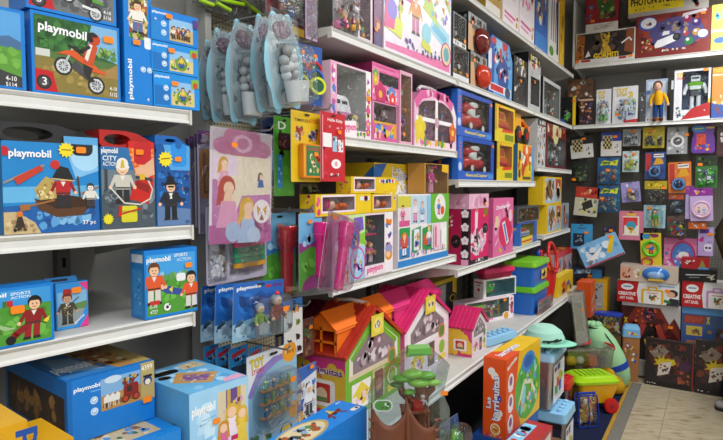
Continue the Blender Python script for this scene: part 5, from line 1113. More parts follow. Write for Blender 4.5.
def fill_casa(o, a, b, c, d_, dp): fig3(o, a+(b-a)*.5, .03, c+.004, (d_-c)*.98, hair='dcb05a', skin='f0c8a8', top='d8468f', leg='e8a0c0', name='doll'); m = MB(); m.tube([(a+(b-a)*.4,.014,c+(d_-c)*.86),(a+(b-a)*.5,.006,c+(d_-c)*.93),(a+(b-a)*.6,.014,c+(d_-c)*.86)], .004, M('d8286a','plastic')); m.build('hair_band', o)
window_box('doll_box', 'brown backed window box with a blond doll in pink, on the room picture carton', 'doll box', S2, .075, 'b8853c', (.05,.0,.95,.98), front=lambda A: (A.r(0,.98,1,1,'c8963c'), A.p([(.7,.75),(1,.7),(1,1),(.72,1)],'e8b81c'), A.b(.76,.8,.98,.98,4,'c83a2a',.05,.08,146)), inside='a87a3c', fill=fill_casa)
def art_pinset(A):
    A.r(0,0,1,1,'f0d8e4'); A.r(.0,.0,.24,1,'e8b0cc'); A.b(0,.3,.24,.95,20,'f4d0e0 d8609a c88ab8',.02,.05,142); A.e(.13,.22,.11,'d84a94',.12); A.e(.13,.22,.09,'8fb8d8',.1); A.r(.05,.14,.2,.2,'7a9a5a'); A.e(.1,.55,.06,'f4e8ee'); A.e(.1,.42,.045,'e8c03a'); pony(A,.04,.86,.16,.07); A.t('pinypon',.04,.86,.16,.06,'d8408c')
    A.r(.24,.0,.5,1,'a8d0ea'); A.p([(.24,.6),(.5,.5),(.5,1),(.24,1)],'c8e4a0'); A.p([(.3,.7),(.48,.76),(.46,.96),(.32,.95)],'7a5ac0'); A.p([(.4,.56),(.5,.52),(.5,.72),(.42,.7)],'8ac83a'); A.e(.33,.62,.085,'c83a90',.17); A.e(.33,.62,.07,'4a6ac8',.14); speck(A,10,'e8a03a e8d8c0 2a3a7a',.015,.03,143,(.27,.5,.39,.74)); A.e(.38,.26,.125,'d84a9a',.25); A.e(.38,.26,.108,'9fd0ec',.22); speck(A,26,'7a5ac0 5a3a9a e0609a e8c03a d8d0f0',.015,.035,144,(.29,.1,.48,.4))
    A.r(.84,0,1,1,'f4eef2'); speck(A,16,'e0609a 5a8ad0 e0902a 7a4aa0',.02,.04,145,(.85,.2,.99,.95)); A.e(.92,.3,.07,'e0962a',.1); A.e(.92,.4,.07,'9a9ac8',.07); A.e(.91,.3,.04,'f0c8a4',.05); A.r(.5,0,.86,.16,'f2e4ec'); pony(A,.53,.03,.28,.13)
def fill_pin(o, a, b, c, d_, dp):
    m = MB()
    for z, col in ((.22,'d88a3a'),(.58,'d8286a')): m.box(a+.02, b-.02, .02, .05, c+(d_-c)*z, c+(d_-c)*z+.005, M(col,'plastic'))
    m.build('stand', o)
    fig3(o, a+(b-a)*.32, .03, c+.003, (d_-c)*.5, hair='e8c84a', top='d8468f', leg='8a5ac0', name='doll'); fig3(o, a+(b-a)*.72, .035, c+.003, (d_-c)*.42, hair='c86a2a', top='d8609a', leg='e8c0d0', name='doll')
    lumps(o, a+.015, b-.015, c+(d_-c)*.6, d_-.01, .03, 'd8a83a e8d05a c87a3a d8486a 8ac83a', 18, 7, rmin=.004, rmax=.008, y=.045, name='doll_accessory')
S = spot(MF, 335, 399, 215, 0, -.0, Z3); S.rot += R(0)
S.loc.x += .004; casa_front = .014
S = spot(MF, 335, 396, 214, 0, .012, Z3); S.loc.x = -1.0+.0
o = window_box('doll_playset_box', 'pink and white playset box with a dark window of dolls, behind the pink torch', 'toy box', S, .05, 'ecd0de', (.5,.18,.84,.97), front=art_pinset, inside='4a5a64', fill=fill_pin, st=(.935,.84,.026))
pinS = S
# baby doll boxes stacked on the playset box
def baby_box(lab, px0, px1, yt, off, z0, win, seed):
    S = spot(MF, px0, px1, yt, 0, off, z0)
    def art(A): A.r(0,0,1,1,'e8c41c'); speck(A,70,'e04a8a d83a7a f0d84a e85aa0',.03,.05,seed); A.r(win[2]+.02,.08,1,.98,'ecc81c'); A.r(win[2]+.1,.66,.97,.86,'dfe8f0'); speck(A,8,'2a4a9a d8286a 3a3a40',.02,.04,seed+1,(win[2]+.1,.66,.97,.86)); [A.l(q,.02,'f2e0e8') for q in (((win[0],win[1]),(win[2],win[1])),((win[0],win[3]),(win[2],win[3])),((win[0],win[1]),(win[0],win[3])),((win[2],win[1]),(win[2],win[3])))]
    def fill(o, a, b, c, d_, dp):
        m = MB(); r_ = (d_-c)*.36; m.ball((a+(b-a)*.40,.024,c+r_+.003), (r_*1.15,r_,r_), M('efb898','plastic')); m.ball((a+(b-a)*.32,.03,c+r_+.006), (r_*1.15,r_*1.1,r_*1.12), M('c83a74','fabric')); m.build('baby_head', o)
        m = MB(); m.ball((a+(b-a)*.72,.024,c+r_*.8), ((b-a)*.22,r_*.8,r_*.75), M('d8642a','fabric')); m.tube([(a+(b-a)*.6,.014,c+r_),(a+(b-a)*.72,.006,c+r_*1.1)], .008, M('d8642a','fabric')); m.build('baby_body', o)
    return window_box('baby_doll_box', lab, 'doll box', S, .058, 'e8c41c', win, front=art, left=lambda A: (A.r(0,0,1,1,'e8c41c'), speck(A,20,'e04a8a d83a7a f0d84a',.05,.1,seed)), inside='c8b0b8', fill=fill), S
zb = pinS.loc.z+pinS.h+.0012
o, Sb = baby_box('yellow and pink baby doll box on the playset box, lower front of the three', 315, 371, 194, -.002, zb, (.10,.18,.68,.92), 150)
o.location.x = -1.002
o2, Sb2 = baby_box('yellow and pink baby doll box on the playset box, lower rear of the three', 372, 396.5, 194, -.002, zb, (.06,.18,.8,.92), 153)
o3, Sb3 = baby_box('yellow and pink baby doll box lying across the two others, topmost', 351, 396, 177, -.004, zb+Sb.h+.0012, (.06,.18,.5,.92), 156)
# ---------- deck: toy houses
def house(label, S, depth, roofc, frontc, trim, sidec, side_pal, dorm, handle, seed, text=None, badge=True, small=False):
    w, h = S.w, S.h; he = h*.62; mb = MB(); P = [(-w/2,0),(w/2,0),(w/2,he),(0,h*.97),(-w/2,he)]
    mb.prism(P, 0, depth, M(frontc), M(sidec))
    A = Art(w, h)
    A.p([(.06,.03),(.94,.03),(.94,.60),(.5,.9),(.06,.60)], 'e8e0d4' if trim != 'f2eef2' else 'f4eef4'); A.p([(.12,.43),(.88,.43),(.88,.57),(.5,.85),(.12,.57)], '8a7880'); 
    speck(A, 30, 'a8949c d8c4cc 7a6a72 b8a4ac e0d4da 6a5a62', .03, .055, seed, (.16,.45,.84,.62)); speck(A, 10, 'c88a9a 8a6a7a e0d0d8', .03, .06, seed+1, (.35,.6,.65,.76))
    for q in (((.1,.585),(.5,.875)),((.5,.875),(.9,.585))): A.l(q, .045, trim)
    A.l([(.06,.4),(.94,.4)], .05, 'd8c8a8' if trim != 'f2eef2' else 'f4f0f4')
    A.r(.06,.03,.94,.38, frontc); A.r(.46,.05,.68,.37,'c8b48a' if trim != 'f2eef2' else 'e8e4ec'); A.r(.49,.05,.65,.35,'6a4a4a'); A.e(.57,.2,.06,'c88a6a')
    A.r(.1,.06,.42,.33,'f0e8e8'); A.p([(.1,.2),(.26,.33),(.42,.2)],'e8d03a' if not small else 'e0609a'); speck(A,14,'e04a8a d83a3a f0c8d8 e8d03a',.03,.05,seed+2,(.1,.06,.42,.25)); A.e(.83,.22,.1,'f0d8c8',.09); A.e(.83,.22,.07,'8ab83a'); A.r(.74,.05,.92,.12,'e8d03a'); A.rr(.74,.34,.9,.52,'d88a3a',.4); A.rr(.76,.36,.88,.5,'5a8a4a',.4)
    mb.art(A, (-w/2,0,0),(1,0,0),(0,0,1))
    B = Art(depth, he); B.r(0,0,1,1,sidec)
    if side_pal:
        for i in range(14):
            rg = random.Random(seed*7+i); flower(B, rg.uniform(.05,.95), rg.uniform(.28,.9), rg.uniform(.2,.28)*(1.2 if small else 1), side_pal[0], side_pal[0])
        B.rr(.25,.2,.8,.62,'f4ece8',.15); B.rr(.34,.26,.7,.56,'c8342a',.1); B.e(.52,.38,.12,'e8c8a8'); B.r(.4,.27,.64,.34,'6a8a4a')
        if text: B.t(text,.1,.68,.85,.14,'6a2a7a',0,bold=.03,out='f4ecf4')
    mb.art(B, (-w/2,depth,0),(0,-1,0),(0,0,1))
    o = mb.build('toy_house_case', loc=S.loc, rot=S.rot); tag(o, label, 'toy house', 'doll house cases on the bottom shelf')
    r = MB()
    for sx in (-1, 1):
        a = Vector((sx*w*.515, 0, he-h*.01)); b = Vector((0, 0, h*1.0)); d = (b-a); nrm = Vector((d.z*sx, 0, -d.x*sx)).normalized()*(.011)
        if nrm.z < 0: nrm = -nrm
        q = [a, b, b+nrm, a+nrm]
        r.add([(p.x, -.008, p.z) for p in q]+[(p.x, depth+.004, p.z) for p in q], [(0,1,2,3),(7,6,5,4),(0,4,5,1),(1,5,6,2),(2,6,7,3),(3,7,4,0)], M(roofc,'plastic'))
        k = int(depth/.018)
        for i in range(k):
            y = -.006+(depth+.004)*i/k
            r.add([(p.x, y, p.z) for p in (a+nrm, b+nrm, b+nrm*1.35, a+nrm*1.35)]+[(p.x, y+.010, p.z) for p in (a+nrm, b+nrm, b+nrm*1.35, a+nrm*1.35)], [(0,1,2,3),(7,6,5,4),(0,4,5,1),(1,5,6,2),(2,6,7,3),(3,7,4,0)], M(roofc,'plastic'))
    r.build('roof', o)
    for sx, fy in dorm:
        g = MB(); m = M(trim if trim.startswith('f7') else dormc(roofc),'plastic'); dy0, dy1 = depth*fy, depth*(fy+.62); x_out, x_in = sx*w*.515, sx*w*.01; zb_, zt, zr = he-.0, h*.90, h*1.05; ym = (dy0+dy1)/2
        # side walls, ridge roof and a cross-barred window facing out over the eave
        for y in (dy0, dy1-.004): g.add([(x_out,y,zb_),(x_in,y,zb_),(x_in,y,zt),(x_out,y,zt),(x_out,y+.004,zb_),(x_in,y+.004,zb_),(x_in,y+.004,zt),(x_out,y+.004,zt)], [(0,1,2,3),(7,6,5,4),(0,4,5,1),(1,5,6,2),(2,6,7,3),(3,7,4,0)], m)
        xo = x_out+sx*.008
        g.add([(xo,dy0-.006,zt-.004),(x_in,dy0-.006,zt-.004),(x_in,ym,zr),(xo,ym,zr),(xo,dy1+.006,zt-.004),(x_in,dy1+.006,zt-.004)], [(0,1,2,3),(3,2,5,4)], m)
        g.add([(xo,dy0-.006,zt-.012),(x_in,dy0-.006,zt-.012),(x_in,ym,zr-.008),(xo,ym,zr-.008),(xo,dy1+.006,zt-.012),(x_in,dy1+.006,zt-.012)], [(3,2,1,0),(4,5,2,3)], m)
        g.add([(x_out,dy0,zt),(x_out,dy1,zt),(x_out,ym,zr-.004)], [(0,1,2)], m)
        for a, b, c, d in ((dy0,dy1,zb_,zb_+.01),(dy0,dy1,zt-.01,zt),(dy0,dy0+.008,zb_,zt),(dy1-.008,dy1,zb_,zt),(ym-.004,ym+.004,zb_,zt),(dy0,dy1,(zb_+zt)/2-.004,(zb_+zt)/2+.004)):
            e0, e1 = sorted((x_out-sx*.004, x_out+sx*.001)); g.box(e0, e1, a, b, c, d, m)
        g.build('dormer', o)
    if badge:
        g = MB(); g.rbox(-w*.11, w*.11, -.012, -.0085, h*.74, h*.95, M('e8d040'), .02); A = Art(w*.22, h*.21); A.e(.5,.5,.42,'f2e06a',.4); A.b(.2,.3,.8,.75,8,'8a5a9a 6a4a8a f4f0e0',.08,.14,seed+5); g.art(A, (-w*.11,-.0122,h*.74),(1,0,0),(0,0,1)); g.build('badge', o)
    if handle:
        g = MB(); zz = h*1.015
        g.tube([(0,depth*.16,zz-.012),(0,depth*.18,zz+.014),(0,depth*.5,zz+.02),(0,depth*.82,zz+.014),(0,depth*.84,zz-.012)], .0065, M(handle,'plastic')); 
        for y in (.17,.83): g.rbox(-.009,.009,depth*y-.008,depth*y+.008,zz-.006,zz+.018,M(dormc(roofc),'plastic'),.003)
        g.build('handle', o)
    return o
def dormc(r): return 'ff7a14' if r.startswith('b8') else ('e0307c' if r.startswith('d8') else r)
S = spot(MF, 345, 401, 310, 0, -.035, ZD); S.rot += R(0)
house('orange and green toy house case with orange dormers, red tiled roof and flowered side', S, .20, 'b8321f', '6fb02a', '6fb02a', 'd83a86', ('e0b83a',), ((-1,.16),(1,.20)), 'e8e4de', 200, text='barriguitas')
S = spot(MF, 405.5, 450, 292, 0, -.035, ZD)
house('pink and white toy house case with pink dormers, next to the orange house', S, .22, 'd8286f', 'f0dce8', 'f2eef2', 'e89ac0', ('d8609a',), ((-1,.2),(1,.2)), None, 210)
S = spot(MF, 474, 489, 309, 0, .055, ZD)
house('small pink house shaped box with flowered side, third house along the shelf', S, .12, 'd02a68', 'f2dce6', 'f2eef2', 'd8347c', ('e8c03a',), (), None, 220, badge=False, small=True)
S = spot(MF, 319, 345, 304, 0, -.30, ZD)
house('dark crimson toy house case standing behind the orange house', S, .11, '7a1434', '5a1a34', '8a8078', '6a1430', None, (), None, 230)
# black and yellow box standing behind the pink house
S = spot(MF, 412, 458, 283, 0, -.29, ZD)
carton('toy_box', 'tall black and yellow box with grey curtain picture, behind the pink house', 'toy box', S, .10, 'c8a81c', lambda A: (A.r(0,0,1,1,'2a2a2c'), A.r(0,.92,1,1,'c8a81c'), A.p([(.1,0),(.3,.9),(.42,.9),(.3,0)],'8a8a8c'), A.p([(.5,0),(.56,.9),(.74,.9),(.7,0)],'9a9a9c'), A.r(.9,0,1,1,'d8b41c'), A.e(.9,.55,.1,'1a1a1c',.12), A.e(.9,.55,.07,'d8b41c',.08), A.e(.9,.55,.055,'1a1a1c',.06)))
# ================================================================== middle and far bays
ZM2, ZL4, ZM3, ZL5, ZC = 1.5105, 1.0985, 1.6075, 1.1455, 2.3585
# ---------- top shelf
S = spot(MF, 486, 502, -40, 0, -.02, ZC)
carton('toy_box', 'gold and white box at the open end of the topmost shelf', 'toy box', S, .2, 'b8923a', lambda A: (A.r(0,0,1,1,'b8923a'), A.r(0,0,.9,.2,'e8e4dc'), speck(A,16,'8a5a2a d8b860 6a4a2a',.08,.16,301,(0,.2,1,1))))
def art_pinkwhite(sd):
    def f(A): A.r(0,0,1,1,'f0e8ee'); A.r(0,0,1,.2,'f4eef4'); A.b(.05,.2,.95,1,14,'e8a0c0 f0c0d4 e0709c',.05,.12,sd); A.l([(.2,.3),(.5,.75),(.85,1)],.08,'e0609a'); A.l([(.1,.14),(.75,.12)],.05,'e060a0'); A.l([(.1,.09),(.6,.07)],.04,'e88ab8'); A.e(.86,.07,.06,'d8a03a')
    return f
for a, b, sd, lab in ((503.5, 519.5, 302, 'white and pink carton on the topmost shelf, next to the gold box'), (520.2, 535.2, 305, 'white and pink carton on the topmost shelf, next to the blue sport box')):
    S = spot(MF, a, b, -60, 0, -.012, ZC); carton('toy_box', lab, 'toy box', S, .16, 'f0e8ee', art_pinkwhite(sd), st=(.88,.15,.03))
S = spot(MF, 536, 548.6, -40, 0, -.012, ZC)
carton('toy_box', 'blue box with many tan pictures, on the topmost shelf between pink and orange packs', 'toy box', S, .16, '2f6ac0', lambda A: (A.r(0,0,1,1,'2f6ac0'), speck(A,46,'c8a87a 3a2f2a e8e0d0 8a6a4a 2a4a8a',.06,.13,308,(0,.25,.9,1)), A.r(0,0,.95,.18,'3f8ad8')), st=(.1,.40,.03))
S = spot(MF, 549.4, 560, -36, 0, -.012, ZC)
carton('cleaning_set_box', 'white and orange cleaning set box with purple lines on the topmost shelf', 'toy box', S, .14, 'ecebe8', lambda A: (A.r(0,0,1,1,'ecebe8'), A.r(0,.66,1,1,'e8742a'), speck(A,12,'f0c83a d8401f',.1,.18,309,(0,.7,1,1)), [A.l([(.25+.2*i,.2),(.3+.2*i,.62)],.07,'4a3a8a') for i in range(3)], A.l([(.86,.1),(.8,.8)],.16,'2a2a2c'), A.e(.3,.08,.2,'5a9a3a',.05)))
S = spot(MF, 560.6, 565.4, -34, 0, -.012, ZC)
carton('toy_box', 'thin yellow box at the corner end of the topmost shelf', 'toy box', S, .12, 'e0b41c', lambda A: (A.r(0,0,1,1,'e0b41c'), speck(A,8,'b87a1a f0d04a',.15,.3,310)))
# ---------- second shelf: creature packs, egg packs, robot tower
def alien_pack(lab, a, b, yt, z0, sd, h=None):
    S = spot(MF, a, b, yt, 0, -.014, z0)
    if h: S.h = h
    def fill(o, x0, x1, z0_, z1, d):
        for t, k in ((.32, .8), (.72, .66)):
            m = MB(); hh = (z1-z0_)*k; cx = x0+(x1-x0)*t; r_ = (x1-x0)*.17
            m.lathe([(r_*.7,0),(r_*.9,hh*.2),(r_*.6,hh*.45)], M('2a2b30','gloss'), (cx,.05,z0_), 10); m.ball((cx,.05,z0_+hh*.66), (r_,r_,hh*.3), M('1c1d22','gloss'), 12, 8); m.ball((cx,.05-r_*.8,z0_+hh*.66), (r_*.5,r_*.3,hh*.15), M('c8ccd2','gloss'), 8, 6); m.ball((cx+r_*.4,.05-r_*.9,z0_+hh*.25), r_*.4, M('d8a82a','gloss'), 8, 6)
            m.build('creature_figure', o)
    o = window_box('creature_pack', lab, 'figure pack', S, .09, '4a4c52', (.08,.16,.92,.95), front=lambda A: (A.r(0,0,1,.16,'e0e0e2'), speck(A,10,'3a4a8a d8d83a 2a2a2c',.06,.12,sd,(0,0,1,.16))), inside='5a5c62', fill=fill, st=(.85,.24,.026))
    return S
Sa = alien_pack('lower pack of black glossy creature figures next to the doll house carton', 453.5, 469.5, 48, Z0, 311)
alien_pack('upper pack of black glossy creature figures, stacked on the lower one', 453.5, 466.5, 15, Z0+Sa.h+.0015, 312)
def egg_pack(lab, a, b, yt, z0, col, sd):
    S = spot(MF, a, b, yt, 0, -.014, z0)
    o = carton('egg_pack', lab, 'toy box', S, .1, '2a2826', lambda A: (A.r(0,0,1,1,'3a302a'), A.r(0,.74,1,1,'8a8c90'), speck(A,18,'c8c4bc 2a2a2c 5a4a3a',.05,.1,sd,(0,.7,1,1)), speck(A,16,'8a5a3a 2a221e c88a4a 5a2f22',.08,.16,sd+1,(0,0,1,.72)), A.p([(.0,.0),(.3,0),(.2,.7),(0,.7)],'c8a07a')), left=lambda A: (A.r(0,0,1,1,'1c1c1f'), speck(A,8,'3a3a40 8a8f96',.08,.16,sd+2)), st=(.2,.76,.026))
    m = MB(); m.ball((S.w*.18,-.006,S.h*.38), (S.w*.34,.036,S.h*.36), M(col,'gloss'), 20, 14)
    m.build('egg', o); return S
Sg = egg_pack('lower egg pack with a bright orange red egg, beside the blue robot box', 471, 487.5, 55, Z0, 'c8381c', 314)
egg_pack('upper egg pack with a dark maroon egg, on top of the orange red one', 468.5, 486.5, 17, Z0+Sg.h+.0015, '6f1f1c', 317)
S = spot(MF, 488.5, 513, 40, 0, -.02, Z0); w, h = S.w, S.h
mb = MB(); P = [(-w/2,0),(w/2,0),(w*.5,h*.72),(w*.36,h),(-w*.36,h),(-w*.5,h*.8)]; mb.prism(P, 0, .11, M('2f7ac8'), M('1f4f9a')); A = Art(w, h)
A.p([(0,.02),(1,.02),(1,.7),(.86,.98),(.2,.98),(0,.78)],'4f9fdc'); A.p([(0,.02),(.2,.02),(.3,.98),(.16,.98),(0,.8)],'1f4fa8'); A.r(.02,.42,.14,.76,'e0e4ea'); A.p([(.3,.98),(.55,.98),(.6,.3),(.36,.3)],'8fc8ec'); speck(A,60,'c8324a e8e8f0 2a4a9a b84a5a 6fb0e0',.04,.09,320,(.2,.28,.98,.9)); A.e(.6,.4,.24,'2f4f9a'); speck(A,20,'c8324a e8e8f0 1a3070',.03,.06,321,(.4,.28,.82,.55)); A.r(.05,.06,.95,.2,'e4e8ee'); A.t('GALAXY',.14,.1,.5,.07,'c82a3a',0,bold=.03) if False else A.l([(.12,.13),(.6,.13)],.08,'c82a3a'); A.e(.8,.12,.12,'3a4a6a',.1); A.p([(.55,.98),(.8,.98),(.74,.86),(.58,.86)],'d0303a'); A.e(.22,.92,.1,'d8404a',.05)
mb.art(A,(-w/2,0,0),(1,0,0),(0,0,1)); o = mb.build('robot_box', loc=S.loc, rot=S.rot); tag(o, 'light blue six-sided box with red and white robot picture, after the eggs', 'toy box'); sticker(o, w*.0, h*.64, .028, -.0045)
def art_chrome(sd, base='3a3a3c'):
    def f(A): A.r(0,0,1,1,base); speck(A,60,'d8d8da 1c1c1e 8a8c90 b84a2a 5a6a5a c8c0b0 e8e8ea',.05,.11,sd); A.r(0,.86,1,1,'1c1c1e'); speck(A,8,'e0c83a d8d8da',.05,.1,sd+1,(0,.86,1,1))
    return f
for a, b, yt, sd, base, lab, cat in ((514.5, 528, 59, 322, '2a2a2c', 'black box with silver figures, right after the blue six-sided box', 'figure pack'), (529, 541.5, 56, 325, 'b8babc', 'black and white figure box in the middle of the high shelf', 'figure pack')):
    S = spot(MF, a, b, yt, 0, -.014, Z0)
    window_box('figure_box', lab, cat, S, .09, base, (.2,.1,.92,.6), front=art_chrome(sd, base), left=lambda A: A.r(0,0,1,1,'17171a'), inside='55575a', fill=lambda o,x0,x1,z0,z1,d: lumps(o,x0,x1,z0,z1,.06,'c8c8cc 8a3a2a 3a4a3a 2a2a2c d8c8a0',16,sd,rmin=.008,rmax=.018,y=.07), st=(.5,.52,.03))
S = spot(MF, 544, 561.5, 82, 0, -.016, Z0)
window_box('figure_box', 'clear fronted pack of small grey green figures at the corner end', 'figure pack', S, .09, 'a8aaa8', (.06,.05,.94,.9), front=lambda A: (A.r(0,.9,1,1,'c8c8c8'), speck(A,8,'d8c83a 8a8c8a',.05,.1,328,(0,.9,1,1))), left=lambda A: A.r(0,0,1,1,'1c1c1e'), inside='8a8f8c', fill=lambda o,x0,x1,z0,z1,d: lumps(o,x0,x1,z0,z1,.06,'c8ccc8 5a7a5a 7a8a8a d8d8d4 8a5a3a 4a6a8a',44,29,rmin=.008,rmax=.016,y=.07), st=(.5,.12,.03))
# ---------- eye level shelf: rescue robots and yellow machines
def rescue(lab, px0, px1, yt, z0, sd, h=None):
    S = spot(MF, px0, px1, yt, 0, -.012, z0)
    S.h = min(S.h, 1.918-z0)
    def front(A):
        A.r(0,0,1,1,'1f4fb0'); A.r(0,0,.1,1,'2f6fd0'); A.r(.0,.0,1,.2,'2f62c0'); A.t('RescueCopter',.2,.05,.6,.1,'e8cf2a',0,bold=.03); A.r(.82,.04,.98,.15,'4f8fd8'); A.e(.05,.3,.04,'c8d8f0'); [A.r(.03,.5+.08*i,.08,.54+.08*i,'d86a3a') for i in range(5)]
    def fill(o, a, b, c, d_, dp):
        w_, h_ = b-a, d_-c; m = MB(); RD = M('c81f22','gloss'); WH = M('ecebe8','gloss'); BK = M('1c1c20','gloss')
        m.ball((a+w_*.46,.055,c+h_*.27), (w_*.34,.04,h_*.24), RD, 16, 10); m.ball((a+w_*.4,.05,c+h_*.62), (w_*.2,.032,h_*.22), RD, 14, 10); m.ball((a+w_*.42,.028,c+h_*.48), (w_*.17,.02,h_*.15), WH, 12, 8); m.ball((a+w_*.4,.022,c+h_*.72), (w_*.13,.02,h_*.08), WH, 10, 8)
        m.ball((a+w_*.52,.02,c+h_*.55), (w_*.14,.02,h_*.09), BK, 10, 8); m.tube([(a+w_*.08,.05,c+h_*.5),(a+w_*.14,.03,c+h_*.12)], .016, RD, 8); m.tube([(a+w_*.7,.05,c+h_*.55),(a+w_*.8,.04,c+h_*.3)], .014, BK, 8); m.tube([(a+w_*.2,.05,c+h_*.9),(a+w_*.74,.05,c+h_*.62)], .008, BK, 6)
        m.ball((a+w_*.3,.012,c+h_*.1), (.018,.012,.014), WH, 8, 6); m.ball((a+w_*.66,.012,c+h_*.08), (.018,.012,.014), WH, 8, 6); m.ball((a+w_*.44,.006,c+h_*.47), .01, M('e8a02a','gloss'), 8, 6)
        X_, Z_ = a+w_*.45, c+h_*.02
        m.v = [(min(b-.004, a+w_*.55+(x-X_)*1.25), max(.006, y-.012), min(d_-.003, c+.004+(z-Z_)*1.12)) for x, y, z in m.v]
        m.build('toy_robot', o)
    window_box('rescue_robot_box', lab, 'toy box', S, .15, '1f4fb0', (.12,.2,.9,.9), front=front, left=lambda A: (A.r(0,0,1,1,'1d4590'), A.r(.1,.75,.7,.8,'c88a2a'), A.r(.8,0,1,1,'2f6fd0'), speck(A,10,'2f62b8 d86a3a c8d0e0',.06,.1,sd,(0,.1,.8,.7))), inside='15161c', fill=fill, st=(.95,.88,.026))
    return S
Sr = rescue('lower blue window box with a red and white robot helicopter', 459, 495, 139, ZM2, 331)
rescue('upper blue window box with a red and white robot helicopter, top of the two', 458, 493, 92, ZM2+Sr.h+.0015, 332)
def machine(lab, px0, px1, yt, z0, sd):
    S = spot(MF, px0, px1, yt, 0, -.014, z0); S.h = min(S.h, 1.918-z0)
    def front(A): A.r(0,0,1,1,'e8c41c'); A.r(0,.3,.1,1,'c8a01a'); A.r(0,0,1,.3,'e0cc2a'); A.p([(.3,.26),(.9,.3),(.9,.36),(.4,.36)],'d8401f'); A.t('RACING FUN',.48,.1,.44,.08,'5a5a1a',0,bold=.02) if False else A.l([(.5,.14),(.92,.14)],.1,'7a8a1a'); speck(A,8,'1c1c1e c8d03a',.05,.1,sd,(0,.78,.3,1))
    def fill(o, a, b, c, d_, dp):
        m = MB(); w_, h_ = b-a, d_-c; OR = M('e8701a','gloss'); YL = M('f0b41c','gloss')
        m.loft([(c+.004,w_*.4,.03),(c+h_*.45,w_*.36,.03)], OR, .01, (a+w_*.5,.045)); m.loft([(c+h_*.45,w_*.3,.026),(c+h_*.9,w_*.24,.022)], YL, .01, (a+w_*.45,.045)); m.box(a+w_*.25,a+w_*.6,.018,.022,c+h_*.52,c+h_*.8,M('c8501a','gloss')); m.tube([(a+w_*.1,.02,c+h_*.2),(a+w_*.8,.012,c+h_*.12)], .012, M('d8281f','gloss'), 8)
        m.build('toy_digger', o)
    window_box('machine_box', lab, 'toy box', S, .12, 'e8c41c', (.16,.36,.92,.92), front=front, left=lambda A: (A.r(0,0,1,1,'1c1c1e'), speck(A,8,'e0c41c 3a3a3c',.08,.14,sd)), inside='d88a1a', fill=fill, st=(.22,.94,.026))
    return S
Sm = machine('lower yellow box with an orange toy digger beside the robot helicopter', 498, 514.5, 143, ZM2, 335)
machine('upper yellow box with an orange toy digger, on top of the lower one', 496, 516, 96, ZM2+Sm.h+.0015, 336)
S = spot(MF, 519, 535.5, 145, 0, -.012, ZM2); Sy = S
carton('toy_box', 'yellow and orange box with tall machine picture at the open shelf end', 'toy box', S, .12, 'e0b41c', lambda A: (A.r(0,0,1,1,'e8bf1c'), A.p([(.2,.3),(.8,.5),(.9,.95),(.3,1)],'e8701a'), speck(A,24,'d8401f f0d84a b85a1a 3a3a3a f0e8d0',.06,.12,337), A.r(.85,0,1,1,'5a9ad0'), A.r(.3,.04,.8,.12,'5a5a2a'), A.l([(.3,.16),(.5,.6)],.1,'c8301f')), left=lambda A: (A.r(0,0,1,1,'2f6a9a'), A.r(.1,0,.6,.8,'b84a1a'), [A.r(.1,.1*i,.6,.1*i+.03,'6a2a14') for i in range(8)]))
# loose yellow loader in front row on top
S = spot(MF, 517.5, 531.5, 113, 0, -.02, ZM2+Sy.h+.002)
o = empty('toy_loader', S.loc, S.rot); tag(o, 'orange yellow toy loader truck standing on the yellow machine box', 'toy vehicle')
w, h = S.w, S.h; mb = MB(); YL = M('f0a81c','gloss'); mb.loft([(h*.3,w*.46,.04),(h*.55,w*.44,.04)], YL, .01, (0,.05)); mb.loft([(h*.55,w*.2,.03),(h*.95,w*.17,.028)], YL, .008, (-w*.1,.05)); mb.tube([(-w*.3,.05,h*.6),(w*.2,.03,h*.8),(w*.5,.02,h*.55)], .012, M('e8801a','gloss'), 8); mb.rbox(w*.34,w*.52,.0,.06,h*.38,h*.6,M('e8701a','gloss'),.006); mb.build('loader_body', o)
for sx in (-1, 1):
    for y in (.01, .085):
        q = MB(); q.lathe([(h*.2,-.01),(h*.28,-.008),(h*.28,.008),(h*.2,.01)], M('222224','plastic'), (sx*w*.28,y,h*.28), 16, axis='y'); q.lathe([(h*.12,-.0115),(h*.1,.0115)], M('d8281f','gloss'), (sx*w*.28,y,h*.28), 10, axis='y'); q.build('wheel', o)
# ---------- far bay, eye level shelf
S = spot(MF, 539, 547, 120, 0, -.012, ZM3)
carton('figure_box', 'narrow black and white box on the far bay shelf, before the red one', 'figure pack', S, .09, 'c8c8ca', art_chrome(340,'c0c2c4'))
S = spot(MF, 547.8, 567.5, 126, 0, -.014, ZM3); S.h = min(S.h, 1.918-ZM3)
window_box('figure_box', 'dark red pack with crowded clear bubble of figures in the far corner bay', 'figure pack', S, .1, '6a1a1e', (.08,.06,.95,.72), front=lambda A: (A.r(0,.72,1,1,'7a1a20'), A.e(.45,.86,.16,'d8cf9a'), speck(A,10,'a82a2c 4a1214 d8c890',.05,.09,343,(0,.72,1,1))), inside='6a6c70', fill=lambda o,x0,x1,z0,z1,d: lumps(o,x0,x1,z0,z1,.06,'c8ccd0 8a8f96 b82a2a 3a3a3e d8d8d4 4a5a4a',50,344,rmin=.01,rmax=.022,y=.075), st=[(.25,.7,.03),(.85,.9,.03)])
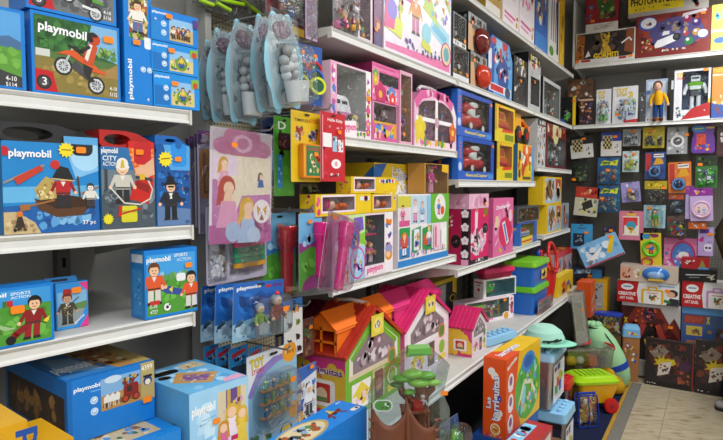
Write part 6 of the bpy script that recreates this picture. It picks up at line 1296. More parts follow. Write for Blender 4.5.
# ---------- lower shelf of the middle bay: magenta boxes
def art_fashion(A):
    A.r(0,0,1,1,'d81f66'); A.r(.0,.0,1,.08,'2a1a20'); A.b(.05,.12,.9,.66,50,'f4eef2 f0d0e0 e8e0e8 f0b8d0',.05,.11,350); A.p([(.3,.6),(.42,.6),(.44,.95),(.3,.95)],'f0dce4'); A.p([(.36,.3),(.46,.3),(.44,.64),(.36,.64)],'3a2a34'); A.e(.37,.98,.05,'c88a6a'); A.e(.82,.62,.14,'1c1418',.1); A.b(.72,.58,.92,.66,4,'8a8a8c',.03,.05,351); speck(A,14,'8fd0e8 e8d03a f0f0f4',.03,.05,352,(.2,.16,.7,.4)); speck(A,8,'e8e8ee',.03,.05,353,(.3,.0,.95,.09)); A.e(.84,.94,.1,'8a7a1a',.08); A.r(0,0,.1,1,'1c1418')
def left_fashion(A): A.r(0,0,1,1,'b0184e'); A.e(.5,.42,.2,'1c1418',.12); A.b(.35,.38,.65,.47,4,'7a6a6a',.03,.05,354); speck(A,10,'8a8a5a d8d0d4',.03,.06,355,(.05,.62,.5,.92)); A.r(.72,0,1,1,'1c1418'); [flower(A,.86,.2+.24*i,.16,'f4eef2','f4c0d8') for i in range(4)]; A.r(.72,0,1,.1,'f0a8c8')
S = spot(MF, 470, 490, 208.5, 0, -.012, ZL4)
carton('fashion_box', 'magenta and black box with white flowers on the lower middle shelf', 'toy box', S, .13, 'd81f66', art_fashion, left=left_fashion, st=(.72,.86,.022)); Sf = S
S = Spot(S.loc+Vector((0,-.0,S.h+.0015)), S.rot, S.w*.99, 0.0); q = spot(MF, 468, 489.5, 191.5, 207, -.012); S.h = q.h*.93
carton('flat_box', 'flat pale pink box lying on top of the magenta flower box', 'toy box', S, .22, 'e8b0c8', lambda A: (A.r(0,0,1,1,'e8b4cc'), speck(A,10,'f0c8dc d890b4',.06,.12,356)), left=lambda A: (A.r(0,0,1,1,'e0a4c0'), speck(A,10,'f0c8dc c880a4',.05,.1,357)), top=lambda A: A.r(0,0,1,1,'f0c8d8'), st=(.8,.3,.026))
def art_studio(A): A.r(0,0,1,1,'e06aa0'); speck(A,16,'e88ab4 d85a92 f0a8c8',.08,.15,358); A.t('ChicaFashion',.12,.8,.7,.07,'f6eef4',3,bold=.03); A.e(.6,.4,.34,'d82a5a',.27); A.p([(.42,.56),(.56,.6),(.78,.22),(.66,.16)],'f0e8f2'); A.p([(.48,.54),(.56,.55),(.72,.24),(.66,.21)],'5a7ac0'); A.rr(.1,.5,.24,.7,'e8cfa0',.3); A.e(.85,.68,.1,'f0c8dc'); A.l([(.3,.12),(.42,.06)],.05,'d8c03a'); A.l([(.5,.14),(.6,.08)],.04,'5a4aa8'); A.l([(.1,.2),(.24,.3)],.03,'f0d0e0')
S = spot(MF, 494.8, 515, 198, 0, -.012, ZL4)
carton('fashion_box', 'pink box with a white tool in a red circle, next to the magenta flower box', 'toy box', S, .13, 'e06aa0', art_studio, left=lambda A: (A.r(0,0,1,1,'c85a90'), speck(A,10,'e088b0 b04478',.08,.14,359)), st=(.94,.74,.022))
# set back pieces beside them
ZX = 1.1105
S = spot(MF, 522, 539, 222, 0, -.03, ZX)
def fill_truck(o, a, b, c, d_, dp): 
    m = MB(); w_, h_ = b-a, d_-c; m.rbox(a+w_*.1,b-w_*.1,.02,.06,c+.004,c+h_*.4,M('d8d8dc','plastic'),.006); m.rbox(a+w_*.2,b-w_*.3,.02,.06,c+h_*.4,c+h_*.62,M('c8281f','plastic'),.006); m.rbox(a+w_*.25,b-w_*.4,.02,.06,c+h_*.62,c+h_*.8,M('2f9a4a','plastic'),.006); m.box(a+w_*.15,b-w_*.15,.0185,.0195,c+h_*.14,c+h_*.26,M('3a8ad0','plastic')); m.build('toy_truck', o)
window_box('truck_box', 'blue and yellow window box with a red and white toy truck', 'toy box', S, .12, '2a62c0', (.04,.34,.82,.96), front=lambda A: (A.r(0,0,1,1,'2a62c0'), A.r(.06,.08,.78,.28,'3a5ad0'), A.l([(.12,.18),(.7,.2)],.12,'e8cf2a'), A.l([(.12,.16),(.7,.18)],.03,'d84a1f')), left=lambda A: (A.r(0,0,1,1,'3a7ad0'), A.r(.2,.1,.7,.5,'1a3a8a'), [A.e(.3+.2*(i%2),.2+.12*(i//2),.05,'c8d8e8') for i in range(6)], A.r(.1,.7,.8,.8,'e0b83a')), inside='8a8a1a', fill=fill_truck)
St = S
S = spot(MF, 519, 541, 206, 0, -.04, ZX+St.h+.002)
window_box('figure_box', 'dark clear topped pack with small grey figures on the truck box', 'figure pack', S, .1, '4a4e56', (.06,.08,.94,.88), front=lambda A: A.r(0,0,1,.08,'6a7078'), inside='3a3f48', fill=lambda o,x0,x1,z0,z1,d: lumps(o,x0,x1,z0,z1,.05,'7a8088 a8402a 5a7a4a c8c8c0 3a4a6a',22,361,rmin=.008,rmax=.014,y=.06))
# ---------- far bay, lower shelf: yellow picture boxes
def art_grid(sd): 
    def f(A): A.r(0,0,1,1,'e8c020'); A.r(.1,.05,.62,.95,'a8c8dc'); speck(A,34,'c83a2a e8e0d4 3a5a8a d8a03a 5a7a3a 8a5a3a',.05,.1,sd,(.1,.05,.62,.95)); A.r(.66,.52,.95,.92,'b84a3a'); A.r(.66,.08,.95,.48,'9ab8cc'); speck(A,16,'c83a2a e8e0d4 3a3a3a',.04,.07,sd+1,(.66,.08,.95,.92))
    return f
S = spot(MF, 548.5, 563.5, 204, 0, -.012, ZL5); S1 = S
carton('toy_box', 'yellow box of small photos on the far lower shelf, under the tall yellow one', 'toy box', S, .12, 'e8c020', art_grid(364))
S = spot(MF, 545, 563.5, 177, 0, -.014, ZL5+S1.h+.0015)
carton('toy_box', 'yellow box of small photos standing on another in the far corner bay', 'toy box', S, .10, 'e8c020', art_grid(367))
S = spot(MF, 547, 552, 177, 0, -.16, ZL5)
carton('toy_box', 'yellow photo box set further back, left of the tall yellow photo boxes', 'toy box', S, .10, 'e0b81c', art_grid(370))
S = spot(MF, 565, 571, 203, 0, -.012, ZL5)
carton('toy_box', 'thin grey and blue box at the very corner of the far lower shelf', 'toy box', S, .12, '8a98a8', lambda A: (A.r(0,0,1,1,'8a98a8'), speck(A,16,'4a6a9a c8ccd0 a85a3a',.12,.22,373)))
mb = MB(); mb.prism([(-.13,0),(.13,0),(.13,.20),(.09,.235),(-.13,.24)], 0, .004, M('dcdcda','satin')); o = mb.build('display_card', loc=MF.pt(4.55, -.16, ZL5), rot=MF.rot); tag(o, 'blank white display card standing behind the yellow photo boxes', 'card')
# ================================================================== goods on the lowest shelf and heaped on the carpet
def tub(name, label, cat, x, y, z, w, d, h, col, lidcol, rot=90, lidh=.02, group=None, art=None, studs=False, taper=.012, clear=False, handle=None):
    o = empty(name, (x, y, z), R(rot)); tag(o, label, cat, group)
    mb = MB(); m = col if not isinstance(col, str) else M(col,'plastic')
    mb.loft([(0, w/2-taper, d/2-taper), (h-lidh, w/2-.003, d/2-.003)], m, .02, (0, 0), 5)
    if art: A = Art(w*.8, (h-lidh)*.8); art(A); mb.art(A, (-w*.4, -d/2+.002-.001, h*.08), (1,0,0), (0,0,1))
    mb.build('tub_body', o)
    l = MB(); lm = M(lidcol,'plastic')
    l.loft([(h-lidh, w/2+.004, d/2+.004), (h-lidh+.006, w/2+.007, d/2+.007), (h-.003, w/2+.003, d/2+.003), (h, w/2-.012, d/2-.012)], lm, .022, (0, 0), 5)
    if studs:
        nx, ny = max(2, int(w/.045)), max(2, int(d/.045))
        for i in range(nx):
            for j in range(ny): l.lathe([(.014,h-.001),(.014,h+.010),(.011,h+.012)], lm, ((i+.5-nx/2)*w*.86/nx, (j+.5-ny/2)*d*.86/ny, 0), 12)
    lo = l.build('lid', o)
    if handle:
        g = MB(); g.tube([(-w*.3,-d/2-.006,h-lidh*.5),(-w*.28,-d/2-.02,h*.62),(0,-d/2-.026,h*.52),(w*.28,-d/2-.02,h*.62),(w*.3,-d/2-.006,h-lidh*.5)], .005, M(handle,'plastic'), 8); g.build('handle', o)
    return o
def Yx(px, x, py=300):
    """distance along the aisle of the point of picture column px on the plane x"""
    return MF.hit(px, py, x+1.0).y
def Zp(px, py, x): return MF.hit(px, py, x+1.0).z
ZD = .6912
# green and blue tubs stacked
zt = Zp(533, 262, -.95); zm = Zp(533, 287, -.95)
tub('storage_tub', 'blue tub with green lid standing on the low shelf under another tub', 'tub', -1.03, 3.68, ZD, .34, .2, zm-ZD, '1f6ac8', '6ac02a', lidh=.035)
tub('storage_tub', 'blue tub with green lid and yellow label, topmost of two stacked tubs', 'tub', -1.03, 3.68, zm+.001, .34, .2, zt-zm, '1f6ac8', '7ac82a', lidh=.035, art=lambda A: (A.rr(.45,.2,.95,.85,'e8c02a',.1), A.b(.48,.24,.92,.8,16,'d8381f 3a8ad0 f0e0a0 3a3a3e',.04,.08,400)))
# clear window box with green and yellow doll furniture, turned towards the aisle corner
uu = Vector((math.sin(R(22)), math.cos(R(22)), 0)); rr_ = Vector((-1.03, 3.42, ZD)); wS = .42
S = Spot(rr_-uu*(wS/2), R(90-22), wS, Zp(488, 300, -1.11)-ZD)
def art_set(A): A.r(0,0,1,1,'ecd8e4'); A.r(.9,0,1,1,'f2ecf2'); A.b(.9,.15,1,.95,16,'c83a5a e8a0b8 8a3a2a e0609a',.02,.04,405); A.r(0,0,1,.16,'f2e8ee'); pony(A,.2,.02,.36,.14); A.e(.84,.2,.08,'f2ece8',.14); A.e(.84,.16,.05,'e0a02a')
def fill_set(o, a, b, c, d_, dp):
    m = MB(); w_, h_ = b-a, d_-c
    m.box(a+w_*.5,a+w_*.92,.05,.08,c+h_*.28,c+h_*.33,M('d8b02a','plastic')); [m.box(a+w_*t,a+w_*t+.008,.05,.058,c,c+h_*.9,M('d8b02a','plastic')) for t in (.52,.9)]; m.box(a+w_*.5,a+w_*.94,.045,.08,c+h_*.88,c+h_*.93,M('d8b02a','plastic'))
    m.rbox(a+w_*.02,a+w_*.46,.012,.07,c+h_*.6,c+h_*.78,M('7ad02a','plastic'),.01); m.rbox(a+w_*.05,a+w_*.42,.015,.075,c,c+h_*.55,M('d84a8a','plastic'),.01); m.build('doll_furniture', o)
    fig3(o, a+w_*.66, .03, c+.002, h_*.5, hair='e8c83a', top='d8609a', leg='e8c83a', name='doll'); lumps(o, a+w_*.5, b-.01, c+h_*.4, c+h_*.85, .04, 'd8e8d8 d85a7a 8ad0c8 e8b0c8', 10, 408, rmin=.008, rmax=.014, y=.06, name='doll_accessory')
window_box('doll_playset_box', 'pale pink window box with lime and yellow doll furniture behind the small pink house', 'toy box', S, .09, 'e8d0de', (.04,.16,.9,.94), front=art_set, inside='6a8a84', fill=fill_set, st=(.8,.86,.026))
# white box with a green monster toy behind a teal window, standing on the furniture box
zm2 = ZD+S.h+.0012
S = Spot(rr_-uu*(.29/2-.05)+Vector((-.02,0,0)), R(90-22), .29, Zp(505, 279, -1.05)-zm2); S.loc.z = zm2
o = window_box('monster_box', 'white window box with a bright green toy monster head and teal inside', 'toy box', S, .075, 'e8e4e0', (.08,.06,.96,.92), front=lambda A: A.r(0,0,1,1,'e8e4e2'), left=lambda A: (A.r(0,0,1,1,'e4e2e0'), A.r(.1,.8,.9,.88,'c82a2a'), A.b(.2,.62,.8,.76,8,'5a6ab0 8a8a9a',.04,.07,403), A.e(.5,.45,.14,'c83a3a')), inside='1f7a88', fill=None)
m = MB(); cx, cz = -S.w*.22, S.h*.5; G = M('3ac83a','gloss'); q = S.h*.36; m.ball((cx,.04,cz), (q*1.25,.03,q), G, 16, 10); m.ball((cx+q*.6,.014,cz+q*.4), q*.22, M('f0f0f0','gloss'), 8, 6); m.ball((cx-q*.3,.012,cz+q*.45), q*.22, M('f0f0f0','gloss'), 8, 6); m.ball((cx+q*.62,.006,cz+q*.4), q*.1, M('1a1a1a'), 6, 4); m.ball((cx-q*.28,.004,cz+q*.45), q*.1, M('1a1a1a'), 6, 4); m.tube([(cx-q*.6,.018,cz-q*.4),(cx,.01,cz-q*.55),(cx+q*.6,.018,cz-q*.36)], q*.07, M('c82a2a'), 6); m.build('monster_head', o)
zz = zm2+S.h+.0012
tub('storage_tub', 'shallow raspberry pink lidded tub on top of the monster window box', 'tub', S.loc.x-.035, S.loc.y+.01, zz, .26, .085, max(.05, Zp(508, 267, -1.05)-zz), 'a81f4a', 'd82a62', rot=68, lidh=.03)
# red net bucket of toys and red lidded boxes at the far end
def far_boxes():
    y0 = 4.40; z = ZD
    S = spot(MF, 561.5, 576, 272, 0, .06, ZD); 
    carton('block_box', 'yellow box printed with red and blue blocks, before the red lidded box', 'toy box', S, .055, 'e8c81c', lambda A: (A.r(0,0,1,1,'e8c81c'), A.p([(.5,.5),(.72,.6),(.8,.35),(.6,.28)],'2f5ab8'), A.p([(.2,.55),(.42,.7),(.46,.45),(.26,.36)],'d8381f'), A.b(.1,.08,.9,.3,10,'c8a81a d87a1a',.05,.1,410)), top=lambda A: A.r(0,0,1,1,'f0d02a'))
    S2 = spot(MF, 557, 575, 250, 0, .0, ZD); zb = ZD
    o = carton('gift_box', 'red lidded picture box standing behind the yellow block box', 'toy box', S2, .14, 'b8b0b0', lambda A: (A.r(0,0,1,1,'b82222'), A.r(.04,.0,.47,.86,'a8a8b0'), A.r(.53,0,.96,.86,'a8a8b0'), A.b(.05,.02,.95,.84,40,'8a3a3a c8c8d0 5a5a6a d8a0a0 6a7a9a',.04,.08,412), A.r(.47,0,.53,1,'c02424'), A.r(0,.86,1,1,'c82424')), top=lambda A: (A.r(0,0,1,1,'c82a2a'), A.b(.1,.1,.9,.9,16,'3a5ab0 e8c83a 5a9a4a e0604a',.06,.12,413)), st=(.6,.5,.03))
far_boxes()
o = empty('toy_net_bucket', (-1.04, 4.06, ZD), R(90)); tag(o, 'round red bucket overflowing with red and yellow toys on the low shelf', 'toy bucket')
mb = MB(); mb.lathe([(.09,0),(.105,.13),(.11,.22),(.105,.22),(.10,.13)], M('c81f1f','plastic'), (0,0,0), 24); mb.build('bucket', o)
mb = MB(); n = 24; mb.tube([(.10*math.cos(R(15*i)), -.085+.02*math.sin(R(15*i)), .30+.10*math.sin(R(15*i))) for i in range(n+1)], .011, M('d8241f','gloss'), 8); mb.build('ring', o)
rg = random.Random(5); mb = MB()
for i in range(26): 
    a = rg.random()*6.28; r_ = rg.uniform(0,.075); mb.ball((r_*math.cos(a), r_*math.sin(a)*.8, .22+rg.uniform(.0,.12)*(1-r_/.12)), rg.uniform(.016,.03), M(('d8241f','e8b81c','2f5ac0','e8701a','d8241f')[i%5],'gloss'), 9, 6)
mb.build('small_toy', o)

# ---- heap in front of the low shelf (real cartons carry it; they are hidden below the edge of the picture)
def crate(x0, x1, y0, y1, z0, z1, lab, col='6a5034', a=0):
    mb = MB(); m = M(col,'matte'); mb.box(x0-(x0+x1)/2, x1-(x0+x1)/2, y0-(y0+y1)/2, y1-(y0+y1)/2, 0, z1-z0, m); mb.box(-.025, .025, (y0-y1)/2-.0004, (y1-y0)/2+.0004, z1-z0-.02, z1-z0+.0004, M('c8b07a','satin'))
    return tag(mb.build('shipping_carton', loc=((x0+x1)/2, (y0+y1)/2, z0), rot=R(a)), lab, 'carton')
G0 = .0068
crate(-.885, -.60, 1.95, 2.78, G0, .285, 'large brown shipping carton on the carpet under the heap of game boxes')
# board game box, turned a little
PF = Frame(3.6, 0); corner = None
xg = -.72; yg = Yx(506, xg, 400); zg1 = Zp(506, 361, xg)
zg0 = .4285; wg = .43
u = PF.u; loc = Vector((xg, yg, zg0))+u*(wg/2)
S = Spot(loc, PF.rot, wg, zg1-zg0)
def art_game(A):
    A.r(0,0,1,1,'e8bc1c'); A.p([(0,0),(.42,0),(.3,.3),(.27,.6),(.34,1),(0,1)],'e0521c'); A.e(.62,.46,.38,'4fae3e',.42); A.b(.3,.1,.94,.86,50,'6fbe4a 8ad0c8 3f9a34 5ab0d8 b8d84a',.03,.07,420); A.e(.62,.8,.2,'3a8ad0',.13); A.e(.62,.8,.13,'2a62b0',.08); A.p([(.4,.14),(.5,.2),(.56,.5),(.44,.5)],'8ad0e8'); A.l([(.36,.3),(.5,.56),(.7,.5),(.84,.3)],.05,'d8e8c8'); A.b(.34,.14,.92,.72,20,'d8a03a e8d8c8 c85a3a 5a7ac8',.02,.035,421); A.t('barriguitas',.03,.84,.26,.07,'f4f0e8',14,bold=.03,out='c8a87a')
    for y_ in (.68,.42,.16): A.e(.12,y_,.075,'f0e8e4',.12); A.e(.12,y_+.02,.04,'8a5a8a',.06); A.r(.06,y_-.1,.18,y_-.06,'e8e0f0')
def left_game(A):
    A.r(0,0,1,1,'e8561c'); A.e(.36,.83,.16,'f2efe8',.05); A.e(.5,.78,.16,'f2efe8',.05); A.e(.62,.27,.17,'f2efe8',.05); A.e(.72,.32,.14,'f2efe8',.045)
    A.t('barriguitas',.80,.22,.56*A.H/A.W,.40*A.W/A.H,'f4f2f4',90,bold=.03,out='3a4ab0',ob=.09); A.t('Las',.34,.36,.14*A.H/A.W,.2*A.W/A.H,'f4f2f4',90,bold=.03,out='3a4ab0',ob=.09); A.e(.55,.11,.22,'f2ead8',.075); A.e(.55,.11,.18,'e8a03a',.06); A.b(.42,.07,.7,.15,6,'f2ead8 c85a1c',.05,.09,422); A.b(.1,.005,.9,.04,6,'f2c84a 3a4ab0 d8a0b0',.05,.09,423)
def top_game(A): A.r(0,0,1,1,'e8c01c'); A.p([(0,0),(.4,0),(.2,1),(0,1)],'e0521c'); A.t('barriguitas',.1,.25,.5,.45,'f4f0f4',0,bold=.03,out='6a5ab0')
carton('board_game_box', 'orange and yellow board game box standing on end atop the heap', 'game box', S, .10, 'e8561c', art_game, left=left_game, top=top_game, st=None)
bg = bpy.data.objects['board_game_box'] if 'board_game_box' in bpy.data.objects else None
# support box below it
carton('toy_box', 'plain blue box under the orange board game box', 'toy box', at(-.70, 2.52, .2865, .44, .1405, 90), .16, '1f4fa0', lambda A: (A.r(0,0,1,1,'2a5ab0'), A.b(.1,.1,.9,.9,16,'3a7ad0 1a3a80 8ab0e0',.04,.08,424)))
# red box lying in front
yr0 = Yx(517, -.6, 440); zr = Zp(540, 424, -.62)
S = at(-.585, yr0+.215, .2865, .40, zr-.2865, 86)
crate(-.598, -.56, 2.2, 2.6, G0, .2, 'narrow brown carton standing on the carpet edge') if False else None
carton('toy_box', 'dark red box with a light blue picture strip, lying before the board game', 'toy box', S, .105, 'a81f2a', lambda A: (A.r(0,0,1,1,'b02430'), A.p([(.55,.4),(.95,.5),(.95,.9),(.6,.8)],'d8d0d0'), A.b(.56,.42,.95,.86,14,'c87a4a 6a9ac8 e8e4e0 3a3a3e',.03,.06,425), A.b(.05,.1,.4,.5,10,'c84a4a e8c8c8',.02,.05,426)), top=lambda A: (A.r(0,0,1,1,'b02430'), A.r(.0,.5,.9,1,'8fc8e8'), A.b(.05,.55,.85,.95,20,'e8f0f4 c83a3a 5aa0d0',.04,.08,427), A.p([(.1,.1),(.3,.1),(.26,.34),(.12,.3)],'e8e4e0')), left=lambda A: A.r(0,0,1,1,'8a1820'))
# dark blue pack with green frog picture at the lower left of the heap
S = spot(MF, 452, 484, 412, 470, .18); S.loc.z = .2865; S.h = Zp(468, 408, -.82)-.2865
S.rot += R(-4); S.loc.y = 2.0; S.w = .15; S.loc.x = -.80
blister('figure_blister', 'dark blue pack with green leafy creature at the foot of the heap', 'blister pack', S, '1f3a6a', lambda A: (A.r(0,0,1,1,'24467a'), A.b(0,.3,1,1,30,'2a5a8a 1a2f5a 3a8a3a 6ab04a 2f6a2a',.06,.14,428), A.r(0,0,1,.2,'2f6ac0')), dome=(.06,.2,.94,.94), d=.06, fill=lambda o,a,b,c,d_,e: lumps(o,a,b,c,d_,.05,'3f9a34 5ab03a 2a6a2a 1f4a24 8ac04a',16,429,rmin=.016,rmax=.03), hole=False, rx=-8)
# dragon tree house in a clear pack, brown wings outside; faces the aisle corner
DX, DY, DZ, DR = -.645, 1.275, .7985, R(90-58)
crate(-.735, -.575, 1.20, 1.385, .7215, .7965, 'flat brown carton on the plinth carrying the dragon tree pack')
o = empty('dragon_playset', (DX, DY, DZ), DR); tag(o, 'clear pack with leafy tree house and a big brown dragon wing in front', 'toy playset')
hh = .262; ww = .205
mb = MB(); P = [(-ww*.5,0),(ww*.52,0),(ww*.5,hh*.48),(ww*.42,hh*.62),(ww*.50,hh*.90),(ww*.32,hh),(ww*.02,hh),(-ww*.5,hh*.62)]
vs = [(x, -.0, z) for x, z in P]+[(x*.9, .11, z*.97) for x, z in P]; n = len(P)
mb.add(vs, [tuple(range(n)), tuple(range(2*n-1,n-1,-1))]+[(i,i+n,(i+1)%n+n,(i+1)%n) for i in range(n)], CLEAR('e4eef2',.10,.5,.35)); mb.build('clear_pack', o)
_before = set(bpy.data.objects)
mb = MB(); BR = M('7a3f22','plastic'); GR = M('6ab82a','plastic'); LG = M('9ad84a','plastic'); DG = M('3f7a2a','plastic')
mb.tube([(.02,.05,.003),(.015,.05,.09),(.03,.05,.17),(.02,.05,.24)], [.036,.026,.022,.014], BR, 10); mb.tube([(.02,.05,.14),(-.03,.045,.19),(-.04,.045,.22)], [.016,.012,.008], BR, 8); mb.tube([(.02,.05,.16),(.06,.05,.2),(.062,.05,.24)], [.016,.012,.008], BR, 8); mb.build('tree_trunk', o)
mb = MB()
for x, z, r_, c in ((-.03,.235,.03,GR),(.0,.25,.034,LG),(.04,.245,.03,GR),(.06,.222,.026,LG),(-.045,.215,.022,DG),(.02,.222,.036,LG),(-.01,.19,.022,GR)): mb.ball((x,.045,z), (r_,r_*.7,r_*.42), c, 12, 6)
mb.build('tree_leaves', o)
mb = MB(); mb.box(-.035,.05,.012,.075,.132,.138,M('8a4a2a','plastic')); mb.box(-.03,.045,.012,.07,.07,.076,M('8a4a2a','plastic')); [mb.tube([(x,.02,.003),(x,.02,.14)],.004,M('a85a34','plastic'),6) for x in (-.03,.045)]; mb.rbox(.0,.03,.02,.05,.138,.17,M('c8281f','plastic'),.004); mb.build('tree_house', o)
fig3(o, -.012, .03, .076, .055, hair='2a5ac0', top='8a4a2a', leg='c8c8cc', name='figure'); fig3(o, .03, .03, .138, .05, hair='c8c8cc', top='c8ccd0', leg='5a5a5e', name='figure')
for _o in set(bpy.data.objects)-_before:
    _o.scale = (.86,.9,.80); _o.location = (_o.location.x+.012, _o.location.y, _o.location.z)
mb = MB(); A = Art(.06,.04); A.rr(0,0,1,1,'6ab04a',.4); A.e(.55,.5,.26,'dfe8e0'); A.b(.35,.3,.75,.7,4,'3a6a3a 8a8a8a',.06,.1,430); mb.prism([(-.005,hh*.965),(.06,hh*.985),(.055,hh*1.05),(.0,hh*1.04)], .01, .05, M('6ab04a','plastic')); mb.build('pack_header', o)
mb = MB(); A = Art(.05,.03); A.rr(0,0,1,1,'d8dcd8',.5); A.rr(.08,.1,.92,.9,'5a9a4a',.5); A.b(.15,.2,.85,.8,6,'dfe8e0 2f5a2f',.05,.1,431); mb.art(A, (-.09,-.002,.118),(1,0,0),(0,0,1)); mb.build('pack_label', o)
mb = MB(); sticker(o, .088, .165, .018, -.004)
# the wing: two bulging membranes meeting at a central spike, spines down both edges
mb = MB(); W = M('6e3d26','satin'); cols_ = 17; rows_ = 9; vs = []
def wtop(t):
    if t < .56: q = t/.56; return .145-.045*math.sin(math.pi*q)*(1-.25*q)+.010*(q > .97)
    q = (t-.56)/.44; return .152-.045*math.sin(math.pi*q*.75)-.012*q
for i in range(cols_):
    t = i/(cols_-1); x = -.092+.152*t; k = abs(math.sin(math.pi*(t/.56 if t < .56 else (t-.56)/.44)))
    for j in range(rows_): z = wtop(t)*j/(rows_-1); vs.append((x+.004*math.sin(j*2.4)*(t in (0,1)), -.045-.030*k*(1-.3*j/(rows_-1))-.012*(1-k), z))
N_ = len(vs); vs += [(x, y+.007, z) for x, y, z in vs]
fs = [(i*rows_+j, (i+1)*rows_+j, (i+1)*rows_+j+1, i*rows_+j+1) for i in range(cols_-1) for j in range(rows_-1)]
fs += [tuple(N_+q for q in reversed(f)) for f in fs]
rim = [i*rows_+rows_-1 for i in range(cols_)]
fs += [(a_, b_, b_+N_, a_+N_) for a_, b_ in zip(rim, rim[1:])]+[(q*rows_+j+1, q*rows_+j, N_+q*rows_+j, N_+q*rows_+j+1) for q in (0, cols_-1) for j in range(rows_-1)]
mb.add(vs, fs, W, True)
for sx, xe in ((-1, -.092), (1, .060)):
    for z in (.015,.04,.065,.09,.115): mb.tube([(xe, -.054, z),(xe+sx*.010, -.054, z+.006)], [.006,.0012], W, 6)
mb.tube([(-.007,-.058,0),(-.007,-.060,.09),(-.009,-.054,.152),(-.012,-.05,.172)], [.008,.007,.005,.001], W, 8); mb.tube([(-.092,-.054,0),(-.092,-.052,.10),(-.095,-.048,.158)], [.006,.005,.001], W, 8)
mb.build('dragon_wing', o)
# blue knight box lying before the clear dome pack
def art_kn(A): A.r(0,0,1,1,'1a7ad0'); A.e(.78,.3,.14,'5a3a8a',.16); A.b(.68,.2,.88,.4,8,'8a6ac0 3a1f6a',.02,.04,434); logo(A,.05,.5,.3,.2)
def top_kn(A): A.r(0,0,1,1,'1a84da'); A.e(.3,.5,.3,'b8a06a',.46); A.e(.3,.5,.26,'d8c9a0',.4); A.b(.08,.15,.52,.85,34,'7a5a34 5a8a4a e8e0d0 3a3a3e 8ab0d0 a8542a',.02,.05,435); A.p([(.62,.42),(.7,.5),(.82,.48),(.86,.66),(.78,.62),(.7,.64),(.66,.56)],'7a2f1c'); A.fg(.74,.45,.38,'e8c83a','e8b890','e0c02a','3a2a20'); A.l([(.68,.44),(.66,.3)],.02,'7a2f1c'); A.l([(.8,.46),(.84,.32)],.02,'7a2f1c'); A.rr(.86,.14,.97,.3,'e8e4dc',.5); A.b(.87,.15,.96,.29,4,'8a6a4a 3a3a3e',.01,.02,436); A.t('4866',.9,.84,.07,.07,'e8f0f8')
S = at(-.756, 1.10, .7215, .31, .19, 90)
carton('toy_box', 'long bright blue box with a horseman picture on top, before the dragon pack', 'toy box', S, .088, '1a7ad0', art_kn, top=top_kn)

# ---- towards the far end: tubs, wagon, organiser, bag
BLK = lambda A: (A.r(0,0,1,1,'e4e8ec'), A.r(.08,.82,.3,.94,'8a2a5a'), A.r(.36,.8,.6,.96,'2f4fa0'), A.r(.12,.2,.4,.44,'2f9a4a'), A.r(.3,.36,.5,.62,'d8301f'), A.r(.5,.2,.72,.5,'2f5ac0'), A.r(.46,.48,.66,.74,'e8c01c'), A.r(.66,.5,.84,.66,'5ab03a'), A.r(.2,.1,.7,.2,'c8ccd4'))
ht = .345
tub('block_tub', 'clear tub of building blocks with light blue studded lid, standing on the carpet', 'tub', -.71, 3.02, G0, .22, .20, ht, CLEAR('dfe8f0',.2,.5,.2), '8cc4e8', studs=True, lidh=.05, art=BLK)
zc2 = Zp(550, 339, -.76); zb2 = G0+ht+.014
tub('block_tub', 'tall clear tub with printed bricks and light blue studded lid, on the lower tub', 'tub', -.75, 3.03, zb2, .29, .16, zc2-zb2, CLEAR('e8eef4',.5,.4,.2,.4), '9ccbea', studs=True, lidh=.04, art=BLK)
# flat studded block box on the edge of the low shelf
tub('block_tub', 'flat block case with light blue studded lid, just behind the board game', 'tub', -.94, 2.84, ZD, .26, .075, .042, CLEAR('dfe8f0',.2,.5,.2), '94c8ea', rot=74, studs=True, lidh=.04)
# mint green child's cap on top of the tall tub
zc2 = zc2+.0135
o = empty('cap', (-.755, 3.05, zc2), R(35)); o.scale = (1.12, 1.12, 1.15); tag(o, 'mint green and grey child cap lying on the tall block tub', 'cap')
mb = MB(); MT = M('8fd8bc','fabric')
mb.lathe([(.095,0),(.092,.03),(.078,.06),(.046,.082),(.0,.088)], M('a4d4c2','fabric'), (0,0,.0), 22); mb.build('crown', o)
mb = MB(); n = 14; vs = []
for k, (r0, z) in enumerate(((.094,.012),(.165,-.0))):
    for i in range(n+1): a = R(-75+150*i/n-90); vs.append((r0*math.cos(a)*(1 if k == 0 else .85), r0*math.sin(a), z+(.018 if k else 0)*(1-abs(2*i/n-1)**2)+.004))
vs += [(x, y_, z+.005) for x, y_, z in vs]; m_ = 2*(n+1)
fs = [(i, i+1, n+2+i, n+1+i) for i in range(n)]+[(m_+n+1+i, m_+n+2+i, m_+i+1, m_+i) for i in range(n)]+[(n+1+i, n+2+i, m_+n+2+i, m_+n+1+i) for i in range(n)]+[(m_+i, m_+i+1, i+1, i) for i in range(n)]
mb.add(vs, fs, MT, True); mb.tube([(.096*math.cos(R(15*i)), .096*math.sin(R(15*i)), .012) for i in range(25)], .007, MT, 6); mb.build('brim', o)
mb = MB(); mb.tube([(-.04,-.088,.03),(.02,-.092,.03),(.05,-.08,.034)], .004, M('2a3a34','fabric'), 6); mb.tube([(-.02,-.092,.022),(.03,-.09,.04)], .003, M('2a3a34','fabric'), 6); mb.build('embroidery', o)
# red lidded tub
tub('lunch_tub', 'clear tub with red brick patterned lid on the carpet beside the yellow bag', 'tub', -.80, 3.62, G0, .17, .14, .30, CLEAR('e4e8e8',.2,.5,.3), 'c81f24', lidh=.05, studs=True)
